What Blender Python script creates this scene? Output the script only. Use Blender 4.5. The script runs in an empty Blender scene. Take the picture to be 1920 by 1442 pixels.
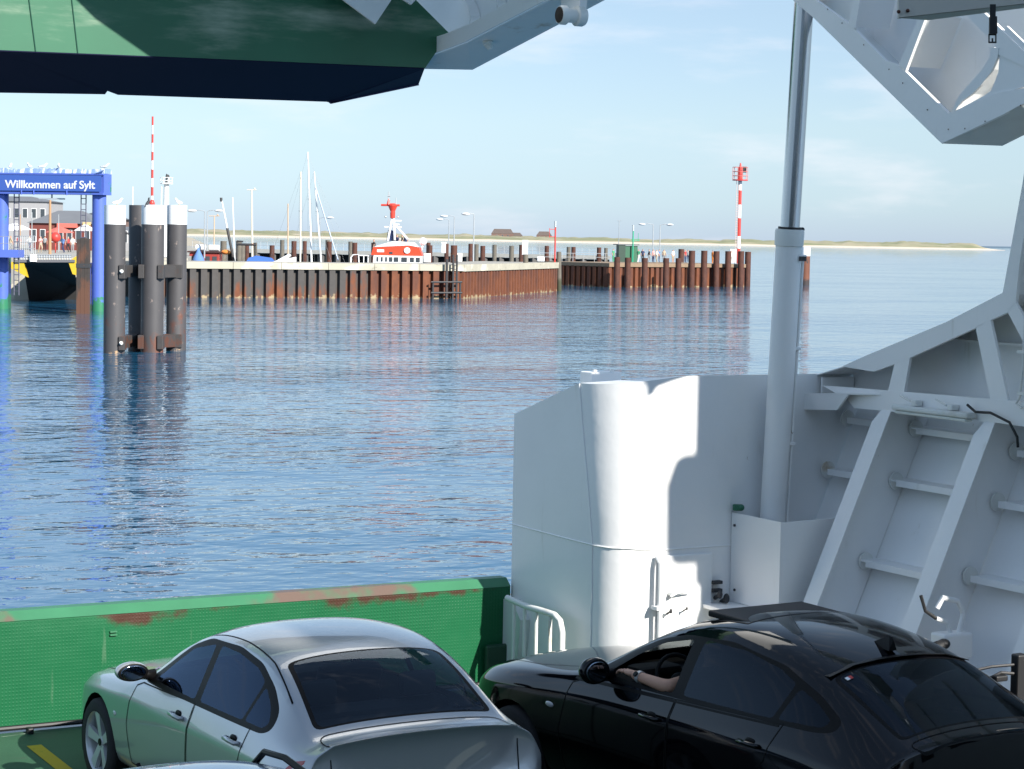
import bpy, bmesh, math, random
from mathutils import Vector, Matrix
from mathutils.bvhtree import BVHTree
random.seed(7)
R = math.radians
SC = bpy.context.scene
COL = SC.collection

# ------------------------------------------------------------------ camera
# world = ship frame: X starboard, Y forward, Z up, water at z = 0
DECK = 1.70
CAM = Vector((0, 0, 5.82))
YAW, ROLL, FPX, HZ = R(29), 0.018, 4100.0, 446.3
PITCH = math.atan((HZ - 721) / FPX)
_w = Vector((math.sin(YAW) * math.cos(PITCH), math.cos(YAW) * math.cos(PITCH), math.sin(PITCH)))
_r0 = Vector((math.cos(YAW), -math.sin(YAW), 0))
_u0 = _r0.cross(_w)
_r = math.cos(ROLL) * _r0 + math.sin(ROLL) * _u0
_u = -math.sin(ROLL) * _r0 + math.cos(ROLL) * _u0
cam = bpy.data.cameras.new('camera')
cam.sensor_width = 36
cam.lens = FPX / 1920 * 36
cam.clip_start = 0.1
cam.clip_end = 40000
camo = bpy.data.objects.new('camera', cam)
COL.objects.link(camo)
camo.matrix_world = Matrix(((_r.x, _u.x, -_w.x, CAM.x), (_r.y, _u.y, -_w.y, CAM.y), (_r.z, _u.z, -_w.z, CAM.z), (0, 0, 0, 1)))
SC.camera = camo

# ------------------------------------------------------------------ light
SUN_AZ, SUN_EL = R(13), R(32)          # from aft, swung 13 degrees to starboard
sdir = Vector((math.sin(SUN_AZ) * math.cos(SUN_EL), -math.cos(SUN_AZ) * math.cos(SUN_EL), math.sin(SUN_EL)))
sun = bpy.data.lights.new('sun', 'SUN')
sun.energy = 4.6
sun.angle = R(0.5)
sun.color = (1.0, 0.95, 0.87)
suno = bpy.data.objects.new('sun', sun)
COL.objects.link(suno)
suno.rotation_euler = sdir.to_track_quat('Z', 'Y').to_euler()
suno.location = (30, -30, 60)

W = bpy.data.worlds.new("World")
SC.world = W
W.use_nodes = True
nt = W.node_tree
nt.nodes.clear()
wo = nt.nodes.new('ShaderNodeOutputWorld')
bg = nt.nodes.new('ShaderNodeBackground')
sky = nt.nodes.new('ShaderNodeTexSky')
sky.sky_type = 'NISHITA'
sky.sun_disc = False
sky.sun_elevation = SUN_EL
sky.sun_rotation = math.atan2(sdir.x, sdir.y)
sky.air_density = 1.0
sky.dust_density = 0.0
sky.ozone_density = 1.0
bg.inputs['Strength'].default_value = 0.15
tc = nt.nodes.new('ShaderNodeTexCoord')
mp = nt.nodes.new('ShaderNodeMapping')
mp.inputs['Scale'].default_value = (9, 9, 42)
mp.inputs['Location'].default_value = (3.1, 0.4, 1.7)
nz = nt.nodes.new('ShaderNodeTexNoise')
nz.inputs['Scale'].default_value = 1.0
nz.inputs['Detail'].default_value = 6
nz.inputs['Roughness'].default_value = 0.55
mr = nt.nodes.new('ShaderNodeMapRange')
mr.interpolation_type = 'SMOOTHSTEP'
mr.inputs['From Min'].default_value = 0.52
mr.inputs['From Max'].default_value = 0.74
mr.inputs['To Max'].default_value = 0.32
mx = nt.nodes.new('ShaderNodeMix')
mx.data_type = 'RGBA'
CLOUD_MIX = mx
mx.inputs['B'].default_value = (3.9, 3.75, 3.9, 1)
tint = nt.nodes.new('ShaderNodeMix')      # the sea air: a bluer, dimmer band of sky near the horizon
tint.data_type = 'RGBA'
tint.blend_type = 'MULTIPLY'
tint.inputs['Factor'].default_value = 1
sep = nt.nodes.new('ShaderNodeSeparateXYZ')
cr = nt.nodes.new('ShaderNodeValToRGB')
els = cr.color_ramp.elements
els[0].position, els[0].color = 0.0, (0.170, 0.245, 0.49, 1)
els[1].position, els[1].color = 0.36, (1.0, 0.90, 0.79, 1)
for p_, c_ in ((0.0175, (0.217, 0.290, 0.475)), (0.052, (0.296, 0.338, 0.445)), (0.105, (0.362, 0.375, 0.435))):
    e_ = els.new(p_); e_.color = (*c_, 1)
L = nt.links.new
L(tc.outputs['Generated'], mp.inputs['Vector'])
L(mp.outputs['Vector'], nz.inputs['Vector'])
L(nz.outputs['Fac'], mr.inputs['Value'])
L(mr.outputs['Result'], mx.inputs['Factor'])
L(sky.outputs['Color'], tint.inputs['A'])
L(tc.outputs['Generated'], sep.inputs[0])
L(sep.outputs['Z'], cr.inputs['Fac'])
L(cr.outputs['Color'], tint.inputs['B'])
L(tint.outputs['Result'], mx.inputs['A'])
L(mx.outputs['Result'], bg.inputs['Color'])
L(bg.outputs['Background'], wo.inputs['Surface'])

SC.view_settings.view_transform = 'Standard'
SC.view_settings.look = 'None'
SC.view_settings.gamma = 1
SC.view_settings.use_curve_mapping = False
SC.view_settings.exposure = 0.95
SC.cycles.max_bounces = 8
SC.cycles.transparent_max_bounces = 12
SC.cycles.caustics_reflective = False
SC.cycles.caustics_refractive = False

# ------------------------------------------------------------------ helpers
def ray(px, py):
    return _w + _r * ((px - 960) / FPX) - _u * ((py - 721) / FPX)
def onX(px, py, x):
    d = ray(px, py); return CAM + d * ((x - CAM.x) / d.x)
def onY(px, py, y):
    d = ray(px, py); return CAM + d * ((y - CAM.y) / d.y)
def onZ(px, py, z):
    d = ray(px, py); return CAM + d * ((z - CAM.z) / d.z)
def at(px, py, d):
    return CAM + ray(px, py) * d
def zat(py, p, px):
    """height over the water of picture row py at the place p"""
    d = (p - CAM).dot(_w)
    return at(px, py, d).z

ORG = {}
def tag(o, label=None, cat=None, group=None, kind=None):
    if label: o['label'] = label
    if cat: o['category'] = cat
    if group: o['group'] = group
    if kind: o['kind'] = kind
    return o
def thing(name, label, cat, loc=(0, 0, 0), group=None, rotz=0, local=False):
    o = bpy.data.objects.new(name, None)
    o.empty_display_size = 0.3
    COL.objects.link(o)
    o.location = loc
    o.rotation_euler = (0, 0, rotz)
    ORG[o.name] = Vector((0, 0, 0)) if local else Vector(loc)
    return tag(o, label, cat, group)
def fin(bm, name, mats, parent=None, smooth=False, base=None, doubles=False):
    if doubles:
        bmesh.ops.remove_doubles(bm, verts=bm.verts[:], dist=1e-4)
    if parent is not None:
        org = ORG[parent.name]
    elif base is not None:
        org = Vector(base)
    else:
        c = [v.co for v in bm.verts]
        org = Vector((sum(v.x for v in c) / len(c), sum(v.y for v in c) / len(c), min(v.z for v in c)))
    bm.normal_update()
    for v in bm.verts:
        v.co -= org
    me = bpy.data.meshes.new(name)
    if smooth is True:
        for f in bm.faces: f.smooth = True
    elif smooth:
        for f in bm.faces: f.smooth = True
        a = R(smooth)
        for e in bm.edges:
            if len(e.link_faces) == 2 and e.calc_face_angle(0) > a: e.smooth = False
    bm.to_mesh(me)
    bm.free()
    if not isinstance(mats, (list, tuple)): mats = [mats]
    for m in mats: me.materials.append(m)
    o = bpy.data.objects.new(name, me)
    COL.objects.link(o)
    if parent is not None:
        o.parent = parent
    else:
        o.location = org
    ORG[o.name] = org
    return o
def copy_tree(o, parent=None):
    c = o.copy(); COL.objects.link(c)
    if parent: c.parent = parent
    ORG[c.name] = ORG[o.name]
    for ch in list(o.children): copy_tree(ch, c)
    return c
def NB(): return bmesh.new()
def box(bm, lo, hi, mi=0, bev=0.0, rot=None, org=None):
    x0, y0, z0 = lo; x1, y1, z1 = hi
    vs = [bm.verts.new(p) for p in ((x0, y0, z0), (x1, y0, z0), (x1, y1, z0), (x0, y1, z0), (x0, y0, z1), (x1, y0, z1), (x1, y1, z1), (x0, y1, z1))]
    fs = [bm.faces.new([vs[i] for i in q]) for q in ((3, 2, 1, 0), (4, 5, 6, 7), (0, 1, 5, 4), (1, 2, 6, 5), (2, 3, 7, 6), (3, 0, 4, 7))]
    for f in fs: f.material_index = mi
    if rot is not None:
        o = Vector(org) if org is not None else Vector(((x0 + x1) / 2, (y0 + y1) / 2, (z0 + z1) / 2))
        for v in vs: v.co = o + rot @ (v.co - o)
    if bev:
        es = list({e for f in fs for e in f.edges})
        r = bmesh.ops.bevel(bm, geom=es, offset=bev, segments=2, affect='EDGES', profile=0.5)
        for f in r['faces']: f.material_index = mi
    return vs
def frame_of(d):
    d = d.normalized()
    a = Vector((0, 0, 1)) if abs(d.z) < 0.95 else Vector((1, 0, 0))
    s = d.cross(a).normalized()
    return s, s.cross(d).normalized()
def cyl(bm, p, q, r0, r1=None, n=12, cap=True, mi=0):
    p, q = Vector(p), Vector(q)
    r1 = r0 if r1 is None else r1
    s, t = frame_of(q - p)
    A, Bv = [], []
    for i in range(n):
        a = 2 * math.pi * i / n
        k = s * math.cos(a) + t * math.sin(a)
        A.append(bm.verts.new(p + k * r0)); Bv.append(bm.verts.new(q + k * r1))
    fs = [bm.faces.new((A[i], A[(i + 1) % n], Bv[(i + 1) % n], Bv[i])) for i in range(n)]
    if cap:
        fs.append(bm.faces.new(A[::-1])); fs.append(bm.faces.new(Bv))
    for f in fs: f.material_index = mi
    return fs
def tube(bm, pts, r, n=8, mi=0):
    pts = [Vector(p) for p in pts]
    rings = []
    s = None
    for i, p in enumerate(pts):
        d = (pts[min(i + 1, len(pts) - 1)] - pts[max(i - 1, 0)]).normalized()
        if s is None:
            s, t = frame_of(d)
        else:
            s = (s - d * s.dot(d)).normalized(); t = s.cross(d).normalized()
        rr = r[i] if isinstance(r, (list, tuple)) else r
        rings.append([bm.verts.new(p + (s * math.cos(2 * math.pi * k / n) + t * math.sin(2 * math.pi * k / n)) * rr) for k in range(n)])
    for a, b in zip(rings, rings[1:]):
        for k in range(n):
            f = bm.faces.new((a[k], a[(k + 1) % n], b[(k + 1) % n], b[k])); f.material_index = mi
    bm.faces.new(rings[0][::-1]).material_index = mi
    bm.faces.new(rings[-1]).material_index = mi
def prism(bm, pts, ext, mi=0):
    """solid between the polygon pts and the same polygon moved by ext"""
    ext = Vector(ext)
    a = [bm.verts.new(Vector(p)) for p in pts]
    b = [bm.verts.new(Vector(p) + ext) for p in pts]
    n = len(a)
    fs = [bm.faces.new(a), bm.faces.new(b[::-1])]
    for i in range(n):
        fs.append(bm.faces.new((a[i], b[i], b[(i + 1) % n], a[(i + 1) % n])))
    for f in fs: f.material_index = mi
    bmesh.ops.recalc_face_normals(bm, faces=fs)
    return fs
def plate(bm, pts, mi=0):
    f = bm.faces.new([bm.verts.new(Vector(p)) for p in pts]); f.material_index = mi
    return f
def lathe(bm, prof, c=(0, 0, 0), axis='z', n=24, mi=0, cap=True):
    c = Vector(c); rings = []
    for r, h in prof:
        ring = []
        for k in range(n):
            a = 2 * math.pi * k / n
            if axis == 'z': v = Vector((r * math.cos(a), r * math.sin(a), h))
            elif axis == 'x': v = Vector((h, r * math.cos(a), r * math.sin(a)))
            else: v = Vector((r * math.cos(a), h, r * math.sin(a)))
            ring.append(bm.verts.new(c + v))
        rings.append(ring)
    for a, b in zip(rings, rings[1:]):
        for k in range(n):
            bm.faces.new((a[k], a[(k + 1) % n], b[(k + 1) % n], b[k])).material_index = mi
    for ring in (rings[0], rings[-1]) if cap else ():
        try: bm.faces.new(ring).material_index = mi
        except ValueError: pass
    bmesh.ops.recalc_face_normals(bm, faces=bm.faces[:])
def ball(bm, c, r, s=(1, 1, 1), mi=0, seg=12):
    g = bmesh.ops.create_uvsphere(bm, u_segments=seg, v_segments=max(6, seg // 2 + 2), radius=r)
    for v in g['verts']:
        v.co = Vector((v.co.x * s[0], v.co.y * s[1], v.co.z * s[2])) + Vector(c)
    for f in {f for v in g['verts'] for f in v.link_faces}: f.material_index = mi
def evaluated(bm, setup):
    me = bpy.data.meshes.new('tmp'); bm.to_mesh(me); bm.free()
    o = bpy.data.objects.new('tmp', me); COL.objects.link(o)
    setup(o)
    dg = bpy.context.evaluated_depsgraph_get(); dg.update()
    m2 = bpy.data.meshes.new_from_object(o.evaluated_get(dg), depsgraph=dg)
    out = bmesh.new(); out.from_mesh(m2)
    bpy.data.objects.remove(o); bpy.data.meshes.remove(me); bpy.data.meshes.remove(m2)
    return out
def skin(pts, edges, rad, sub=2, root=0):
    bm = bmesh.new()
    lay = bm.verts.layers.skin.verify()
    vs = [bm.verts.new(Vector(p)) for p in pts]
    for a, b in edges: bm.edges.new((vs[a], vs[b]))
    for i, (v, r) in enumerate(zip(vs, rad)):
        v[lay].radius = (r, r) if not isinstance(r, tuple) else r
        v[lay].use_root = (i == root)
    def st(o):
        o.modifiers.new('s', 'SKIN').use_smooth_shade = True
        m = o.modifiers.new('u', 'SUBSURF'); m.levels = sub; m.render_levels = sub
    return evaluated(bm, st)
def text_bm(s, size, bold=0.0, depth=0.01):
    cu = bpy.data.curves.new('t', 'FONT'); cu.body = s; cu.size = size; cu.extrude = depth; cu.offset = bold
    o = bpy.data.objects.new('t', cu); COL.objects.link(o)
    dg = bpy.context.evaluated_depsgraph_get(); dg.update()
    me = bpy.data.meshes.new_from_object(o.evaluated_get(dg), depsgraph=dg)
    bm = bmesh.new(); bm.from_mesh(me)
    bpy.data.objects.remove(o); bpy.data.curves.remove(cu); bpy.data.meshes.remove(me)
    return bm

# ------------------------------------------------------------------ materials
class NT:
    def __init__(s, name):
        s.m = bpy.data.materials.new(name); s.m.use_nodes = True
        s.t = s.m.node_tree; s.b = s.t.nodes['Principled BSDF']; s.out = s.t.nodes['Material Output']
        s._p = None; s._g = None
    def n(s, ty, **kw):
        x = s.t.nodes.new(ty)
        for k, v in kw.items(): setattr(x, k, v)
        return x
    def l(s, a, b): s.t.links.new(a, b)
    def pos(s):
        if s._p is None: s._p = s.n('ShaderNodeTexCoord').outputs['Object']
        return s._p
    def wz(s):
        if s._g is None:
            g = s.n('ShaderNodeNewGeometry'); x = s.n('ShaderNodeSeparateXYZ'); s.l(g.outputs['Position'], x.inputs[0]); s._g = x
        return s._g.outputs['Z']
    def math(s, op, a, b=None):
        m = s.n('ShaderNodeMath', operation=op)
        for i, v in enumerate((a, b)):
            if v is None: continue
            if isinstance(v, (int, float)): m.inputs[i].default_value = v
            else: s.l(v, m.inputs[i])
        return m.outputs[0]
    def noise(s, scale, vec=(1, 1, 1), detail=4, rough=0.55, off=None):
        mp = s.n('ShaderNodeMapping'); mp.inputs['Scale'].default_value = vec
        mp.inputs['Location'].default_value = off or (random.uniform(0, 9), random.uniform(0, 9), random.uniform(0, 9))
        s.l(s.pos(), mp.inputs['Vector'])
        z = s.n('ShaderNodeTexNoise'); z.inputs['Scale'].default_value = scale
        z.inputs['Detail'].default_value = detail; z.inputs['Roughness'].default_value = rough
        s.l(mp.outputs[0], z.inputs['Vector'])
        return z.outputs['Fac']
    def ramp(s, v, a, b, lo=0.0, hi=1.0):
        r = s.n('ShaderNodeMapRange', interpolation_type='SMOOTHSTEP')
        r.inputs['From Min'].default_value = a; r.inputs['From Max'].default_value = b
        r.inputs['To Min'].default_value = lo; r.inputs['To Max'].default_value = hi
        s.l(v, r.inputs['Value']); return r.outputs[0]
    def mix(s, fac, a, b):
        m = s.n('ShaderNodeMix', data_type='RGBA')
        s.l(fac, m.inputs['Factor'])
        for k, v in (('A', a), ('B', b)):
            if isinstance(v, tuple): m.inputs[k].default_value = (*v, 1)
            else: s.l(v, m.inputs[k])
        return m.outputs['Result']
    def bump(s, h, dist, strength=1.0, prev=None):
        b = s.n('ShaderNodeBump'); b.inputs['Distance'].default_value = dist; b.inputs['Strength'].default_value = strength
        s.l(h, b.inputs['Height'])
        if prev is not None: s.l(prev, b.inputs['Normal'])
        return b.outputs[0]
def pm(name, col, rough=0.5, metal=0.0, coat=0.0, mixes=(), bump=None, var=0.0, vscale=3.0, spec=None, rvar=0.0):
    """mixes: (colour, noise scale, from, to, noise stretch, (z0, z1, gain) or None)"""
    t = NT(name)
    c = tuple(col)
    if var:
        c = t.mix(t.noise(vscale, detail=5), tuple(x * (1 - var) for x in col), tuple(min(1, x * (1 + var)) for x in col))
    for mxx in mixes:
        mc, sc, a, b = mxx[:4]
        st = mxx[4] if len(mxx) > 4 and mxx[4] else (1, 1, 1)
        v = t.noise(sc, st, detail=6, rough=0.6)
        if len(mxx) > 5 and mxx[5]:
            z0, z1, k = mxx[5]
            r = t.n('ShaderNodeMapRange'); r.inputs['From Min'].default_value = z0; r.inputs['From Max'].default_value = z1
            r.inputs['To Min'].default_value = 0; r.inputs['To Max'].default_value = k
            t.l(t.wz(), r.inputs['Value'])
            v = t.math('ADD', v, r.outputs[0])
        c = t.mix(t.ramp(v, a, b), c, tuple(mc))
    if isinstance(c, tuple): t.b.inputs['Base Color'].default_value = (*c, 1)
    else: t.l(c, t.b.inputs['Base Color'])
    if rvar:
        t.l(t.ramp(t.noise(vscale * 1.7), 0.3, 0.7, max(0.02, rough - rvar), rough + rvar), t.b.inputs['Roughness'])
    else:
        t.b.inputs['Roughness'].default_value = rough
    t.b.inputs['Metallic'].default_value = metal
    t.b.inputs['Coat Weight'].default_value = coat
    t.b.inputs['Coat Roughness'].default_value = 0.03
    if spec is not None: t.b.inputs['Specular IOR Level'].default_value = spec
    if bump:
        t.l(t.bump(t.noise(bump[0], detail=5), bump[1]), t.b.inputs['Normal'])
    return t.m
RUST = (0.16, 0.055, 0.025)
M = {}
M['white'] = pm('white_paint', (0.83, 0.825, 0.81), 0.42, var=0.05, vscale=1.5, bump=(1.1, 0.016),
                mixes=[((0.52, 0.48, 0.40), 1.6, 0.62, 0.82, (2.5, 2.5, 0.4)), ((0.30, 0.20, 0.12), 7.0, 0.73, 0.77, (1, 1, .5))])
M['white_rusty'] = pm('white_paint_rusty', (0.72, 0.72, 0.68), 0.5, var=0.06, bump=(4, 0.004),
                      mixes=[((0.42, 0.27, 0.12), 1.3, 0.60, 0.74, (1.2, 1.2, 1.2)), (RUST, 5.0, 0.70, 0.76)])
M['white_grimy'] = pm('white_paint_grimy', (0.66, 0.68, 0.66), 0.5, var=0.06, bump=(4, 0.003),
                      mixes=[((0.42, 0.40, 0.33), 1.1, 0.5, 0.75), (RUST, 9.0, 0.72, 0.76)])
M['black'] = pm('black_rubber', (0.012, 0.012, 0.013), 0.55)
M['dark_steel'] = pm('dark_steel', (0.035, 0.035, 0.037), 0.6, var=0.2, mixes=[(RUST, 3, 0.62, 0.7)])
M['navy'] = pm('navy_paint', (0.004, 0.004, 0.022), 0.6, var=0.2, vscale=1.2, spec=0.15)
M['chrome'] = pm('chrome', (0.55, 0.57, 0.60), 0.24, metal=1.0)
M['steel'] = pm('galvanised_steel', (0.48, 0.50, 0.51), 0.45, metal=0.6, var=0.1)
M['rust'] = pm('rusty_steel', (0.085, 0.030, 0.018), 0.8, var=0.4, vscale=1.2, bump=(5, 0.01), mixes=[((0.05, 0.02, 0.015), 1.5, 0.5, 0.7)])
M['red_paint'] = pm('red_paint', (0.55, 0.045, 0.035), 0.45, var=0.1)
M['white_flat'] = pm('white_gloss', (0.80, 0.80, 0.79), 0.4, var=0.04)
M['grey_wood'] = pm('grey_timber', (0.13, 0.115, 0.092), 0.85, var=0.35, vscale=2.5, mixes=[((0.05, 0.055, 0.03), 1.0, 0.6, 0.9, None, (1.6, 0.0, 0.7))])
M['concrete'] = pm('concrete', (0.40, 0.37, 0.29), 0.85, var=0.22, vscale=0.6, bump=(3, 0.01),
                   mixes=[((0.56, 0.52, 0.42), 0.35, 0.52, 0.62), ((0.19, 0.17, 0.12), 1.4, 0.60, 0.75, (1, 1, 2))])

# ================================================================== FERRY
def treadplate(name, col, rust=True):
    t = NT(name)
    x = t.n('ShaderNodeSeparateXYZ'); t.l(t.pos(), x.inputs[0])
    a = t.math('ADD', x.outputs['X'], x.outputs['Z']); b = t.math('SUBTRACT', x.outputs['X'], x.outputs['Z'])
    k = 2 * math.pi / 0.060
    s1 = t.math('SINE', t.math('MULTIPLY', a, k)); s2 = t.math('SINE', t.math('MULTIPLY', b, k))
    h = t.math('MULTIPLY', t.ramp(t.math('MULTIPLY', s1, s2), 0.30, 0.75), t.ramp(t.noise(1.1, detail=4), 0.3, 0.7, 0.25, 1.0))
    c = t.mix(t.noise(1.3, detail=5), tuple(v * 0.88 for v in col), tuple(v * 1.12 for v in col))
    wear = t.ramp(t.noise(2.2, (1, 1, 1.6), detail=6), 0.56, 0.72)
    c = t.mix(t.math('MULTIPLY', wear, t.math('MULTIPLY', h, 0.25)), c, (0.10, 0.19, 0.10))
    # vertical scrape streaks
    sc = t.ramp(t.noise(7, (1, 1, 0.12), detail=3), 0.66, 0.74)
    c = t.mix(t.math('MULTIPLY', sc, 0.35), c, (0.12, 0.20, 0.13))
    if rust:
        zr = t.n('ShaderNodeMapRange'); zr.inputs['From Min'].default_value = 2.15; zr.inputs['From Max'].default_value = 2.6
        zr.inputs['To Max'].default_value = 0.34; t.l(t.wz(), zr.inputs['Value'])
        v = t.math('ADD', t.noise(0.75, detail=7, rough=0.65, off=(5.3, 2.2, 1.9)), zr.outputs[0])
        c = t.mix(t.ramp(v, 0.78, 0.86), c, (0.055, 0.024, 0.015))
        sp = t.ramp(t.noise(6.0, detail=3), 0.73, 0.76)
        c = t.mix(sp, c, (0.13, 0.07, 0.035))
    t.l(c, t.b.inputs['Base Color'])
    t.b.inputs['Roughness'].default_value = 0.45
    t.b.inputs['Specular IOR Level'].default_value = 0.3
    t.l(t.bump(t.noise(1.6, detail=2), 0.05, 0.5, prev=t.bump(h, 0.0035, 0.8)), t.b.inputs['Normal'])
    return t.m
GREEN = (0.007, 0.100, 0.038)
M['gate'] = treadplate('green_treadplate', GREEN)
M['gate_rail'] = pm('green_rail_sunlit', (0.036, 0.165, 0.080), 0.5, var=0.2, mixes=[((0.13, 0.088, 0.068), 0.55, 0.60, 0.67, (1, 1, 0.2)), (RUST, 6, 0.72, 0.76)])  # lighter than the panel green: sun on the sloping face put into colour
M['deck'] = pm('green_deck_paint', (0.030, 0.092, 0.050), 0.6, var=0.3, vscale=2.0, bump=(60, 0.002),
               mixes=[((0.05, 0.07, 0.05), 1.2, 0.55, 0.7), ((0.33, 0.38, 0.31), 3.0, 0.68, 0.73, (0.4, 3, 1))])
M['yellow'] = pm('yellow_line_paint', (0.62, 0.40, 0.02), 0.6, var=0.12, mixes=[((0.10, 0.12, 0.04), 8, 0.64, 0.7)])
M['visor_green'] = pm('green_visor_paint', (0.018, 0.120, 0.060), 0.5, spec=0.5, var=0.2, vscale=1.1, mixes=[((0.36, 0.42, 0.32), 0.8, 0.5, 0.75, (0.5, 1, 2.5))])

SL = 0.02
def deckz(y): return DECK + (y - 17.46) * SL
bm = NB()
prism(bm, [(-12, -40, deckz(-40)), (-12, 17.44, deckz(17.44)), (12.2, 17.44, deckz(17.44)), (12.2, -40, deckz(-40))], (0, 0, -0.5))
tag(fin(bm, 'car_deck', M['deck'], base=(0, 8, 1.5)), kind='structure')
p = onZ(48, 1386, deckz(17.2)); q = onZ(62, 1381, deckz(17.2)); q0 = onZ(32, 1387, deckz(17.2))
bm = NB()
wln = 0.06
for (ya, yb) in ((5.0, 16.96),):
    vs = [(p.x - wln, ya), (p.x + wln, ya), (p.x + wln, yb), (p.x - wln, yb)]
    plate(bm, [(x, y, deckz(y) + 0.004) for x, y in vs])
tag(fin(bm, 'lane_marking', M['yellow']), kind='structure')

# ---- bow gate: raised ramp closing the bow
YG = 17.46
gate = thing('bow_gate', 'green treadplate bow gate raised across the car deck, rusty along its top', 'gate', (0, YG, DECK))
bm = NB()
box(bm, (-9.6, YG, 1.72), (9.70, YG + 0.10, 2.618))
fin(bm, 'gate_panel', M['gate'], gate)
bm = NB()
prism(bm, [(-9.6, YG - 0.006, 2.620), (-9.6, YG + 0.08, 2.690), (-9.6, YG + 0.20, 2.690), (-9.6, YG + 0.20, 2.620)], (19.3, 0, 0))
fin(bm, 'gate_rail', M['gate_rail'], gate)
bm = NB()
cyl(bm, (-9.6, YG - 0.012, deckz(YG) + 0.035), (9.68, YG - 0.012, deckz(YG) + 0.035), 0.022, n=8)
fin(bm, 'hinge_seam', M['black'], gate)
bm = NB()
for px, py in ((212, 1184), (212, 1190)):
    c = onY(px, py, YG)
    box(bm, (c.x - 0.03, YG - 0.02, c.z - 0.006), (c.x + 0.03, YG - 0.001, c.z + 0.006))
fin(bm, 'cleat', M['gate_rail'], gate)
bm = NB()
c = onY(48, 1385, YG)
box(bm, (c.x - 0.02, YG - 0.14, deckz(17.3)), (c.x + 0.03, YG - 0.06, deckz(17.3) + 0.05), bev=0.01)
fin(bm, 'lashing_eye', M['black'], gate)
bm = NB()
box(bm, (9.42, YG - 0.08, 1.80), (9.68, YG - 0.02, 2.10), bev=0.02)
fin(bm, 'latch_bracket', pm('green_bracket_shaded', (0.012, 0.05, 0.028), 0.5), gate)  # darker green puts the shade at this gate end into the colour

# unseen outer ramp flap, added pale to bounce light up to the visor
bm = NB()
box(bm, (-9.4, YG + 0.5, 0.95), (9.5, YG + 6.6, 1.15))
tag(fin(bm, 'bounce_slab', pm('bounce_slab_paint', (0.46, 0.46, 0.43), .7, var=.1), base=(0, 20, .95)), kind='structure')

# ---- starboard bow casing
YWL = 15.6
def casing_path(r, n=9):
    pts = [(9.73, 17.5), (9.73, 17.0), (9.73, 16.5), (9.73, YWL + r)]
    for i in range(1, n):
        a = math.pi / 2 * i / n
        pts.append((9.73 + r - r * math.cos(a), YWL + r - r * math.sin(a)))
    pts += [(9.73 + r, YWL), (10.9, YWL), (12.28, YWL)]
    return pts
def ztop(x, y):
    if x < 9.731: return 4.216 + (17.47 - y) * 0.316
    return 4.57 + 0.10 * min(1, (x - 9.73) / 0.6)
LO, MID, HI = casing_path(0.47), casing_path(0.47), casing_path(0.75)
casing = thing('bow_casing', 'white round-cornered steel casing at starboard end of the green gate', 'bulwark', (10.3, 16.4, DECK))
bm = NB()
rows = [[bm.verts.new((x, y, 1.6)) for x, y in LO], [bm.verts.new((x, y, 3.187)) for x, y in MID],
        [bm.verts.new(((a[0] + b[0]) / 2, (a[1] + b[1]) / 2, (3.187 + ztop(*b)) / 2)) for a, b in zip(MID, HI)],
        [bm.verts.new((x, y, ztop(x, y))) for x, y in HI]]
for a, b in zip(rows, rows[1:]):
    for i in range(len(a) - 1): bm.faces.new((a[i], a[i + 1], b[i + 1], b[i]))
back = bm.verts.new((12.3, YWL, 4.67)); back2 = bm.verts.new((12.3, 17.5, 4.3))
bm.faces.new(rows[3] + [back, back2])
bm.faces.new([rows[0][0], rows[1][0], rows[2][0], rows[3][0], back2, bm.verts.new((12.3, 17.5, 1.6))])
bmesh.ops.recalc_face_normals(bm, faces=bm.faces[:])
fin(bm, 'casing_wall', M['white'], casing, smooth=25)
bm = NB()
tube(bm, [(x - 0.001, y - 0.001, 3.187 + random.uniform(-.003, .003)) for x, y in MID], 0.008, 5)
tube(bm, [(9.728, YWL + 0.46 + random.uniform(-.006, .006), 1.65 + 0.154 * i) for i in range(11)] +
     [(9.728, YWL + 0.46 + 0.28 * i / 9 + random.uniform(-.006, .006), 3.187 + 0.153 * i) for i in range(1, 10)], 0.0075, 5)
fin(bm, 'weld_seam', M['white'], casing)
bm = NB()
a = onY(1098, 706, 16.6); b = onY(1166, 700, 16.6)
box(bm, (a.x + .06, 16.6, 4.2), (b.x, 16.8, a.z + 0.035), bev=0.012)
box(bm, (a.x + 0.10, 16.62, a.z + 0.03), (a.x + 0.13, 16.65, a.z + 0.055)); box(bm, (b.x - 0.1, 16.62, a.z + 0.03), (b.x - 0.07, 16.65, a.z + 0.055))
fin(bm, 'vent_box', M['white'], casing)
ld = NB()
box(ld, (10.10, YWL - 0.035, 1.85), (10.645, YWL - 0.004, 3.135), bev=0.012)
lo = fin(ld, 'locker_door', M['white'], casing)
bm = NB()
cyl(bm, (10.20, YWL - 0.09, 2.805), (10.20, YWL - 0.03, 2.805), 0.018, n=8)
tube(bm, [(10.185, YWL - 0.085, 2.79), (10.24, YWL - 0.09, 2.815), (10.40, YWL - 0.09, 2.82)], [0.016, 0.013, 0.006], 8)
ORG[lo.name] = ORG[lo.name]
fin(bm, 'handle', M['steel'], lo)
bm = NB()
for z in (2.86, 2.79):
    box(bm, (10.64, YWL - 0.06, z), (10.74, YWL - 0.005, z + 0.03), bev=0.006)
fin(bm, 'hinge', M['dark_steel'], lo)
bm = NB()
tube(bm, [(10.085, YWL - 0.012, 3.13), (10.085, YWL - 0.07, 3.08), (10.085, YWL - 0.075, 2.9), (10.085, YWL - 0.075, 1.7)], 0.020, 8)
for z in (2.68, 2.2):
    box(bm, (10.04, YWL - 0.10, z), (10.13, YWL - 0.003, z + 0.03))
fin(bm, 'drain_pipe', M['white'], casing)
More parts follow.
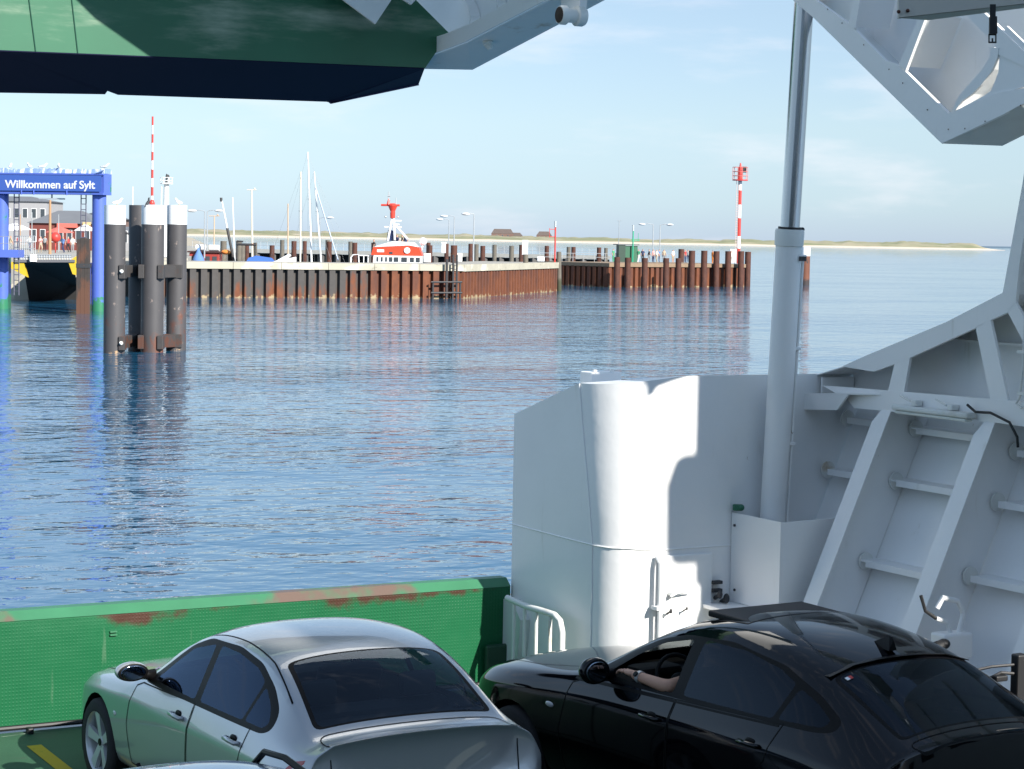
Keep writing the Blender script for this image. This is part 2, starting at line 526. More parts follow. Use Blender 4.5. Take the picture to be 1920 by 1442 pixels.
for px, py, s in ((1350, 1115, .035), (1362, 1122, .04), (1392, 1127, .022), (1258, 1146, .02), (1288, 1141, .014)):
    bm = NB(); c = onY(px, py, YWL - 0.12)
    ball(bm, c, s, (0.7, 0.7, 1.1), seg=8); cyl(bm, c, c + Vector((0.03, 0.12, -0.05)), s * 0.5, n=6)
    fin(bm, 'shackle', M['dark_steel'], casing)
bm = NB()
w1 = onX(1007, 1125, 9.73); w2 = onX(1022, 1125, 9.73)
prism(bm, [(9.729, w1.y + .12, 2.36), (9.729, w1.y + .30, 2.52), (9.729, w1.y + .5, 2.50), (9.729, w1.y + 0.52, 1.75), (9.729, w1.y + .2, 1.75)], (-0.10, 0, 0))
fin(bm, 'hinge_plate', M['white_grimy'], casing)

# ---- guard rail by the gate
rail = thing('guard_rail', 'short white tubular guard rail with chipped paint beside the gate', 'guard rail', (9.55, 16.6, deckz(16.6)))
XR = 9.56
def rx(px, py): return onX(px, py, XR)
bm = NB()
pts = [rx(951, 1121), rx(985, 1136), rx(1025, 1148), rx(1040, 1153), rx(1050, 1164), rx(1054, 1185)]
e = pts[-1]
tube(bm, pts + [Vector((XR, e.y, e.z - 0.3)), Vector((XR, e.y, deckz(e.y)))], 0.028, 10)
fin(bm, 'top_rail', M['white_rusty'], rail, smooth=40)
for px, py in ((964, 1128), (984, 1136), (1006, 1143), (1032, 1151)):
    c = rx(px, py); bm = NB()
    cyl(bm, (XR, c.y, deckz(c.y)), c, 0.017, n=8)
    fin(bm, 'baluster', M['white_rusty'], rail, smooth=40)

# ---- ram housing box and hydraulic ram
XB, YB = 10.85, 14.87
hs = thing('ram_housing', 'white open-topped steel box around the foot of the hydraulic ram', 'housing', (11.1, 15.2, DECK))
bm = NB()
box(bm, (XB, YB, 2.70), (XB + 0.015, YWL - 0.01, 3.475)); fin(bm, 'side_panel', M['white'], hs)
bm = NB()
prism(bm, [(XB + 0.016, YB + 0.0, 2.70), (11.20, YB, 2.70), (11.475, YB, 3.485), (XB + 0.016, YB, 3.472)], (0, 0.015, 0)); fin(bm, 'rear_panel', M['white'], hs)
bm = NB()
box(bm, (10.55, YB - 0.05, 2.66), (11.5, YWL - 0.012, 2.695), bev=0.006); fin(bm, 'ledge', M['white'], hs)
bm = NB()
box(bm, (10.75, YB + 0.05, 1.6), (11.5, YWL - 0.02, 2.655)); fin(bm, 'plinth', M['white'], hs)
bm = NB()
c = onX(1383, 957, XB + 0.02)
cyl(bm, c, c + Vector((0, 0, 0.05)), 0.045, n=10); ball(bm, c + Vector((0.0, -0.05, 0.03)), 0.03)
fin(bm, 'green_cap', pm('dark_green_paint', (0.02, 0.13, 0.07), 0.5), hs)
bm = NB()
for py in (985, 1106):
    c = onX(1378, py, XB - 0.004); cyl(bm, c, c + Vector((-0.012, 0, 0)), 0.012, n=6)
fin(bm, 'bolt', M['dark_steel'], hs)

XC = 11.17
b0 = onX(1448, 985, XC); b1 = onX(1481, 430, XC); b2 = onX(1509, 0, XC)
ax = (b1 - b0).normalized()
ram = thing('hydraulic_ram', 'tall hydraulic ram, white barrel with chrome rod, leaning slightly aft', 'hydraulic ram', (b0.x, b0.y, 2.7))
bm = NB()
lathe(bm, [(0.11, -0.7), (0.11, 0), (0.113, 1.2), (0.113, (b1 - b0).length - 0.14)], n=32)
rotm = ax.to_track_quat('Z', 'Y').to_matrix()
def orient(bm, o):
    for v in bm.verts: v.co = rotm @ v.co + o
orient(bm, b0)
brl = fin(bm, 'barrel', M['white'], ram, smooth=40)
bm = NB()
LT = (b1 - b0).length
lathe(bm, [(0.114, LT - 0.145), (0.124, LT - 0.14), (0.126, LT - 0.02), (0.120, LT), (0.09, LT + 0.002)], n=32)
orient(bm, b0)
fin(bm, 'collar', M['white_rusty'], ram, smooth=35)
bm = NB()
cyl(bm, b1 - ax * 0.05, b2 + ax * 1.6, 0.083, n=40)
fin(bm, 'rod', M['chrome'], ram, smooth=40)
bm = NB()
cyl(bm, b1 + ax * 0.004, b1 + ax * 0.02, 0.102, n=24)
ball(bm, b1 + Vector((0.11, -0.03, 0.0)), 0.02)
fin(bm, 'rod_seal', M['black'], ram)
bm = NB()
off = Vector((0.115, -0.055, 0))
tube(bm, [b0 + off - ax * 0.2, b0 + off + ax * 1.0, b0 + off + ax * (LT - 0.25), b0 + off * 0.8 + ax * (LT - 0.2)], 0.013, 8)
fin(bm, 'oil_pipe', M['white'], ram, smooth=40)
bm = NB()
for k in (0.72, LT - 0.23, 1.55):
    c = b0 + off * 0.9 + ax * k
    box(bm, c - Vector((0.05, 0.03, 0.014)), c + Vector((0.035, 0.03, 0.014)), bev=0.004)
fin(bm, 'pipe_clamp', M['white'], ram)
bm = NB()
c = b0 + ax * (LT - 0.25)
n_ = Vector((-0.42, -0.9, 0)).normalized()
tl = NB()
a = Vector((0.09, -0.055, 0)) * 1.15
box(bm, c + Vector((0.03, -0.128, -0.02)), c + Vector((0.10, -0.118, 0.02)))
fin(bm, 'name_plate', M['dark_steel'], ram)

# ---- starboard hull side: stringer, truss above, ribs and plating below
XS = 11.70
def sx(*p): return [onX(a, b, XS) for a, b in p]
side = thing('hull_side', 'white starboard hull side with slanted ribs, stringers and open truss rail', 'hull side', (XS, 13.5, DECK))
EX = (0.03, 0, 0)
def part(name, pts, ext, m='white', parent=None):
    bm = NB(); prism(bm, pts, ext); return fin(bm, name, M[m], parent or side)
part('top_rail', sx((1579, 687), (1621, 668), (1774, 604), (1880, 549), (1895, 467), (1917, 345), (1924, 300), (1960, 300), (1920, 440), (1911, 497), (1904, 568), (1889, 586), (1856, 601), (1829, 615), (1706, 671), (1677, 683), (1638, 697)), EX)
part('rail_post', sx((1677, 682), (1706, 670), (1695, 736), (1665, 733)), (0.025, 0, 0))
part('rail_post', sx((1829, 614), (1857, 600), (1890, 752), (1857, 749)), (0.025, 0, 0))
part('rail_post', sx((1889, 585), (1904, 567), (1926, 605), (1926, 655)), (0.025, 0, 0))
st0 = sx((1543, 723), (1600, 727), (1665, 732), (1930, 754), (1930, 801), (1820, 786), (1602, 765), (1590, 750))
part('stringer', [p + Vector((-0.005, 0, 0)) for p in st0], EX)
# stringer shelf behind the face and the lit wedge bracket
a, b = onX(1545, 745, XS), onX(1960, 800, XS)
part('stringer_shelf', [(XS + 0.026, a.y, 4.50), (XS + 0.026, b.y - 0.6, 4.50), (12.12, b.y - 0.6, 4.50), (12.12, a.y, 4.50)], (0, 0, -0.012))
w = [onX(1455, 742, XS - 0.10), onX(1590, 740, XS - 0.10), onX(1569, 769, XS - 0.10), onX(1455, 767, XS - 0.10)]
part('bracket_plate', w, (0.02, 0, 0))
part('bracket_top', [w[0] + Vector((0, 0, 0.001)), w[1] + Vector((0, 0, 0.001)), onX(1652, 741, XS - 0.006), Vector((XS - 0.006, w[0].y, w[0].z + 0.001))], (0, 0, 0.014))
# upper plating outboard of the truss, following the rail
pu = [onX(p[0], p[1], XS) for p in ((1524, 703), (1579, 686), (1621, 669), (1774, 606), (1880, 551), (1895, 470), (1917, 347), (1930, 290))]
top = [Vector((12.12, p.y, p.z + 0.0)) for p in pu]
part('upper_plating', [Vector((12.12, YWL - 0.02, 4.655))] + top + [Vector((12.12, 11.2, top[-1].z)), Vector((12.12, 11.2, 4.40)), Vector((12.12, YWL - 0.02, 4.40))], (0.02, 0, 0))
cap = NB()
for p, q in zip(pu, pu[1:]):
    prism(cap, [p + Vector((0.032, 0, 0)), q + Vector((0.032, 0, 0)), Vector((12.118, q.y, q.z)), Vector((12.118, p.y, p.z))], (0, 0, -0.008))
fin(cap, 'rail_cap', M['white'], side)
part('web_plate', [(XS + 0.05, YWL - 0.06, 4.64), (12.1, YWL - 0.06, 4.64), (12.1, YWL - 0.06, 4.45), (XS + 0.05, YWL - 0.06, 4.45)], (0, 0.02, 0))
# horizontal pocket stiffeners behind the truss
bm = NB()
a, b = onX(1790, 636, 12.0), onX(1860, 640, 12.0)
box(bm, (12.02, b.y - 0.5, a.z - .02), (12.115, a.y + 0.3, a.z + 0.0))
fin(bm, 'pocket_stiffener', M['white'], side)

# lower ribs: flange line X = XS at z 4.44, running inboard going down
KX = 0.446
def xl(z): return XS - (4.44 - z) * KX
def ribw(yr, z, off=0.0): return Vector((xl(z) + off, yr, z))
for yr, zt in ((14.51, 4.44), (13.22, 4.44), (11.95, 4.44), (10.67, 4.44)):
    bm = NB()   # flange, 0.2 m wide with a cut top corner
    prism(bm, [ribw(yr, zt), ribw(yr + 0.10, zt + 0.02), ribw(yr + 0.19, zt - 0.12), ribw(yr + 0.19, 1.9), ribw(yr, 1.9)], (0.018, 0, 0.008))
    fl = fin(bm, 'rib_flange', M['white'], side)
    bm = NB()
    prism(bm, [ribw(yr + 0.09, zt, 0.022), ribw(yr + 0.09, 1.9, 0.022), ribw(yr + 0.09, 1.9, 0.52), ribw(yr + 0.09, zt, 0.52)], (0, 0.014, 0))
    fin(bm, 'rib_web', M['white'], fl)
bm = NB()
prism(bm, [(xl(4.5) + 0.53, 9.5, 4.5), (xl(4.5) + 0.53, YWL - 0.01, 4.5), (xl(1.6) + 0.53, YWL - 0.01, 1.6), (xl(1.6) + 0.53, 9.5, 1.6)], (0.02, 0, 0))
fin(bm, 'side_plating', M['white'], side)
bays = [(14.62, 15.55), (13.33, 14.60), (12.06, 13.31), (10.8, 12.04)]
zs = {0: [4.28, 3.83, 3.02], 1: [4.27, 3.83, 3.16, 2.56], 2: [4.2, 3.80, 3.22, 2.56], 3: [4.2, 3.7, 3.1, 2.5]}
for i, (ya, yb) in enumerate(bays):
    for z in zs[i]:
        bm = NB()
        x = xl(z)
        box(bm, (x + 0.34, ya, z - 0.008), (x + 0.535, yb - (0.12 if i != 1 else 0), z + 0.008))
        box(bm, (x + 0.335, ya, z - 0.045), (x + 0.345, yb - 0.1, z + 0.006))
        ck = fin(bm, 'stiffener', M['white'], side)
        bm = NB()   # rounded collar plates where the bar meets the rib
        yy = yb - 0.03
        cyl(bm, (x + 0.40, yy, z - 0.01), (x + 0.40, yy + 0.012, z - 0.01), 0.075, n=14)
        fin(bm, 'collar_plate', M['white_rusty'], ck)
bm = NB()
box(bm, (xl(2.45) - 0.05, 13.35, 2.40), (xl(2.45) + 0.4, 14.45, 2.52), bev=0.01)
box(bm, (xl(2.0) - 0.2, 9.5, 1.55), (xl(2.0) + 0.5, 15.5, 2.05), bev=0.02)
fin(bm, 'side_ledge', M['white'], side)

# fluorescent lamp under the stringer
la, lb = onX(1681, 760, XS - 0.06), onX(1824, 775, XS - 0.06)
lamp = thing('deck_lamp', 'long white tubular lamp fixture hanging below the hull stringer', 'lamp', (XS - 0.06, (la.y + lb.y) / 2, la.z))
bm = NB()
box(bm, (XS - 0.12, lb.y, la.z - 0.035), (XS - 0.012, la.y, la.z + 0.01), bev=0.015)
fin(bm, 'lamp_housing', M['white_grimy'], lamp)
bm = NB()
box(bm, (XS - 0.11, lb.y + .03, la.z - 0.065), (XS - 0.03, la.y - .03, la.z - 0.037), bev=0.012)
fin(bm, 'lamp_cover', pm('lamp_plastic', (0.62, 0.64, 0.60), 0.3), lamp)
for y in (la.y - 0.25, lb.y + 0.25):
    bm = NB(); box(bm, (XS - 0.09, y - .03, la.z + 0.011), (XS - 0.012, y + .03, la.z + 0.06), bev=0.01)
    cyl(bm, (XS - 0.08, y + .05, la.z + 0.05), (XS - 0.05, y + .22, la.z + 0.085), 0.008, n=6)
    fin(bm, 'clip', M['white_rusty'], lamp)
bm = NB()
e = Vector((XS - 0.05, lb.y - 0.02, la.z + 0.02))
tube(bm, [e + Vector((0, 0.1, 0.05)), e, e + Vector((-.02, -0.2, 0.01)), e + Vector((0, -0.40, -0.05)), e + Vector((0.02, -0.47, -0.16)), e + Vector((0.04, -.46, -0.24))], 0.011, 8)
fin(bm, 'cable', M['black'], lamp, smooth=40)

# winch control box among the ribs
c = onY(1788, 1200, 12.9)
wb = thing('control_box', 'small white electrical box with looped hoses low between two ribs', 'box', (c.x, 12.9, c.z - 0.1))
bm = NB(); box(bm, c + Vector((-0.15, -0.08, -0.14)), c + Vector((0.13, 0.1, 0.06)), bev=0.02); fin(bm, 'case', M['white'], wb)
bm = NB()
tube(bm, [c + Vector((0.05, 0, 0.05)), c + Vector((0.09, 0, 0.2)), c + Vector((0.03, 0, 0.30)), c + Vector((-0.10, 0.02, 0.33)), c + Vector((-.14, .04, .25))], 0.022, 8)
tube(bm, [c + Vector((-0.03, 0, 0.05)), c + Vector((-0.07, 0, 0.14)), c + Vector((-0.18, 0, 0.18))], 0.018, 8)
fin(bm, 'white_hose', M['white_flat'], wb, smooth=40)
bm = NB()
tube(bm, [c + Vector((-0.18, 0, 0.18)), c + Vector((-0.27, 0.02, 0.24)), c + Vector((-0.31, 0.03, 0.36))], 0.014, 8)
fin(bm, 'black_cable', M['black'], wb, smooth=40)
bm = NB(); ball(bm, c + Vector((-0.18, -0.1, 0.0)), 0.05, (1, 1, 0.8)); cyl(bm, c + Vector((-0.18, -0.1, 0)), c + Vector((-0.25, -0.1, -0.03)), 0.04, 0.055, n=10)
fin(bm, 'horn', M['black'], wb, smooth=40)
# conduit on the truss at the picture's right edge
bm = NB()
tube(bm, [onX(1922, 590, XS - .03), onX(1918, 690, XS - .03), onX(1912, 745, XS - .03), onX(1905, 757, XS - .03), onX(1916, 765, XS - .03)], 0.010, 8)
for py in (660, 738):
    q = onX(1916, py, XS - .03); box(bm, q - Vector((.015, .04, .012)), q + Vector((.03, .04, .012)))
fin(bm, 'conduit', M['white_rusty'], side, smooth=40)
# lashing post at the right edge
c = onY(1911, 1262, 11.0)
lp = thing('lashing_post', 'black iron lashing post with chains by the hull ribs', 'post', (c.x, 11.0, deckz(11)))
bm = NB(); box(bm, (c.x - .045, 10.96, deckz(11)), (c.x + .045, 11.04, c.z + 0.13), bev=0.012); fin(bm, 'post', M['black'], lp)
bm = NB()
tube(bm, [c + Vector((-.05, 0, .0)), c + Vector((-.14, .02, .01)), c + Vector((-.22, .05, -.03)), c + Vector((-.3, .1, .0))], 0.012, 6)
tube(bm, [c + Vector((-.05, 0, .06)), c + Vector((-.2, .05, .05)), c + Vector((-.34, .1, .02))], 0.01, 6)
box(bm, c + Vector((-.22, -.03, -.04)), c + Vector((-.12, .03, 0.0)), bev=.01)
fin(bm, 'chain', M['black'], lp)

# ---- unseen shadow-casting blocks to starboard and deckhouse behind the camera
bm = NB()
box(bm, (12.22, -8, 1.5), (13.4, 8.6, 6.6), bev=0.05)  # unseen block, put in for the shadows on the bow
for y in (1, 3.5, 6): box(bm, (12.2, y, 4.2), (12.225, y + 1.2, 5.2), mi=1)
tag(fin(bm, 'side_shade_block', [M['white'], M['black']], base=(12.5, 2, 1.5)), 'unseen white starboard superstructure beside the car deck, added as a shadow caster', 'superstructure')
bm = NB()
box(bm, (12.12, 8.35, 7.45), (13.4, 11.8, 13.0), bev=0.05); box(bm, (11.92, 9.5, 8.4), (12.121, 11.8, 13.0)); box(bm, (11.93, 7.9, 7.9), (12.4, 8.36, 8.7), bev=.12); box(bm, (12.6, 8.7, 6.0), (13.3, 11.7, 7.46))  # unseen blocks, shaped to shade the arm pockets and the casing edge
tag(fin(bm, 'wing_shade_block', M['white'], base=(12.6, 10, 6)), 'unseen white blocks added to shade the visor arm and bow casing', 'superstructure')
bm = NB()
box(bm, (-12, -40, 5.0), (11.6, -1.2, 8.6), bev=0.05); box(bm, (-12, -40, 0.4), (-11.2, -1.25, 4.99)); box(bm, (10.9, -40, 0.4), (11.6, -1.25, 4.99)); box(bm, (-11.2, -40, .4), (10.9, -39.8, 4.99), mi=1)
box(bm, (-12, -6, 8.61), (11.9, -0.9, 12.2), bev=0.05)
for x in range(-10, 11, 2):
    box(bm, (x, -1.21, 6.2), (x + 1.4, -1.17, 7.4), mi=1); box(bm, (x, -0.91, 10.0), (x + 1.6, -0.87, 11.4), mi=1)
for x, w_, h in ((-9, 3, .5), (-3, 1.2, .9), (1.5, 2.2, .35), (5.2, .9, .6), (7.4, 1.6, .35), (9.4, .8, .75), (10.6, 1.2, .3)):
    box(bm, (x, -2.0, 12.15), (x + w_, -1.1, 12.2 + h), bev=.08)
tag(fin(bm, 'deckhouse', [M['white'], M['black']], base=(0, -2.6, 1.2)), 'white deckhouse front with a row of dark windows above the car deck', 'superstructure')

bm = NB()
box(bm, (11.52, 11.2, 4.3), (12.2, 12.35, 7.4), bev=0.03)  # added out of view, sized for the shadow edge on the casing wall
box(bm, (11.47, 11.3, 5.2), (11.53, 12.2, 5.3)); box(bm, (11.47, 11.3, 6.4), (11.53, 12.2, 6.5))
tag(fin(bm, 'shade_pedestal', M['white'], base=(11.7, 11.8, 4.3)), 'unseen white pedestal block added to shade the bow casing wall', 'pedestal')

# ---- raised bow visor
YV = 21.5
def vy(y, *p): return [onY(a, b, y) for a, b in p]
visor = thing('bow_visor', 'raised bow visor, green inner face above a dark navy bottom plate', 'bow visor', onY(300, 150, YV))
bm = NB()
prism(bm, vy(YV, (-420, 65), (0, 95), (372, 110), (797, 128), (842, 62), (760, -20), (600, -420), (-420, -420)), (0, 0.12, 0))
vg = fin(bm, 'inner_panel', M['visor_green'], visor)
bm = NB()
for a, b in (((40, -110), (67, 97)), ((122, -110), (146, 100))):
    p, q = onY(*a, YV - 0.006), onY(*b, YV - 0.006)
    cyl(bm, p, q, 0.006, n=6)
fin(bm, 'panel_seam', pm('dark_seam', (0.012, 0.07, 0.045), 0.6), vg)
bm = NB()
T = [(-420, 66), (0, 96), (372, 111), (796, 129)]
tp = vy(YV - 0.01, *T)
low = [onY(785, 158, YV + 0.55), onY(622, 193, YV + 0.95), onY(612, 191, YV + 0.95), onY(221, 178, YV + 0.95), onY(219, 171, YV + 0.87), onY(202, 170, YV + 0.87), onY(197, 177, YV + 0.95), onY(0, 174, YV + 0.95), onY(-420, 160, YV + 0.95)]
def fan(vs):
    return vs
vt = [bm.verts.new(p) for p in tp]; vl = [bm.verts.new(p) for p in low]
bm.faces.new((vt[3], vl[0], vl[1])); bm.faces.new((vt[3], vl[1], vl[2], vt[2]))
bm.faces.new((vt[2], vl[2], vl[3], vt[1])); bm.faces.new((vt[1], vl[3], vl[4], vl[5], vl[6]))
bm.faces.new((vt[1], vl[6], vl[7])); bm.faces.new((vt[1], vl[7], vl[8], vt[0]))
r = bmesh.ops.extrude_face_region(bm, geom=bm.faces[:])
for v in r['geom']:
    if isinstance(v, bmesh.types.BMVert): v.co += Vector((0, 0.05, 0.06))
bmesh.ops.recalc_face_normals(bm, faces=bm.faces[:])
fin(bm, 'bottom_plate', M['navy'], visor)
bm = NB()
prism(bm, [onY(620, 195, YV + 0.94), onY(786, 160, YV + 0.54), onY(783, 152, YV + 0.54), onY(640, 185, YV + 0.92)], (0, 0.06, 0.02))
fin(bm, 'bottom_flange', pm('blue_flange', (0.03, 0.035, 0.13), 0.4), visor)
bm = NB()
prism(bm, [(9.6, 19.0, 8.36), (12.3, 19.0, 8.36), (12.3, 19.0, 11.5), (5.4, 19.0, 11.5), (7.62, 19.0, 9.55)], (0, 0.08, 0))  # unseen plate added overhead, cut to shade the green inner panel
fin(bm, 'visor_shade_plate', M['white'], visor)
bm = NB()
prism(bm, vy(YV - 0.25, (560, -90), (636, -6), (704, 45), (738, -6), (770, -90)), (0, 0.03, 0))
fin(bm, 'gusset_plate', M['white'], visor)
bm = NB()
for q in ((752, -8), (772, 12), (795, -2)):
    pass
prism(bm, vy(YV - 0.28, (752, -30), (757, 0), (771, 9), (778, 2), (790, -30)), (0, 0.03, 0))
fin(bm, 'gusset_plate', M['white'], visor)

# ---- visor hinge arm (white arch over the starboard side)
XA, XO = 10.90, 11.50
def ax_(*p): return [onX(a, b, XA) for a, b in p]
arm = thing('visor_arm', 'white arched visor hinge arm with open pockets overhead', 'hinge arm', onX(1770, 270, XA))
EXA = (0.03, 0, 0)
def apart(name, pts, ext, m='white', parent=None):
    bm = NB(); prism(bm, pts, ext); return fin(bm, name, M[m], parent or arm)
curve_in = [(772, 83), (833, 64), (880, 45), (929, 17), (959, 0), (1060, -75), (1160, -140), (1300, -170)]
curve_out = [(728, 125), (740, 128), (871, 79), (950, 38), (1023, 0), (1120, -70), (1200, -110), (1300, -128)]
apart('front_flange', ax_(*(curve_out[:1] + curve_in + curve_out[::-1][:-1])), EXA)
bm = NB()
ca = ax_(*curve_out[1:])
cb = [onX(a, b, XO) for a, b in ((798, 127), (886, 131), (960, 92), (1040, 50), (1134, 0), (1220, -60), (1330, -110))]
va = [bm.verts.new(p + Vector((0.031, 0, -0.001))) for p in ca]; vb = [bm.verts.new(p) for p in cb]
for i in range(6): bm.faces.new((va[i], va[i + 1], vb[i + 1], vb[i]))
bmesh.ops.recalc_face_normals(bm, faces=bm.faces[:])
fin(bm, 'arm_underside', M['white_rusty'], arm)
apart('arm_web', [onX(a, b, XA + 0.25) for a, b in ((740, -120), (757, -5), (800, 30), (836, 68), (880, 48), (940, 14), (980, -10), (1080, -90), (1080, -200))], (0.02, 0, 0))
bm = NB()   # curved inner rib
pts = [onX(a, b, XA + 0.12) for a, b in ((858, -20), (874, 10), (880, 30), (878, 48))]
for p, q in zip(pts, pts[1:]):
    prism(bm, [p, q, q + Vector((0.12, 0, 0)), p + Vector((0.12, 0, 0))], (0, -0.03, 0))
fin(bm, 'inner_rib', M['white'], arm); bm = NB()
pts = [onX(a, b, XA + 0.12) for a, b in ((925, -20), (927, 0), (930, 18))]
for p, q in zip(pts, pts[1:]):
    prism(bm, [p, q, q + Vector((0.12, 0, 0)), p + Vector((0.12, 0, 0))], (0, -0.03, 0))
fin(bm, 'inner_rib', M['white'], arm)
bm = NB()   # bolt cone on the underside
m1 = onX(917, 88, XA + 0.22)
cyl(bm, m1 + Vector((0, 0.03, 0.06)), m1 + Vector((0, -0.02, -0.03)), 0.05, 0.025, n=12); cyl(bm, m1 + Vector((0, 0.035, 0.06)), m1 + Vector((0, 0.0, 0.02)), 0.055, 0.058, n=12)
fin(bm, 'lock_bolt', M['white_rusty'], arm, smooth=40)
bm = NB()   # hinge roller
h = onX(1052, 28, XA - 0.05)
lathe(bm, [(0.0, -0.02), (0.085, -0.02), (0.095, 0), (0.095, 0.05), (0.07, 0.06), (0.07, 0.16), (0.10, 0.17), (0.10, 0.24), (0.09, 0.26), (0, 0.26)], c=h, axis='x', n=20)
hr = fin(bm, 'hinge_roller', M['white_rusty'], arm, smooth=40)
bm = NB()
prism(bm, [onX(1052, -90, XA + 0.14), onX(1052, 20, XA + 0.14), onX(1086, 20, XA + 0.14), onX(1096, -90, XA + 0.14)], (0.08, 0, 0))
fin(bm, 'hinge_lug', M['white'], arm)
bm = NB()
lathe(bm, [(0.0, -0.03), (0.078, -0.025), (0.078, -0.019)], c=h + Vector((0, 0, 0)), axis='x', n=18)  # dark brown disc on the roller's end face
fin(bm, 'roller_disc', pm('roller_brown', (0.03, 0.018, 0.012), 0.5), hr)
# aft leg of the arch: box frame with pockets
z6 = lambda *p: [onX(1400 + a / 3.692, b / 3.692, XA) for a, b in p]
apart('leg_flange', z6((250, -110), (320, 0), (470, 130), (1330, 975), (1350, 993), (1780, 790), (1890, 730), (1990, 690), (1990, 600), (1740, 640), (1490, 745), (1395, 785), (1110, 505), (1040, 445), (960, 420), (760, 215), (700, 160), (480, 0), (380, -110)), EXA)
zo = lambda x, *p: [onX(1400 + a / 3.692, b / 3.692, x) for a, b in p]
web = zo(XA + 0.42, (330, -160), (430, 60), (1290, 930), (1420, 930), (2150, 560), (2150, -300), (600, -300))
apart('leg_web', web, (0.02, 0, 0))
# ribs across the pocket depth
for a, b in (((775, -60), (728, 190)), ((1222, 110), (1078, 470))):
    p, q = zo(XA, a, b)
    s = Vector((0, (q - p).y, (q - p).z)).normalized(); nn = Vector((0, -s.z, s.y))
    apart('pocket_rib', [p - nn * 0.035 + Vector((-.004, 0, 0)), p + nn * 0.035 + Vector((-.004, 0, 0)), q + nn * 0.05 + Vector((-.004, 0, 0)), q - nn * 0.05 + Vector((-.004, 0, 0))], (0.025, 0, 0))
    apart('pocket_web', [p + nn * 0.035, q + nn * 0.04, q + nn * 0.04 + Vector((0.40, 0, 0)), p + nn * 0.035 + Vector((0.40, 0, 0))], nn * -0.012)
cr = [(1745, 330), (1735, 400), (1690, 500), (1620, 590), (1560, 650), (1490, 700), (1440, 770)]
pi = zo(XA - 0.004, *cr)
po = zo(XA - 0.004, (1690, 330), (1680, 400), (1630, 480), (1560, 560), (1480, 650), (1450, 700), (1425, 765))
apart('curved_rib', pi + po[::-1], (0.02, 0, 0))
bm = NB()
for p, q in zip(po, po[1:]):
    prism(bm, [p + Vector((.02, 0, 0)), q + Vector((.02, 0, 0)), q + Vector((0.42, 0, 0)), p + Vector((0.42, 0, 0))], (0, -0.008, 0.004))
fin(bm, 'curved_web', M['white'], arm)
apart('end_plate', zo(XA + 0.01, (1745, 300), (1748, 430), (1742, 500), (1720, 560), (1690, 630), (1640, 665), (1500, 738), (1480, 752), (1790, 640), (2050, 560), (2050, 420), (1800, 180)), (0.02, 0, 0))
apart('upper_flange', zo(XA, (1420, -60), (1520, 105), (1715, 300), (1745, 380), (2050, 520), (2050, 480), (1640, 85), (1560, -60)), EXA)
bm = NB()
lo_ = z6((470, 130), (1345, 990)); 
A_ = [Vector((XA + 0.031, p.y, p.z)) for p in lo_]
prism(bm, [A_[0], A_[1], A_[1] + Vector((0.42, 0, 0)), A_[0] + Vector((0.42, 0, 0))], (0, -0.0, 0.012))
fin(bm, 'leg_bottom', M['white_grimy'], arm)
bm = NB()
p0, p1 = z6((1348, 994), (1900, 730))
o0, o1, o2 = zo(XA + 0.5, (1370, 996), (1770, 1010), (2050, 870))
plate(bm, [p0, o1, o2, p1 + Vector((0, 0, 0))])
plate(bm, [p0 + Vector((0, 0, .02)), p1 + Vector((0, 0, 0.02)), o2 + Vector((0, 0, .02)), o1 + Vector((0, 0, .02))])
fin(bm, 'leg_foot', M['white_grimy'], arm)
bm = NB()
for a, b in ((560, 65), (660, 160), (810, 310), (985, 480), (1080, 575), (1250, 760), (1395, 895), (1510, 890), (1650, 840), (1895, 730)):
    q = zo(XA - 0.005, (a, b))[0]; ball(bm, q, 0.006, (0.5, 1, 1), seg=6)
fin(bm, 'rust_spot', M['rust'], arm)

# ---- lamp casing hanging at the top right and the strap on it
dd = 9.0
c = [at(1685, 33, dd), at(1742, 38, dd), at(1960, 8, dd)]
lc = thing('soffit_panel', 'cream panelled soffit box in the upper right corner', 'panel', c[0])
bm = NB()
q = [at(1685, 33, dd), at(1945, 4, dd), at(1945, -160, dd), at(1685, -160, dd)]
prism(bm, q, _w * 0.03); fin(bm, 'front_panel', pm('cream_panel', (0.55, 0.52, 0.46), 0.5, var=.05), lc)
bm = NB()
q = [at(1686, 34, dd + .002), at(1740, 38, dd + 0.32), at(1945, 12, dd + 0.32), at(1945, 5, dd + .002)]
plate(bm, q); fin(bm, 'under_panel', M['white_grimy'], lc)
bm = NB()
for a in ((1685, 22), (1702, 20)):
    q = at(*a, dd - .005); ball(bm, q, .008, seg=6)
fin(bm, 'rivet', M['rust'], lc)
s = thing('strap', 'black webbing strap with a square buckle dangling from the soffit box', 'strap', at(1862, 18, dd - .06))
bm = NB()
tp_, bt_ = at(1862, 8, dd - .06), at(1861, 66, dd - .06)
rr = _r * 0.012
prism(bm, [tp_ - rr, tp_ + rr, bt_ + rr * .9, bt_ - rr * .9], _w * 0.006)
md = at(1861, 55, dd - .062)
prism(bm, [md - rr * 1.2 + _u * .05, md + rr * 1.2 + _u * .05, md + rr * 1.3 - _u * .02, md - rr * 1.3 - _u * .02], _w * -0.02)
fin(bm, 'webbing', M['black'], s)
bm = NB()
cc = at(1861, 72, dd - .06)
for dx, dy, w_, h_ in ((-.014, 0, .0025, .017), (.014, 0, .0025, .017), (0, .016, .016, .003), (0, -.016, .016, .003), (0, -.008, .003, .009)):
    k = cc + _r * dx + _u * dy
    prism(bm, [k - _r * w_ - _u * h_, k + _r * w_ - _u * h_, k + _r * w_ + _u * h_, k - _r * w_ + _u * h_], _w * .005)
fin(bm, 'buckle', M['black'], s)

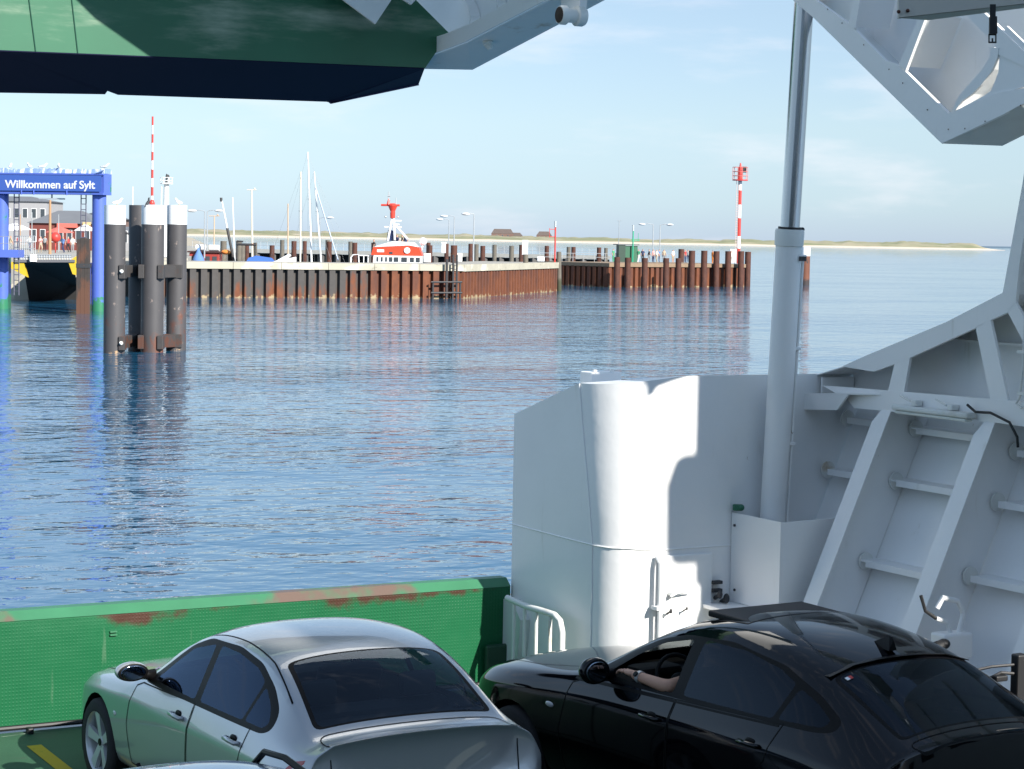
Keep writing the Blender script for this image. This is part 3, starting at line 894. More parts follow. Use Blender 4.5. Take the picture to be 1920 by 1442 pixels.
# ================================================================== WATER
def water_mat():
    t = NT('sea_water')
    g = t.n('ShaderNodeNewGeometry')
    def nz(scale, vec, det, rot=0.5):
        mp = t.n('ShaderNodeMapping'); mp.inputs['Scale'].default_value = vec; mp.inputs['Rotation'].default_value = (0, 0, rot)
        mp.inputs['Location'].default_value = (random.uniform(0, 50), random.uniform(0, 50), 0)
        t.l(g.outputs['Position'], mp.inputs['Vector'])
        z = t.n('ShaderNodeTexNoise'); z.inputs['Scale'].default_value = scale; z.inputs['Detail'].default_value = det; z.inputs['Roughness'].default_value = 0.5
        t.l(mp.outputs[0], z.inputs['Vector']); return z.outputs['Fac']
    big = nz(0.16, (1, 1.4, 1), 2, 0.35)
    mid = nz(1.05, (0.85, 1.15, 1), 2.5, 0.30)
    sml = nz(3.4, (0.9, 1.2, 1), 2, 0.15)
    patch = nz(0.022, (1, 2.2, 1), 3, 0.4)
    amp = t.ramp(patch, 0.35, 0.65, 0.55, 1.15)
    h = t.math('ADD', t.math('MULTIPLY', big, 0.16), t.math('MULTIPLY', mid, 0.105))
    h = t.math('ADD', h, t.math('MULTIPLY', sml, 0.017))
    h = t.math('MULTIPLY', h, amp)
    b = t.n('ShaderNodeBump'); b.inputs['Strength'].default_value = 1.0; b.inputs['Distance'].default_value = 1.0
    t.l(h, b.inputs['Height']); t.l(b.outputs[0], t.b.inputs['Normal'])
    t.b.inputs['Base Color'].default_value = (0.014, 0.082, 0.158, 1)
    t.b.inputs['Roughness'].default_value = 0.03
    t.b.inputs['IOR'].default_value = 1.333
    return t.m
M['water'] = water_mat()
bm = NB()
SZ = 20000
plate(bm, [(-SZ, -SZ, 0), (SZ, -SZ, 0), (SZ, SZ, 0), (-SZ, SZ, 0)])
tag(fin(bm, 'sea', M['water'], base=(0, 0, 0)), kind='structure')

# ================================================================== HARBOUR
def sheetpile_mat(name, base, rust_lo, rust_hi, k):
    t = NT(name)
    st = t.noise(0.55, (1, 1, 0.35), detail=6, rough=0.65)
    c = t.mix(t.noise(2.0, detail=5), tuple(v * 0.75 for v in base), tuple(v * 1.25 for v in base))
    zr = t.n('ShaderNodeMapRange'); zr.inputs['From Min'].default_value = 2.4; zr.inputs['From Max'].default_value = 0.2
    zr.inputs['To Max'].default_value = k; t.l(t.wz(), zr.inputs['Value'])
    v = t.math('ADD', st, zr.outputs[0])
    rc = t.mix(t.noise(3.0, (1, 1, 0.4)), (0.075, 0.022, 0.012), (0.22, 0.07, 0.024))
    c = t.mix(t.ramp(v, rust_lo, rust_hi), c, rc)
    # barnacles and salt just over the water
    zb = t.n('ShaderNodeMapRange'); zb.inputs['From Min'].default_value = 0.75; zb.inputs['From Max'].default_value = 0.0
    zb.inputs['To Max'].default_value = 0.34; t.l(t.wz(), zb.inputs['Value'])
    c = t.mix(t.ramp(t.math('ADD', t.noise(1.6, detail=6), zb.outputs[0]), 0.78, 0.90), c, (0.34, 0.26, 0.15))
    t.l(c, t.b.inputs['Base Color']); t.b.inputs['Roughness'].default_value = 0.8
    return t.m
M['pile_grey'] = sheetpile_mat('grey_sheet_piling', (0.062, 0.056, 0.052), 0.60, 0.78, 0.18)
M['pile_rust'] = sheetpile_mat('rusty_sheet_piling', (0.095, 0.034, 0.02), 0.40, 0.62, 0.10)
M['quay_top'] = pm('quay_paving', (0.33, 0.31, 0.27), 0.9, var=0.15, vscale=0.4)

def sheet_wall(A, B, z0, z1, period, depth, outer=0.56, slope=0.07):
    """trapezoid sheet piling from A to B (plan), faces on the right of A->B"""
    A, B = Vector((A[0], A[1], 0)), Vector((B[0], B[1], 0))
    d = (B - A); Ln = d.length; d.normalize(); n = Vector((d.y, -d.x, 0))
    pts = []; x = 0
    k = max(1, round(Ln / period)); p = Ln / k
    for i in range(k):
        o = i * p
        pts += [(o, depth), (o + slope * p, 0), (o + (slope + outer) * p, 0), (o + (2 * slope + outer) * p, depth)]
    pts.append((Ln, depth))
    bm = NB(); lo, hi = [], []
    for s, q in pts:
        P = A + d * s - n * q
        lo.append(bm.verts.new((P.x, P.y, z0))); hi.append(bm.verts.new((P.x, P.y, z1)))
    for i in range(len(lo) - 1): bm.faces.new((lo[i], lo[i + 1], hi[i + 1], hi[i]))
    return bm, n
Q0, Q1, Q2 = onZ(330, 558, 0), onZ(868, 559.5, 0), onZ(1046, 546, 0)
QZ = 3.2
quay = thing('quay_wall', 'long steel sheet pile quay with concrete coping, grey piles turning rusty along it', 'quay', (Q1.x, Q1.y, 0))
ext = (Q0 - Q1).normalized() * 4
def capping(bm, A, B, z0, z1, th, over):
    d = (B - A); d.z = 0; d.normalize(); n = Vector((d.y, -d.x, 0))
    a = A + n * over; b = B + n * over; c = B - n * th; e = A - n * th
    prism(bm, [(p.x, p.y, z0) for p in (a, b, c, e)], (0, 0, z1 - z0))
QS = Q0.lerp(Q1, 0.66)
bm, nq = sheet_wall(Q0 + ext, QS, -1.5, 2.62, 1.06, 0.42); fin(bm, 'sheet_piling', M['pile_grey'], quay)
bm, _n = sheet_wall(QS, Q1, -1.5, 2.62, 1.06, 0.42); fin(bm, 'sheet_piling', M['pile_rust'], quay)
bm, _n2 = sheet_wall(Q1, Q2, -1.5, 2.62, 1.06, 0.42); fin(bm, 'sheet_piling', M['pile_rust'], quay)
nA = Vector((nq.x, nq.y, 0)); nB = _n2
seg = 7
for i in range(seg):
    a, b = (Q0 + ext).lerp(Q1, i / seg), (Q0 + ext).lerp(Q1, (i + 1) / seg)
    dd_ = (b - a).normalized() * 0.02
    bm = NB(); capping(bm, a + dd_, b - dd_, 2.60, QZ, 1.0, 0.10); fin(bm, 'coping_beam', M['concrete'], quay)
for i in range(3):
    a, b = Q1.lerp(Q2, i / 3), Q1.lerp(Q2, (i + 1) / 3)
    dd_ = (b - a).normalized() * 0.02
    bm = NB(); capping(bm, a + dd_, b - dd_, 2.56 , QZ + 0.004, 1.0, 0.10); fin(bm, 'coping_beam', M['concrete'], quay)
# quay top and the end wall at the harbour mouth
back = 9.0
bm = NB()
e1 = Q2 - nB * back; e0 = (Q0 + ext) - nA * back; em = Q1 - nA * back * 0.9 - nB * 1.0
prism(bm, [(p.x, p.y, QZ - 0.03) for p in ((Q0 + ext) - nA * .5, Q1 - nA * .5, Q2 - nB * .5, e1, em, e0)], (0, 0, -0.5))
tag(fin(bm, 'quay_surface', M['quay_top'], base=(Q1.x, Q1.y + 4, QZ - 0.5)), kind='structure')
bm, _x = sheet_wall(Q2, e1, -1.5, 2.9, 1.06, 0.3); fin(bm, 'sheet_piling', M['pile_rust'], quay)

# dark steel landing ladder hung on the quay
lf = thing('landing_ladder', 'dark steel landing frame with ladder standing before the rusty quay wall', 'ladder', onZ(838, 556, 0))
def qf(px, py, off=0.55):
    """point of the picture on a plane just in front of the quay face"""
    o = Q1 + nA * off; r_ = ray(px, py); tt = (o - CAM).dot(nA) / r_.dot(nA); return CAM + r_ * tt
for a, b, r_ in (((812, 527), (811, 560), .10), ((838, 486), (836, 560), .13), ((850, 478), (848, 560), .10), ((857, 478), (856, 560), .10), ((863, 527), (862, 560), .10)):
    bm = NB(); p, q = qf(*a), qf(*b); cyl(bm, (p.x, p.y, p.z), (p.x, p.y, -0.8), r_, n=8); fin(bm, 'upright', M['dark_steel'], lf)
for y in (529, 549):
    bm = NB(); cyl(bm, qf(808, y, .62), qf(866, y, .62), .09, n=8); fin(bm, 'crossbeam', M['dark_steel'], lf)
for y in range(484, 548, 7):
    bm = NB(); cyl(bm, qf(850, y), qf(857, y), .035, n=6); fin(bm, 'rung', M['dark_steel'], lf)

# timber fender piles at the quay end
def pole(name, p, r, z1, m, label, cat, group=None, r1=None, n=12, z0=-1.5, tilt=(0, 0)):
    bm = NB(); r1 = r if r1 is None else r1
    q = Vector((p.x + tilt[0], p.y + tilt[1], z1))
    lathe_pts = [(p.x, p.y, z0), (p.x + tilt[0] * .5, p.y + tilt[1] * .5, (z0 + z1) / 2), q]
    tube(bm, [Vector(x) for x in lathe_pts], [r, (r + r1) / 2, r1], n)
    o = fin(bm, name, m, smooth=40, base=(p.x, p.y, max(0, z0)))
    return tag(o, label, cat, group)
for px, pt, pb, lab in ((984, 477, 549, 'weathered grey timber fender pile against the rusty quay end'), (1046, 472, 546, 'leaning grey timber fender pile at the corner of the quay')):
    p = onZ(px + 3, pb, 0); zt = zat(pt, p, px)
    pole('fender_pile', p, 0.27, zt, M['grey_wood'], lab, 'pile', tilt=(-0.18, 0))
p = onZ(1065, 530, 0)
pole('fender_pile', p, 0.27, zat(463, p, 1068), M['grey_wood'], 'grey timber pile standing in the gap of the harbour mouth', 'pile')
p = onZ(1135, 528, 0)
pole('fender_pile', p, 0.25, zat(465, p, 1137), M['grey_wood'], 'grey timber pile beside the dark dock opening', 'pile')

# ---- second jetty across the harbour, dark underneath
J0, J1 = at(345, 480, 312), at(1140, 480, 305)
J0.z = J1.z = 0
jd = (J1 - J0); jd.z = 0; jl = jd.length; jd.normalize(); jn = Vector((jd.y, -jd.x, 0))
jet = thing('jetty', 'long low jetty across the harbour basin with dark openings under its deck', 'jetty', (J0.lerp(J1, .5)))
JZ = zat(479, J1, 1100)
bm = NB(); prism(bm, [(p.x, p.y, JZ - .5) for p in (J0, J1, J1 - jn * 5, J0 - jn * 5)], (0, 0, .5)); fin(bm, 'jetty_deck', pm('jetty_concrete', (0.30, 0.30, 0.28), .9, var=.2), jet)
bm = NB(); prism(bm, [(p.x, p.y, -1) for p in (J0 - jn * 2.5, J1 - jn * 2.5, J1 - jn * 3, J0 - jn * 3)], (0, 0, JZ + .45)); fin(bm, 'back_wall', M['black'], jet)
k = 26
for i in range(k):
    p = J0.lerp(J1, (i + .5) / k) - jn * 0.4
    bm = NB(); box(bm, (p.x - .35, p.y - .35, -1), (p.x + .35, p.y + .35, JZ - .45)); fin(bm, 'jetty_leg', pm('jetty_leg', (0.10, 0.095, 0.09), .9) if i == 0 else bpy.data.materials['jetty_leg'], jet)
# quay railing on the jetty
bm = NB()
for z in (0.55, 1.05): cyl(bm, J0 + Vector((0, 0, JZ + z)) - jn * 4.5, J1 + Vector((0, 0, JZ + z)) - jn * 4.5, 0.03, n=5)
for i in range(60):
    p = J0.lerp(J1, i / 60) - jn * 4.5; cyl(bm, (p.x, p.y, JZ), (p.x, p.y, JZ + 1.05), .03, n=5)
fin(bm, 'jetty_railing', M['steel'], jet)

# mooring posts in the basin: (px, top, bottom row hidden by quay, depth, colour)
basin = [(510, 460, 'rust', 262), (529, 450, 'grey', 300), (551, 452, 'rust', 255), (571, 452, 'rust', 305), (617, 453, 'rust', 250), (614, 450, 'grey', 300),
         (657, 453, 'grey', 300), (665, 455, 'rust', 252), (700, 455, 'rust', 295), (806, 460, 'rust', 262), (803, 455, 'rust', 300), (837, 457, 'rust', 300), (851, 460, 'rust', 224), (882, 457, 'rust', 300), (893, 458, 'grey', 285),
         (905, 461, 'rust', 262), (927, 459, 'grey', 300), (959, 461, 'grey', 270), (977, 459, 'rust', 296), (984, 462, 'white', 297), (1025, 461, 'rust', 295),
         (1075, 463, 'rust', 290), (1123, 464, 'rust', 288), (448, 452, 'grey', 245), (477, 455, 'grey', 245), (419, 452, 'grey', 240), (455, 456, 'grey', 262), (463, 458, 'rust', 300)]
near = {'rust': 'rusty brown mooring post', 'grey': 'grey weathered mooring post', 'white': 'white-topped mooring post'}
for i, (px, pt, c, d) in enumerate(basin):
    p = at(px, 480, d); zt = zat(pt, p, px); p.z = 0
    w_ = ('behind the yachts' if px < 680 else 'beside the rescue boat' if px < 830 else 'behind the near quay' if px < 1050 else 'in the harbour mouth')
    far_ = 'far out by the jetty' if d > 280 else 'close in'
    pole('mooring_post', p, 0.30 if d > 240 else .34, zt, M['rust'] if c == 'rust' else M['grey_wood'] if c == 'grey' else M['white_flat'],
         '%s %s, %s' % (near[c], w_, far_), 'post', 'mooring posts in the harbour basin', n=10)

# ---- pier head at the harbour mouth
P0, P1 = onZ(1140, 538.5, 0), onZ(1396, 537.5, 0)
pier = thing('pier_head', 'rusty sheet pile pier head with timber deck at the harbour mouth', 'pier', P0.lerp(P1, .5))
bm, npier = sheet_wall(P0, P1, -1.5, 2.55, 0.95, 0.35); fin(bm, 'sheet_piling', M['pile_rust'], pier)
PZ = 2.95
b0_, b1_ = P0 - npier * 12, P1 - npier * 12
bm, _x = sheet_wall(P1, b1_, -1.5, 2.55, 0.95, 0.35); fin(bm, 'sheet_piling', M['pile_rust'], pier)
bm, _x = sheet_wall(b0_, P0, -1.5, 2.55, 0.95, 0.35); fin(bm, 'sheet_piling', M['pile_rust'], pier)
bm = NB(); prism(bm, [(p.x, p.y, 2.5) for p in (P0 + npier * .15, P1 + npier * .15, b1_, b0_)], (0, 0, PZ - 2.5))
fin(bm, 'pier_deck', pm('pier_deck', (0.24, 0.17, 0.11), .85, var=.3), pier)
bm = NB()
for z in (.55, 1.05): cyl(bm, b0_ + Vector((0, 0, PZ + z)), b1_ + Vector((0, 0, PZ + z)), .035, n=5)
for i in range(14):
    p = b0_.lerp(b1_, i / 13); cyl(bm, (p.x, p.y, PZ), (p.x, p.y, PZ + 1.05), .035, n=5)
fin(bm, 'pier_railing', M['steel'], pier)
pp = [(1176, 483, 540), (1156, 482, 540), (1208, 484, 540), (1248, 484, 540), (1271, 484, 540), (1296, 470, 539), (1319, 470, 539), (1342, 471, 538), (1364, 471, 538), (1388, 471, 538), (1401, 472, 537)]
for i, (px, pt, pb) in enumerate(pp):
    p = onZ(px, pb, 0); zt = zat(pt, p, px)
    lab = 'short rusty tube pile in front of the pier head' if pt > 480 else 'tall rusty tube pile in front of the pier head'
    pole('tube_pile', p, 0.36 if pt > 480 else .40, zt, M['rust'], lab, 'pile', 'tube piles along the pier head' if i < 10 else 'tube piles along the pier head')
p = at(1277, 490, 300); pole('tube_pile', Vector((p.x, p.y, 0)), .4, zat(467, p, 1277), M['rust'], 'rusty tube pile at the back of the pier head among the visitors', 'pile')

# mono pile out on the right
p = onZ(1509, 535, 0)
mp_ = thing('mooring_pile', 'stout rusty mooring pile with white top standing alone off the pier', 'pile', (p.x, p.y, 0))
zt = zat(463, p, 1509); zw = zat(480, p, 1509); r_ = 8.5 / 4100 * (p - CAM).dot(_w) 
bm = NB(); cyl(bm, (p.x, p.y, -2), (p.x, p.y, zw), r_, n=24); fin(bm, 'shaft', pm('mono_pile', (0.15, 0.055, 0.03), .75, var=.35, vscale=.8, mixes=[((0.04, 0.03, 0.03), 1.0, .62, .75, (1, 1, 1), (1.2, 0, .4))]), mp_, smooth=40)
bm = NB(); cyl(bm, (p.x, p.y, zw), (p.x, p.y, zt), r_ * 1.02, n=24); fin(bm, 'white_band', M['white_flat'], mp_, smooth=40)

# ---- light mast on the pier
p = at(1384, 488, 291); zb = PZ
lm = thing('light_mast', 'tall red and white banded harbour light mast with caged gallery on the pier', 'light mast', (p.x, p.y, PZ))
def zz(py): return zat(py, p, 1386)
bands = [(488, 466, 'red_paint'), (466, 443, 'white_flat'), (443, 409, 'red_paint'), (409, 384, 'white_flat'), (384, 357, 'red_paint'), (357, 339, 'white_flat')]
for a, b, m in bands:
    bm = NB(); cyl(bm, (p.x, p.y, PZ if a == 488 else zz(a)), (p.x, p.y, zz(b)), .25, n=14); fin(bm, 'mast_band', M[m], lm, smooth=40)
bm = NB(); cyl(bm, (p.x, p.y, zz(339)), (p.x, p.y, zz(337)), 1.02, n=20); fin(bm, 'gallery', M['red_paint'], lm)
bm = NB(); cyl(bm, (p.x, p.y, zz(337)), (p.x, p.y, zz(313)), .34, .26, n=14); cyl(bm, (p.x, p.y, zz(313)), (p.x, p.y, zz(306)), .16, .08, n=10)
fin(bm, 'lantern', M['red_paint'], lm)
bm = NB()
for i in range(10):
    a = i / 10 * 6.283; q = Vector((p.x + math.cos(a), p.y + math.sin(a), 0)); cyl(bm, (q.x, q.y, zz(337)), (q.x, q.y, zz(314)), .035, n=5)
for py in (314, 322, 330):
    for i in range(16):
        a, b = i / 16 * 6.283, (i + 1) / 16 * 6.283
        cyl(bm, (p.x + math.cos(a), p.y + math.sin(a), zz(py)), (p.x + math.cos(b), p.y + math.sin(b), zz(py)), .035, n=5, cap=False)
fin(bm, 'cage', pm('red_white_rail', (0.62, 0.22, 0.2), .5), lm)
bm = NB(); q = at(1396, 318, 290.5); box(bm, q - Vector((.3, .1, .4)), q + Vector((.3, .1, .4))); fin(bm, 'signal_board', M['black'], lm)
bm = NB()
for s_ in (-.32, -.62): cyl(bm, (p.x + s_, p.y - .1, PZ), (p.x + s_ , p.y - .1, zz(338)), .03, n=5)
for i in range(28):
    z = PZ + .3 + i * .33
    if z < zz(339): cyl(bm, (p.x - .32, p.y - .1, z), (p.x - .62, p.y - .1, z), .025, n=5)
fin(bm, 'ladder', pm('pale_ladder', (0.6, 0.45, 0.42), .5), lm)

# ---- signal masts at the harbour mouth
for px, pt, pb, m, lab, d in ((1040, 414, 500, 'red_paint', 'slim red signal mast with a grey lamp stack on the quay end', 243), (1186, 421, 492, 'g', 'slim green signal mast with lamp stack beside the green hut', 286)):
    if m == 'g':
        M['g'] = pm('signal_green', (0.02, 0.33, 0.19), .5)
    p = at(px, pb, d); zb = QZ if d < 250 else PZ
    sm = thing('signal_mast', lab, 'signal mast', (p.x, p.y, zb))
    f_ = lambda y: zat(y, p, px)
    bm = NB(); cyl(bm, (p.x, p.y, zb), (p.x, p.y, f_(pt + 12)), .09, n=10); fin(bm, 'mast', M[m], sm, smooth=40)
    for i in range(3):
        bm = NB(); z = f_(pt + 12 - i * 4); cyl(bm, (p.x, p.y, z), (p.x, p.y, z + .2), .15, .14, n=10); fin(bm, 'lamp_stack', M['steel'], sm)
    bm = NB()
    if d < 250:
        for y in (430, 444): cyl(bm, (p.x, p.y, f_(y)), (p.x - .75, p.y, f_(y)), .035, n=5)
        cyl(bm, (p.x - .75, p.y, f_(428)), (p.x - .75, p.y, f_(446)), .03, n=5)
    else:
        for y in (449, 452): cyl(bm, (p.x - .3, p.y, f_(y)), (p.x + 1.0, p.y, f_(y - 1)), .04, n=5)
        cyl(bm, (p.x + .8, p.y, f_(452)), (p.x + .8, p.y, f_(437)), .03, n=5)
    fin(bm, 'bracket', M[m], sm)
# ---- lamp posts: (px, py of head, depth, arm direction)
def lamp_post(px, pt, d, arm_, zb, lab, hgt=None, grp=None):
    p = at(px, pt, d)
    o = thing('lamp_post', lab, 'lamp post', (p.x, p.y, zb), grp)
    bm = NB(); cyl(bm, (p.x, p.y, zb), (p.x, p.y, p.z), .09, .06, n=8); fin(bm, 'pole', M['steel'], o, smooth=40)
    for a in arm_:
        bm = NB(); q = p + _r * (a * 1.0)
        tube(bm, [p, p + _r * a * .6 + Vector((0, 0, .12)), q + Vector((0, 0, .08))], .04, 6); fin(bm, 'arm', M['steel'], o)
        bm = NB(); ball(bm, q + _r * a * .3 + Vector((0, 0, .04)), .42, (1.2, 1.2, .35), seg=10); fin(bm, 'lamp_head', M['white_flat'], o, smooth=True)
lamp_post(384, 396, 222, (-1,), QZ, 'single-arm grey lamp post near the red wheelhouse')
lamp_post(389, 396, 250, (1,), QZ, 'lamp post with head turned right above the fishing boats')
lamp_post(842, 412, 300, (-1,), JZ, 'lower lamp post of the close pair behind the rescue boat')
lamp_post(852, 406, 270, (-1,), QZ, 'taller lamp post of the close pair behind the rescue boat')
lamp_post(889, 402, 236, (-.7,), QZ, 'thick white lamp post standing alone on the near quay')
p = at(889, 402, 236.3)
lamp_post(1225, 421, 300, (-1.2,), PZ, 'lamp post with head turned left above the visitors on the pier')
lamp_post(1238, 422, 296, (1,), PZ, 'lamp post with head turned right above the visitors on the pier')
lamp_post(600, 409, 280, (1.0,), JZ, 'lamp post far behind the tallest yacht masts')
p = at(1161, 414, 330)
o = thing('radio_mast', 'thin grey aerial mast with short crossbar behind the pier', 'mast', (p.x, p.y, 0))
bm = NB(); cyl(bm, (p.x, p.y, 0), (p.x, p.y, p.z), .07, .05, n=6); cyl(bm, p - _r * .35, p + _r * .35, .04, n=5); fin(bm, 'pole', M['steel'], o)

# ---- green hut on the pier
p = at(1174, 490, 287); M['hutg'] = pm('hut_green', (0.025, 0.11, 0.06), .55, var=.15)
hut = thing('green_hut', 'small dark green hut with flat roof on the pier head', 'hut', (p.x, p.y, PZ))
hw = 19 / 4100 * 287; zt = zat(461, p, 1174)
rm = Matrix.Rotation(-YAW + .25, 3, 'Z')
bm = NB(); box(bm, (p.x - hw + .55, p.y - .9, PZ), (p.x + hw, p.y + 1.2, zt), rot=rm); fin(bm, 'wall', M['hutg'], hut)
bm = NB(); box(bm, (p.x - hw, p.y - 1.0, PZ), (p.x - hw + .9, p.y + .2, zt + .1), rot=rm, org=(p.x, p.y, PZ)); fin(bm, 'door', pm('hut_dark', (0.02, 0.05, 0.035), .5), hut)
bm = NB(); box(bm, (p.x - hw - .1, p.y - 1.1, zt + .11), (p.x + hw + .1, p.y + 1.3, zt + .22), rot=rm, org=(p.x, p.y, PZ)); fin(bm, 'roof', pm('hut_roof', (0.10, 0.11, 0.11), .7), hut)
# white cabinets standing on quay and pier
for px, py, d, w_, h_, lab in ((862, 485, 234, .26, .9, 'white cabinet box on the quay beside the red post'), (1014, 488, 250, .42, .55, 'low white cabinet near the quay end'), (1374, 484, 296, .42, 1.9, 'tall white cabinet on the pier near the light mast'), (984, 478, 296, .4, 2.0, 'narrow white cabinet far out on the jetty'), (832, 474, 300, .34, 1.5, 'white service box on the jetty right of the rescue boat'), (801, 488, 222, .36, .9, 'square white box on the quay by the rescue boat stern')):
    p = at(px, py, d); zb = JZ if d == 300 or px == 984 else (PZ if px > 1100 else QZ)
    o = thing('cabinet', lab, 'cabinet', (p.x, p.y, zb))
    bm = NB(); box(bm, (p.x - w_, p.y - .3, zb), (p.x + w_, p.y + .3, zb + h_), bev=.04, rot=Matrix.Rotation(-YAW, 3, 'Z'), org=(p.x, p.y, zb)); fin(bm, 'case', M['white_flat'], o)
    bm = NB(); box(bm, (p.x - w_ * .85, p.y - .33, zb + .12), (p.x + w_ * .85, p.y - .305, zb + h_ - .1), rot=Matrix.Rotation(-YAW, 3, 'Z'), org=(p.x, p.y, zb)); fin(bm, 'door', M['white'], o)

# ---- far dunes and beach
def dune_mat():
    t = NT('dune_grass')
    c = t.mix(t.ramp(t.noise(0.012, (1, 1, 6), detail=6, rough=0.65), 0.38, 0.62), (0.19, 0.20, 0.10), (0.33, 0.29, 0.19))  # grass tones shifted to beige to stand for distance haze
    c = t.mix(t.ramp(t.noise(0.02, (1, 1, 4), detail=4), 0.60, 0.72), c, (0.46, 0.39, 0.29))
    zz_ = t.math('ADD', t.wz(), t.math('MULTIPLY', t.noise(0.02), 2.0))
    c = t.mix(t.ramp(zz_, 2.9, 4.3), (0.62, 0.52, 0.41), c)
    t.l(c, t.b.inputs['Base Color']); t.b.inputs['Roughness'].default_value = 1.0
    return t.m
M['dune'] = dune_mat()
from mathutils import noise as mnoise
def dunes(name, pxa, pxb, d, hts, n=300, seed=0, taper=60):
    bm = NB(); rows = []
    for i in range(n + 1):
        px = pxa + (pxb - pxa) * i / n
        r_ = ray(px, 450); r_.z = 0
        k = min(1, (pxb - px) / taper)
        h = hts(px) * k
        h *= 1 + .30 * mnoise.noise((px * .012 + seed, 0, 0)) + .22 * mnoise.noise((px * .05, seed, 3)) + .10 * mnoise.noise((px * .16, seed, 7))
        row = []
        for dd_, z in ((0, -.2), (25, 1.6), (60, 2.8), (85, 4.0 + .2 * h), (130, .62 * h), (180, .80 * h * (1 + .25 * mnoise.noise((px * .04, 9, seed)))), (260, h), (330, .7 * h), (420, 0)):
            row.append(bm.verts.new(CAM.xy.to_3d() + r_ * (d + dd_) + Vector((0, 0, max(z, -.2) * (k if z > 0 else 1)))))
        rows.append(row)
    for a, b in zip(rows, rows[1:]):
        for j in range(len(a) - 1): bm.faces.new((a[j], b[j], b[j + 1], a[j + 1]))
    bmesh.ops.recalc_face_normals(bm, faces=bm.faces[:])
    o = fin(bm, name, M['dune'], base=(1500, 3000, 0), smooth=True)
    return tag(o, kind='structure')
dunes('dunes', -150, 1885, 3500, lambda px: 11.0 - 2.4 * max(0, min(1, (px - 500) / 700)) + (2.0 if px > 1350 else 0), seed=1)
bm = NB()
r0_, r1_ = ray(1840, 450), ray(2300, 450); r0_.z = r1_.z = 0
plate(bm, [r0_ * 9000 + Vector((0, 0, -1)), r1_ * 9000 + Vector((0, 0, -1)), r1_ * 9000 + Vector((0, 0, 9)), r0_ * 9000 + Vector((0, 0, 7))])
prism(bm, [r0_ * 9001 + Vector((0, 0, -1)), r1_ * 9001 + Vector((0, 0, -1)), r1_ * 9001 + Vector((0, 0, 9)), r0_ * 9001 + Vector((0, 0, 7))], (300, 500, -2))
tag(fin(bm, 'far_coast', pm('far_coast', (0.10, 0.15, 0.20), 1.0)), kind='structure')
M['thatch'] = pm('thatch', (0.11, 0.085, 0.075), .95, var=.2, vscale=.3)
M['brick'] = pm('dark_brick', (0.16, 0.10, 0.085), .9, var=.2)
def gable(o, w_, dp, eave, ridge, mw, mr_, hip=0.0, ov=.3):
    bm = NB(); box(bm, (-w_, -dp, -1), (w_, dp, eave)); 
    fin(bm, 'wall', mw, o)
    bm = NB()
    a = [(-w_ - ov, -dp - ov, eave + .01), (w_ + ov, -dp - ov, eave + .01), (w_ + ov, dp + ov, eave + .01), (-w_ - ov, dp + ov, eave + .01), (-w_ - ov + hip, 0, ridge), (w_ + ov - hip, 0, ridge)]
    v = [bm.verts.new(p) for p in a]
    for f in ((0, 1, 5, 4), (2, 3, 4, 5), (1, 2, 5), (3, 0, 4), (3, 2, 1, 0)): bm.faces.new([v[i] for i in f])
    fin(bm, 'roof', mr_, o)
def win(o, x0, x1, z0, z1, y, m='winblk', frame=.06):
    bm = NB(); box(bm, (x0 - frame, y - .05, z0 - frame), (x1 + frame, y + .02, z1 + frame)); f = fin(bm, 'window', M['white_flat'], o)
    bm = NB(); box(bm, (x0, y - .07, z0), (x1, y - .052, z1)); fin(bm, 'pane', M[m], f)
M['winblk'] = pm('window_glass', (0.05, 0.06, 0.07), .08)
for px, w_, ridge, lab in ((942, 19, 21, 'large thatched house on the far dunes, leftmost of three'), (967, 12, 15, 'low brown house on the far dunes between two bigger ones'), (1020, 13, 18, 'square thatched house on the far dunes, rightmost of three')):
    p = at(px, 447, 3760)
    o = thing('dune_house', lab, 'house', (p.x, p.y, 0), local=True, rotz=-YAW)
    gable(o, w_, 9, ridge * .62, ridge, M['brick'], M['thatch'], hip=5)
    for k in (-.5, 0, .5): win(o, k * w_ - 1, k * w_ + 1, ridge * .4, ridge * .52, -9)

# ---- mooring dolphin of four steel piles
M['dolphin'] = pm('dolphin_steel', (0.066, 0.062, 0.064), .55, var=.18, vscale=1.2,
    mixes=[((0.24, 0.19, 0.165), 3.2, .63, .68, (1, 1, .6)), ((0.12, 0.045, 0.028), 1.3, .66, .80, (1, 1, .5), (3.6, 0.0, .20)), ((0.42, 0.27, 0.15), 2.5, .80, .88, None, (1.2, 0, .25))])
dolp = [(217, 662, 20.0, True), (288, 660, 21.0, True), (333, 657, 18.5, True), (262, 655, 18.5, False)]
c = onZ(275, 659, 0)
dol = thing('mooring_dolphin', 'mooring dolphin of four dark steel piles braced together with white tops', 'mooring dolphin', (c.x, c.y, 0))
PC = []
for px, pb, rp, wh in dolp:
    p = onZ(px - 3, pb, 0); d = (p - CAM).dot(_w); r_ = rp / 4100 * d; PC.append((p, r_))
    zt, zw = zat(385, p, px), zat(421, p, px)
    bm = NB(); cyl(bm, (p.x, p.y, -3), (p.x, p.y, zw if wh else zt), r_, n=32); pl = fin(bm, 'pile', M['dolphin'], dol, smooth=40)
    if wh:
        bm = NB(); cyl(bm, (p.x, p.y, zw + .001), (p.x, p.y, zt), r_ * 1.012, n=32); fin(bm, 'white_band', M['white_flat'], pl, smooth=40)
ZD = [zat(509, PC[1][0], 288), zat(641, PC[1][0], 288)]
M['bracket'] = pm('bracket_steel', (0.05, 0.046, 0.045), .6, var=.2, mixes=[((.09, .036, .022), 2, .60, .78, None, (2.5, 0, .2))])
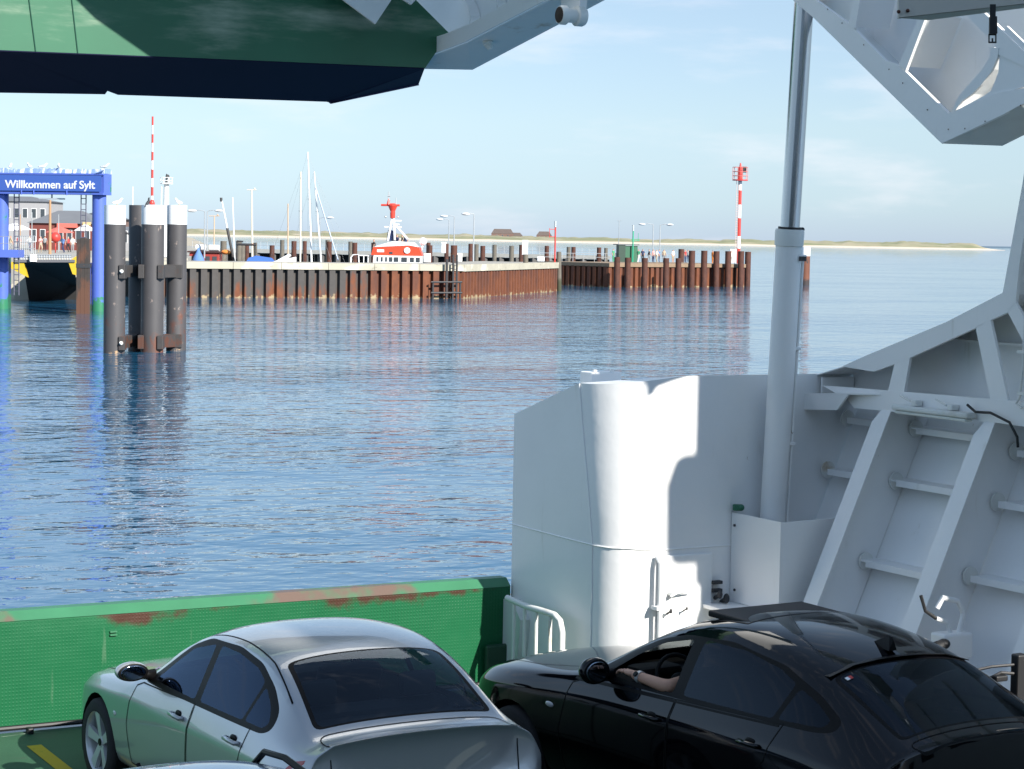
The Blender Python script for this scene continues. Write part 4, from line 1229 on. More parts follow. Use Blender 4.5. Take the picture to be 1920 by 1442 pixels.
for z in ZD:
    for i, j in ((0, 3), (1, 3), (1, 2), (3, 2)):
        a, b = PC[i][0], PC[j][0]; dv = (b - a); dv.z = 0; L_ = dv.length; dv.normalize(); nv = Vector((dv.y, -dv.x, 0))
        bm = NB(); A_, B_ = a + dv * PC[i][1] * .9, b - dv * PC[j][1] * .9
        prism(bm, [(q.x, q.y, z - .29) for q in (A_ + nv * .28, B_ + nv * .28, B_ - nv * .28, A_ - nv * .28)], (0, 0, .58)); fin(bm, 'brace', M['bracket'], dol)
    for i, sgn in ((0, 1), (1, -1), (1, 1), (2, -1)):
        p, r_ = PC[i]; q = p - _w * r_ * .55 + _r * sgn * r_ * (.86 if i != 2 else .15)
        bm = NB(); q.z = z
        box(bm, (-.14 if i != 2 else -.42, -.25, -.33), (.14 if i != 2 else .42, .35, .33), bev=.02)
        rz = Matrix.Rotation(-YAW, 3, 'Z')
        for v in bm.verts: v.co = rz @ v.co + q
        bk = fin(bm, 'clamp', M['bracket'], dol)
        if i in (0, 2):
            bm = NB(); g = q - _w * .27; cyl(bm, g, g - _w * .06, .09, n=10); cyl(bm, g - _w * .06, g - _w * .1, .05, n=8)
            fin(bm, 'bolt', M['white_rusty'], bk)
# striped pole on the middle pile
p = PC[1][0] + Vector((-.05, 0, 0)); d = (p - CAM).dot(_w)
z0, z1 = zat(384, p, 287), zat(220, p, 287)
sp = thing('striped_pole', 'thin red and white striped pole standing on the middle dolphin pile', 'pole', (p.x, p.y, z0))
for i in range(10):
    bm = NB(); a, b = z1 + (z0 - z1) * i / 10, z1 + (z0 - z1) * (i + 1) / 10
    cyl(bm, (p.x, p.y, b), (p.x, p.y, a), .062 - .002 * (9 - i), n=10); fin(bm, 'stripe', M['red_paint'] if i % 2 == 0 else M['white_flat'], sp, smooth=40)
bm = NB(); lathe(bm, [(.14, 0), (.13, .09), (.08, .2), (.05, .26)], c=(p.x, p.y, z0 + .005), n=14); fin(bm, 'base_cone', M['red_paint'], sp, smooth=True)

# ---- gulls
def gull_bm(dark):
    bm = skin([(0, 0, .14), (.13, 0, .16), (-.13, 0, .12), (-.28, 0, .09), (.19, 0, .24), (.24, 0, .29), (.30, 0, .28)], [(0, 1), (0, 2), (2, 3), (1, 4), (4, 5), (5, 6)], [.085, .07, .06, .02, .05, .052, .012], 2)
    for f in bm.faces:
        cc = f.calc_center_median()
        f.material_index = 1 if (cc.z > .15 and -.3 < cc.x < .10) or cc.x < -.2 else (2 if cc.x > .285 else 0)
    for s_ in (-.035, .035): cyl(bm, (0, s_, 0), (0, s_, .1), .008, n=5, mi=2)
    return bm
GM = [pm('gull_white', (.8, .8, .8), .7), pm('gull_grey', (.36, .38, .41), .7), pm('gull_beak', (.6, .35, .05), .5)]
DM = [pm('jackdaw_black', (.02, .02, .025), .6)] * 3
gp = gull_bm(False); g0 = fin(gp, 'gull', GM, base=(0, 0, 0), smooth=True)
GUP = []
def put_gull(o, px, pt, d, z, rz, lab, grp, sc_=1.25):
    p = at(px, pt, d); o.location = (p.x, p.y, z); o.rotation_euler = (0, 0, rz); o.scale = (sc_,) * 3
    tag(o, lab, 'bird', grp)
first = True
# ---- blue portal with the welcome sign
M['blue'] = pm('portal_blue', (0.085, 0.14, 0.48), .42, var=.08, mixes=[((0.03, 0.18, 0.09), 1.3, .6, .72, None, (1.3, 0.2, .4))])
M['blue_lt'] = pm('bird_streaked_blue', (0.20, 0.30, 0.58), .6, var=.1, mixes=[((0.66, 0.70, 0.78), 1.6, .48, .58, (2.2, 2.2, .25))])
GR = onZ(185, 584, 0); GL = at(3, 592, (GR - CAM).dot(_w) + 2.5); GL.z = 0
gd = (GR - GL); gd.z = 0; gd.normalize(); gn = Vector((gd.y, -gd.x, 0))
zs_ = {k: zat(k, GR, 185) for k in (318, 327, 360, 366, 470, 486)}
gan = thing('harbour_portal', 'blue steel portal with a white-lettered welcome sign over the ferry berth', 'portal', (GR.x, GR.y, 0))
bm = NB(); rpost = .50; cyl(bm, (GR.x, GR.y, -2), (GR.x, GR.y, zs_[366]), rpost, n=24); fin(bm, 'post', M['blue'], gan, smooth=40)
bm = NB(); cyl(bm, (GL.x, GL.y, -2), (GL.x, GL.y, zs_[366]), rpost, n=24); fin(bm, 'post', M['blue'], gan, smooth=40)
A_ = GR + gd * .68; B_ = GL - gd * 4
bm = NB()
prism(bm, [(q.x, q.y, zs_[366]) for q in (A_ + gn * .55, B_ + gn * .55, B_ - gn * .55, A_ - gn * .55)], (0, 0, zs_[327] - zs_[366])); fin(bm, 'beam', M['blue'], gan)
bm = NB()
prism(bm, [(q.x, q.y, zs_[366] - .002) for q in (A_ + gn * .72, B_ + gn * .72, B_ + gn * .56, A_ + gn * .56)], (0, 0, .14))
prism(bm, [(q.x, q.y, zs_[327] - .1) for q in (A_ + gn * .68, B_ + gn * .68, B_ + gn * .56, A_ + gn * .56)], (0, 0, .12)); fin(bm, 'beam_flange', M['blue'], gan)
# ragged top cover whitened by birds
bm = NB(); n_ = 60
top_ = [B_.lerp(A_, i / n_) for i in range(n_ + 1)]
va, vb, vc, vd = [], [], [], []
for i, q in enumerate(top_):
    z = zs_[318] + random.uniform(-.08, .06)
    va.append(bm.verts.new((q.x + gn.x * .6, q.y + gn.y * .6, zs_[327] + .025))); vb.append(bm.verts.new((q.x + gn.x * .5, q.y + gn.y * .5, z)))
    vc.append(bm.verts.new((q.x - gn.x * .5, q.y - gn.y * .5, z))); vd.append(bm.verts.new((q.x - gn.x * .6, q.y - gn.y * .6, zs_[327] + .025)))
for i in range(n_):
    bm.faces.new((va[i], va[i + 1], vb[i + 1], vb[i])); bm.faces.new((vb[i], vb[i + 1], vc[i + 1], vc[i])); bm.faces.new((vc[i], vc[i + 1], vd[i + 1], vd[i]))
bm.faces.new((va[-1], vd[-1], vc[-1], vb[-1]))
fin(bm, 'beam_cover', M['blue_lt'], gan)
sgn = NB()
sa, sb = GR + gd * .55 + gn * .70, B_ + gn * .70
prism(sgn, [(sa.x, sa.y, zs_[360]), (sb.x, sb.y, zs_[360]), (sb.x, sb.y, zs_[327] - .13), (sa.x, sa.y, zs_[327] - .13)], gn * .03)
sgo = fin(sgn, 'sign_board', pm('sign_blue', (0.055, 0.12, 0.42), .4), gan)
tb = text_bm('Willkommen auf Sylt', 1.0, bold=.018, depth=.01)
xs = [v.co.x for v in tb.verts]; wx = max(xs) - min(xs); x0 = min(xs)
tl_ = onZ(8, 342, 0)
def on_sign(px, py):
    o_ = sa + gn * .04; r_ = ray(px, py); return CAM + r_ * ((o_ - CAM).dot(gn) / r_.dot(gn))
ta, tb2 = on_sign(9, 351), on_sign(178, 351)
Lw = (tb2 - ta).length; k = Lw / wx
for v in tb.verts:
    q = ta + gd * (v.co.x - x0) * k + Vector((0, 0, v.co.y * k * .92)) + gn * v.co.z; q.z += -.04; v.co = q
fin(tb, 'lettering', M['white_flat'], sgo)
bm = NB()
for px in (63, 125, 40):
    q = on_sign(px, 366); cyl(bm, (q.x, q.y, zs_[366] + .3), (q.x, q.y, zs_[366] - .05), .05, n=6)
fin(bm, 'fixing', M['blue'], gan)
bm = NB(); q = on_sign(92, 369) - gn * .4
box(bm, (q.x - .9, q.y - .3, q.z - .18), (q.x + .9, q.y + .3, q.z - .08), rot=Matrix.Rotation(-YAW, 3, 'Z')); cyl(bm, q, q - Vector((0, 0, .1)), .06, n=6); cyl(bm, q + Vector((0, 0, .25)), q - Vector((0, 0, .1)), .06, n=6)
fin(bm, 'flood_lamp', M['steel'], gan)
# ladder and service box on the posts
for (post, off_) in ((GR, -.95), (GL, 1.15)):
    bm = NB()
    for s_ in (0, .4):
        q = post + gd * (off_ + s_ * (1 if off_ > 0 else -1)) + gn * .2; cyl(bm, (q.x, q.y, 1.0), (q.x, q.y, zs_[366]), .045, n=5)
    i = 1.3
    while i < zs_[366]:
        a = post + gd * off_ + gn * .2; b = a + gd * .4 * (1 if off_ > 0 else -1); cyl(bm, (a.x, a.y, i), (b.x, b.y, i), .03, n=5); i += .4
    fin(bm, 'ladder', pm('ladder_steel', (.10, .10, .14), .6) if off_ < 0 else bpy.data.materials['ladder_steel'], gan)
bm = NB(); q = GR - gd * .75 + gn * .3; box(bm, (q.x - .35, q.y - .25, -.5), (q.x + .25, q.y + .25, 3.5), rot=Matrix.Rotation(-YAW, 3, 'Z')); fin(bm, 'guide_box', M['blue'], gan)
bm = NB(); q = GL + gd * .4; box(bm, (q.x - 3, q.y - 1.2, zs_[486]), (q.x + 1.0, q.y + .8, zs_[486] + .55), rot=Matrix.Rotation(-YAW, 3, 'Z')); fin(bm, 'platform', M['blue'], gan)
bm = NB()
for i in range(7):
    a = GL + gd * (1.3 - i * .45) + gn * 1.2; cyl(bm, (a.x, a.y, zs_[486] + .5), (a.x, a.y, zs_[486] + 1.5), .03, n=5)
for z in (1.0, 1.5):
    a, b = GL + gd * 1.3 + gn * 1.2, GL - gd * 1.5 + gn * 1.2; cyl(bm, (a.x, a.y, zs_[486] + z), (b.x, b.y, zs_[486] + z), .03, n=5)
fin(bm, 'platform_rail', M['steel'], gan)
bm = NB(); q = GL + gd * 0.1; box(bm, (q.x - 2.5, q.y + .6, -1), (q.x + .8, q.y + 2.2, zs_[486] - .05), rot=Matrix.Rotation(-YAW, 3, 'Z')); fin(bm, 'platform_base', pm('platform_dark_blue', (.02, .04, .17), .5, mixes=[((0.02, 0.13, 0.06), 1.0, .5, .6, None, (1.2, .3, .5))]), gan)
dg_ = (GR - CAM).dot(_w)
for i, (px, rz, lab) in enumerate(((19, 1.0, 'gull on the portal beam, nearest the left edge'), (56, -2.4, 'gull on the portal beam, second from the left'), (80, -.4, 'gull on the portal beam, middle of the row'), (110, 1.3, 'gull on the portal beam, fourth from the left'), (196, -.6, 'gull at the right end of the portal beam'))):
    o = g0 if i == 0 else g0.copy()
    if i: COL.objects.link(o)
    put_gull(o, px, 320, dg_ + (px - 100) * -.02, zs_[318] + .02, rz, lab, 'gulls perched at the harbour')
for px, k, rz, lab in ((222, 0, .2, 'gull standing on the left white-topped dolphin pile'), (338, 2, -2.6, 'gull standing on the right white-topped dolphin pile')):
    o = g0.copy(); COL.objects.link(o); p = PC[k][0]
    put_gull(o, px, 380, 100, 0, rz, lab, 'gulls perched at the harbour', 1.1); o.location = (p.x + .1, p.y, zat(385, p, px)); o['label'] = lab
db = gull_bm(True); dj = fin(db, 'jackdaw', DM, base=(0, 0, 0), smooth=True); p = PC[1][0]
dj.location = (p.x - .28, p.y - .2, zat(385, p, 280)); dj.rotation_euler = (0, -.7, .3); dj.scale = (.9,) * 3; tag(dj, 'dark bird on the middle dolphin pile by the striped pole', 'bird')

# ---- linkspan under the portal
LD = 172
ls = thing('linkspan', 'raised linkspan ramp with yellow girders and blackened shade beneath at the berth', 'linkspan', at(85, 540, LD))
def lp_(px, py, d=LD): return at(px, py, d)
M['lyel'] = pm('linkspan_yellow', (.55, .38, .02), .5, var=.15)
M['void'] = pm('underside_shade', (0.012, 0.011, 0.011), .8)  # near-black colour stands in for the shade below the ramp
bm = NB(); prism(bm, [lp_(26, 487), lp_(140, 487), lp_(140, 492), lp_(26, 492)], _w * 18); fin(bm, 'roadway', pm('linkspan_deck', (.13, .13, .14), .8), ls)
bm = NB(); prism(bm, [lp_(20, 491, LD + .1), lp_(44, 491, LD + .1), lp_(52, 520, LD + .1), lp_(20, 503, LD + .1)], _w * .4); fin(bm, 'girder', M['lyel'], ls)
bm = NB(); prism(bm, [lp_(128, 491, LD + .1), lp_(143, 480, LD + .1), lp_(143, 516, LD + .1), lp_(136, 514, LD + .1)], _w * .4); fin(bm, 'girder', M['lyel'], ls)
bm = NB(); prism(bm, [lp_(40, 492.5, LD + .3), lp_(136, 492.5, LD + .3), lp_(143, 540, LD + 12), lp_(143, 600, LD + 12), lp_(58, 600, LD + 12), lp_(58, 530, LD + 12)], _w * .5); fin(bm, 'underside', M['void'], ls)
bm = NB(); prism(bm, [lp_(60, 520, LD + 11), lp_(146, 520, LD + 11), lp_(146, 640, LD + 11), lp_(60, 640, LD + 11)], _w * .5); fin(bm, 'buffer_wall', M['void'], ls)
bm = NB()
for i in range(22):
    a = lp_(30 + i * 4.8, 487); cyl(bm, a + Vector((0, 0, 0)), a + Vector((0, 0, .36)), .045, n=5)
for z in (.2, .36): cyl(bm, lp_(28, 487) + Vector((0, 0, z)), lp_(134, 487) + Vector((0, 0, z)), .05, n=5)
fin(bm, 'edge_rail', M['steel'], ls)
bm = NB()
for i in range(11):
    a = lp_(26 + i * 4, 487, LD + 4); cyl(bm, a, a + Vector((0, 0, 1.9)), .03, n=5)
for z in (.9, 1.4, 1.9): cyl(bm, lp_(26, 487, LD + 4) + Vector((0, 0, z)), lp_(66, 487, LD + 4) + Vector((0, 0, z)), .03, n=5)
fin(bm, 'side_rail', M['steel'], ls)
bm = NB(); q = lp_(62, 484, LD - .2); box(bm, q - Vector((.28, .1, .28)), q + Vector((.28, .1, .28)), bev=.03); fin(bm, 'signal_box', M['white_flat'], ls)
p = onZ(156, 588, 0); zt = zat(446, p, 156)
o = thing('timber_dolphin', 'square dark timber fender post standing between the berth and the blue portal', 'post', (p.x, p.y, 0))
M['tdark'] = pm('tarred_timber', (.042, .034, .03), .85, var=.3, mixes=[((.11, .05, .03), 1.1, .5, .65, (1, 1, .4), (2.6, 0, .3))])
rz = Matrix.Rotation(-YAW, 3, 'Z')
for x0, x1, dz in ((-.42, -.15, -.1), (-.14, .14, 0), (.15, .42, -.06)):
    bm = NB(); box(bm, (p.x + x0, p.y - .35, -2), (p.x + x1, p.y + .35, zt + dz), rot=rz, org=(p.x, p.y, 0)); fin(bm, 'baulk', M['tdark'], o)
bm = NB(); box(bm, (p.x - .45, p.y - .39, 3.2), (p.x + .45, p.y + .38, 3.5), rot=rz, org=(p.x, p.y, 3.3)); fin(bm, 'strap', M['dark_steel'], o)

# ---- harbour land on the left
GZ = 3.4
bm = NB()
g = [at(-300, 500, 192), at(58, 500, 190), at(205, 500, 196), at(352, 500, 204), at(395, 480, 420), at(-300, 480, 420)]
prism(bm, [(q.x, q.y, GZ) for q in g], (0, 0, -5)); tag(fin(bm, 'harbour_ground', M['quay_top'], base=(g[1].x, g[1].y, -1.6)), kind='structure')
bm = NB(); bx = [at(15, 540, 181), at(40, 515, 181), at(62, 520, 181), at(62, 620, 181), at(0, 620, 181)]
prism(bm, bx, _w * 8); tag(fin(bm, 'abutment', M['concrete']), 'grey concrete abutment beside the linkspan at the left edge', 'abutment')
bm = NB(); bx = [at(-40, 520, 178), at(16, 526, 178), at(36, 530, 178), at(36, 541, 178), at(-40, 541, 178)]
bk = [at(a, b, 390) for a, b in ((-300, 470), (396, 472), (396, 462), (360, 446), (300, 440), (-300, 430))]
bm.free(); bm = NB(); prism(bm, bk, _w * 30); tag(fin(bm, 'embankment', pm('embankment', (.30, .28, .24), .95, var=.2, vscale=.2)), kind='structure')

M['wall_red'] = pm('red_wall', (.15, .035, .028), .8, var=.2)
M['roof_grey'] = pm('roof_grey', (.15, .155, .165), .7, var=.12, vscale=.5)
M['roof_dark'] = pm('roof_dark', (.075, .08, .085), .7, var=.12)
M['wall_white'] = pm('render_white', (.30, .30, .31), .8, var=.05)
M['awn_red'] = pm('awning_red', (.55, .13, .10), .7); M['canvas'] = pm('canvas_white', (.74, .73, .70), .8)
def bld(px0, px1, pt, pe, d, mw, mr_, lab, hip=0.0, dp=6, cols=5, zwin=(1.0, 2.4), grp=None):
    pc = at((px0 + px1) / 2, 470, d); w_ = (px1 - px0) / 2 / 4100 * d
    o = thing('harbour_building', lab, 'building', (pc.x + _w.x * dp, pc.y + _w.y * dp, GZ), local=True, rotz=-YAW)
    e = zat(pe, pc, px0) - GZ; rd = at((px0 + px1) / 2, pt, d + dp).z - GZ
    gable(o, w_, dp, e, rd, mw, mr_, hip=hip)
    for i in range(cols):
        x = -w_ + (i + .5) * 2 * w_ / cols; win(o, x - w_ / cols * .5, x + w_ / cols * .5, zwin[0], zwin[1], -dp)
    return o, w_
o, w_ = bld(55, 172, 395, 418, 262, M['wall_red'], M['roof_grey'], 'low red harbour restaurant with a wide grey hipped roof', hip=2.5, cols=7)
bm = NB(); box(bm, (w_ * -.1, -6.4, 2.7), (w_ * .55, -6.06, 3.2)); fin(bm, 'awning', M['awn_red'], o)
bm = NB(); box(bm, (w_ * .72, -6.3, 3.0), (w_ * .98, -6.06, 3.4)); fin(bm, 'shop_sign', pm('shop_sign', (.6, .4, .2), .6), o)
bld(128, 215, 397, 410, 300, M['brick'], M['roof_dark'], 'dark roofed harbour building behind the red restaurant', hip=3, cols=5)
bld(-60, 88, 368, 376, 340, M['wall_white'], M['roof_grey'], 'taller pale harbour building with long window bands at the left edge', hip=4, cols=9, zwin=(4.2, 5.6))
bld(205, 262, 425, 436, 268, M['wall_white'], M['roof_grey'], 'small white harbour shed seen between the dolphin piles', hip=0, cols=3)
def parasol(px, pt, d, m, lab, w_=1.9, grp='parasols in front of the harbour restaurant'):
    p = at(px, pt, d); o = thing('parasol', lab, 'parasol', (p.x, p.y, GZ), grp)
    bm = NB(); cyl(bm, (p.x, p.y, GZ), (p.x, p.y, p.z - .1), .05, n=6); fin(bm, 'pole', M['steel'], o)
    bm = NB(); lathe(bm, [(w_, -.75), (w_ * .98, -.72), (w_ * .5, -.32), (.02, 0)], c=p, n=8); fin(bm, 'canopy', m, o)
parasol(28, 418, 246, M['canvas'], 'large white parasol left of the flag', 2.0)
parasol(10, 420, 252, M['canvas'], 'white parasol cut by the left picture edge', 2.0)
parasol(160, 420, 240, M['canvas'], 'white parasol beside the blue portal post', 1.3)
parasol(112, 424, 250, M['awn_red'], 'red parasol in front of the restaurant', 1.7)
p = at(104, 445, 230); bm = NB(); ball(bm, p, .55, seg=16); cyl(bm, p - Vector((0, 0, .5)), (p.x, p.y, GZ), .06, n=6)
tag(fin(bm, 'buoy', M['red_paint'], smooth=True), 'red ball buoy on a stick above the quay crowd', 'buoy')
for px, pt, d, m, lab, r_ in ((94, 375, 215, 'wood_pole', 'tan wooden pole rising behind the linkspan', .16), (60, 398, 225, 'steel', 'thin grey flagpole left of the tan pole', .06), (38, 402, 215, 'wood_pole', 'slim tan pole near the left parasols', .07), (249, 350, 230, 'white_flat', 'white flagpole between the dolphin piles and the portal', .06), (110, 402, 240, 'steel', 'short grey pole in front of the restaurant roof', .06)):
    if m == 'wood_pole' and m not in M: M[m] = pm('wood_pole', (.36, .22, .12), .7)
    p = at(px, pt, d); p0 = Vector((p.x, p.y, GZ)); pole('harbour_pole', p0, r_, p.z, M[m], lab, 'pole', z0=GZ - .1, r1=r_ * .7, n=8)
# white aerial mast with platform behind the dolphin
p = at(312, 360, 212); f_ = lambda y: zat(y, p, 312)
o = thing('radar_mast', 'white lattice-topped radar mast rising behind the right dolphin pile', 'mast', (p.x, p.y, QZ))
bm = NB(); cyl(bm, (p.x, p.y, QZ), (p.x, p.y, f_(345)), .33, .24, n=12); cyl(bm, (p.x - .55, p.y, QZ), (p.x - .5, p.y, f_(350)), .06, n=6); fin(bm, 'column', M['white_flat'], o, smooth=40)
bm = NB(); cyl(bm, (p.x, p.y, f_(345)), (p.x, p.y, f_(343)), .62, n=12); fin(bm, 'platform', M['white_flat'], o)
bm = NB()
for i in range(8):
    a = i * .785; cyl(bm, (p.x + .6 * math.cos(a), p.y + .6 * math.sin(a), f_(345)), (p.x + .6 * math.cos(a), p.y + .6 * math.sin(a), f_(333)), .03, n=5)
for y in (333, 339):
    for i in range(12): cyl(bm, (p.x + .6 * math.cos(i * .5236), p.y + .6 * math.sin(i * .5236), f_(y)), (p.x + .6 * math.cos(i * .5236 + .5236), p.y + .6 * math.sin(i * .5236 + .5236), f_(y)), .03, n=5)
fin(bm, 'platform_rail', M['white_flat'], o)
bm = NB(); cyl(bm, (p.x, p.y, f_(343)), (p.x, p.y, f_(326)), .13, .05, n=8); ball(bm, (p.x + .1, p.y, f_(331)), .2); fin(bm, 'aerial', M['dark_steel'], o)

# ---- people
SKIN = pm('skin', (.50, .28, .19), .6)
HAIR = [pm('hair_brown', (.05, .03, .02), .7), pm('hair_fair', (.30, .20, .10), .7), pm('hair_grey', (.3, .3, .3), .7)]
CL = {k: pm('cloth_' + k, c, .85) for k, c in {'white': (.7, .7, .68), 'navy': (.03, .04, .10), 'red': (.45, .05, .05), 'black': (.02, .02, .022), 'beige': (.42, .34, .24), 'blue': (.10, .2, .42), 'green': (.06, .3, .16), 'orange': (.6, .2, .04), 'pink': (.6, .3, .3), 'grey': (.25, .26, .27)}.items()}
def person(p, rz, shirt, trous, lab, pose=0, shorts=False, hair=0, h=1.0, grp=None, sit=False):
    st = .16 if pose else 0.0; ar = .12 if pose == 1 else 0
    V = [(0, 0, .95), (0, .01, 1.15), (0, 0, 1.38), (0, 0, 1.50), (0, -.01, 1.60), (0, 0, 1.72),
         (.17, 0, 1.42), (.23, ar, 1.15), (.22, ar * 2 - .06, .90), (.21, ar * 2 - .09, .80), (-.17, 0, 1.42), (-.23, -ar, 1.15), (-.22, -ar * 2 - .06, .90), (-.21, -ar * 2 - .09, .80),
         (.09, 0, .90), (.10, -st, .50), (.10, st * .6, .08), (.11, st * .6 - .13, .04), (-.09, 0, .90), (-.10, st * .6, .50), (-.10, st * 1.6, .09), (-.11, st * 1.6 - .12, .04)]
    if pose == 2:
        V[8] = (.10, -.22, 1.20); V[9] = (.05, -.28, 1.32); V[12] = (-.10, -.22, 1.20); V[13] = (-.05, -.28, 1.32)
    E = [(0, 1), (1, 2), (2, 3), (3, 4), (4, 5), (2, 6), (6, 7), (7, 8), (8, 9), (2, 10), (10, 11), (11, 12), (12, 13), (0, 14), (14, 15), (15, 16), (16, 17), (0, 18), (18, 19), (19, 20), (20, 21)]
    Rr = [.15, .145, .16, .06, .10, .085, .075, .05, .038, .04, .075, .05, .038, .04, .095, .07, .045, .04, .095, .07, .045, .04]
    bm = skin(V, E, Rr, 1)
    for f in bm.faces:
        c = f.calc_center_median()
        if c.z > 1.655 or (c.z > 1.58 and c.y > .04): mi = 3
        elif c.z > 1.47: mi = 2
        elif c.z > .99 and not (abs(c.x) > .19 and c.z < 1.2) and c.y > -.17: mi = 0
        elif abs(c.x) > .185 and c.z > .7: mi = 2
        elif c.z < .07: mi = 1
        elif shorts and c.z < .48: mi = 2
        elif c.z > .99: mi = 2
        else: mi = 1
        f.material_index = mi
    for v in bm.verts: v.co *= h
    o = fin(bm, 'person', [CL[shirt], CL[trous], SKIN, HAIR[hair]], base=(0, 0, 0), smooth=True)
    o.location = p; o.rotation_euler = (0, 0, rz)
    return tag(o, lab, 'person', grp)
def crowd(px, d, zb, **k):
    p = at(px, 480, d); p.z = zb; return person(p, **k)
G1 = 'visitors standing on the pier head'
crowd(1150, 283, PZ, rz=.4, shirt='green', trous='green', lab='person in green at the left end of the pier head', grp=G1)
crowd(1197, 283, PZ, rz=2.0, shirt='green', trous='white', lab='person in a green top right of the green hut', grp=G1, hair=1, pose=2)
crowd(1205, 288, PZ, rz=-.6, shirt='navy', trous='black', lab='person in dark navy clothes right of the green hut', grp=G1)
crowd(1217, 290, PZ, rz=1.0, shirt='black', trous='grey', lab='person in black and grey in the pier crowd', grp=G1, pose=1)
crowd(1225, 287, PZ, rz=.2, shirt='pink', trous='navy', lab='person in a pink top in the pier crowd', grp=G1, hair=1)
crowd(1231, 285, PZ, rz=-1.2, shirt='white', trous='beige', lab='person in white and beige in the pier crowd', grp=G1, hair=2, pose=1)
crowd(1236, 291, PZ, rz=.9, shirt='blue', trous='navy', lab='person in a blue top in the pier crowd', grp=G1)
crowd(1245, 287, PZ, rz=2.6, shirt='beige', trous='grey', lab='person in a beige top at the right of the pier crowd', grp=G1, hair=1)
crowd(1262, 286, PZ, rz=.1, shirt='white', trous='beige', shorts=True, lab='person in a white shirt and shorts alone on the pier', grp=G1)
crowd(1285, 292, PZ, rz=.5, shirt='red', trous='navy', lab='person in a red top at the back of the pier', grp=G1, hair=1)
crowd(1290, 296, PZ, rz=-.5, shirt='grey', trous='navy', lab='person in a grey top at the back of the pier', grp=G1)
crowd(1336, 289, PZ, rz=1.4, shirt='orange', trous='orange', lab='person in orange near the light mast', grp=G1)
crowd(1371, 287, PZ, rz=-.8, shirt='white', trous='white', lab='person in white at the foot of the light mast', grp=G1, hair=2)
G2 = 'people on the restaurant quay'
for i, (px, d, s_, t_, lab) in enumerate(((35, 236, 'red', 'navy', 'person in red among the parasols at the left'), (55, 240, 'white', 'navy', 'person in white left of the tan pole'), (76, 228, 'pink', 'beige', 'person in pink just left of the tan pole'), (84, 240, 'grey', 'black', 'person in grey behind the tan pole'), (118, 232, 'blue', 'navy', 'person in blue right of the red ball buoy'), (128, 238, 'red', 'black', 'person in red right of the red ball buoy'), (136, 234, 'white', 'grey', 'person in white near the timber post'), (20, 226, 'beige', 'grey', 'person in beige at the left edge of the quay'))):
    crowd(px, d, GZ, rz=random.uniform(-3, 3), shirt=s_, trous=t_, lab=lab, grp=G2, hair=i % 3, pose=i % 3)

# ---- boats
def hull_bm(Lh, bw, h0, h1, mi_split=None):
    bm = NB(); rows = []
    for i in range(13):
        t = i / 12; x = -Lh / 2 + Lh * t
        w_ = bw / 2 * (math.sin(math.pi * min(1, .30 + .70 * t * .98)) ** .6 if t > .3 else .86 + .14 * t / .3)
        w_ = max(.02, w_ if t < .98 else .03)
        zt = h0 + (h1 - h0) * t ** 2
        rows.append([bm.verts.new((x, s_ * w_ * k, z)) for s_, k, z in ((-1, 1, zt), (-1, .9, .15), (-1, .3, -.5), (1, .3, -.5), (1, .9, .15), (1, 1, zt))])
    for a, b in zip(rows, rows[1:]):
        for j in range(5): bm.faces.new((a[j], b[j], b[j + 1], a[j + 1]))
        bm.faces.new((a[5], b[5], b[0], a[0]))
    bm.faces.new(rows[0]); bm.faces.new(rows[-1][::-1])
    bmesh.ops.recalc_face_normals(bm, faces=bm.faces[:])
    return bm
M['gel'] = pm('gelcoat_white', (.75, .75, .73), .25)
M['mast_w'] = pm('mast_white', (.70, .71, .71), .4); M['mast_t'] = pm('mast_tan', (.50, .36, .24), .5); M['mast_c'] = pm('mast_cream', (.62, .57, .46), .5)
M['rig'] = pm('rigging_wire', (.16, .18, .20), .5)
M['hullnavy'] = pm('hull_navy', (.02, .03, .09), .3)
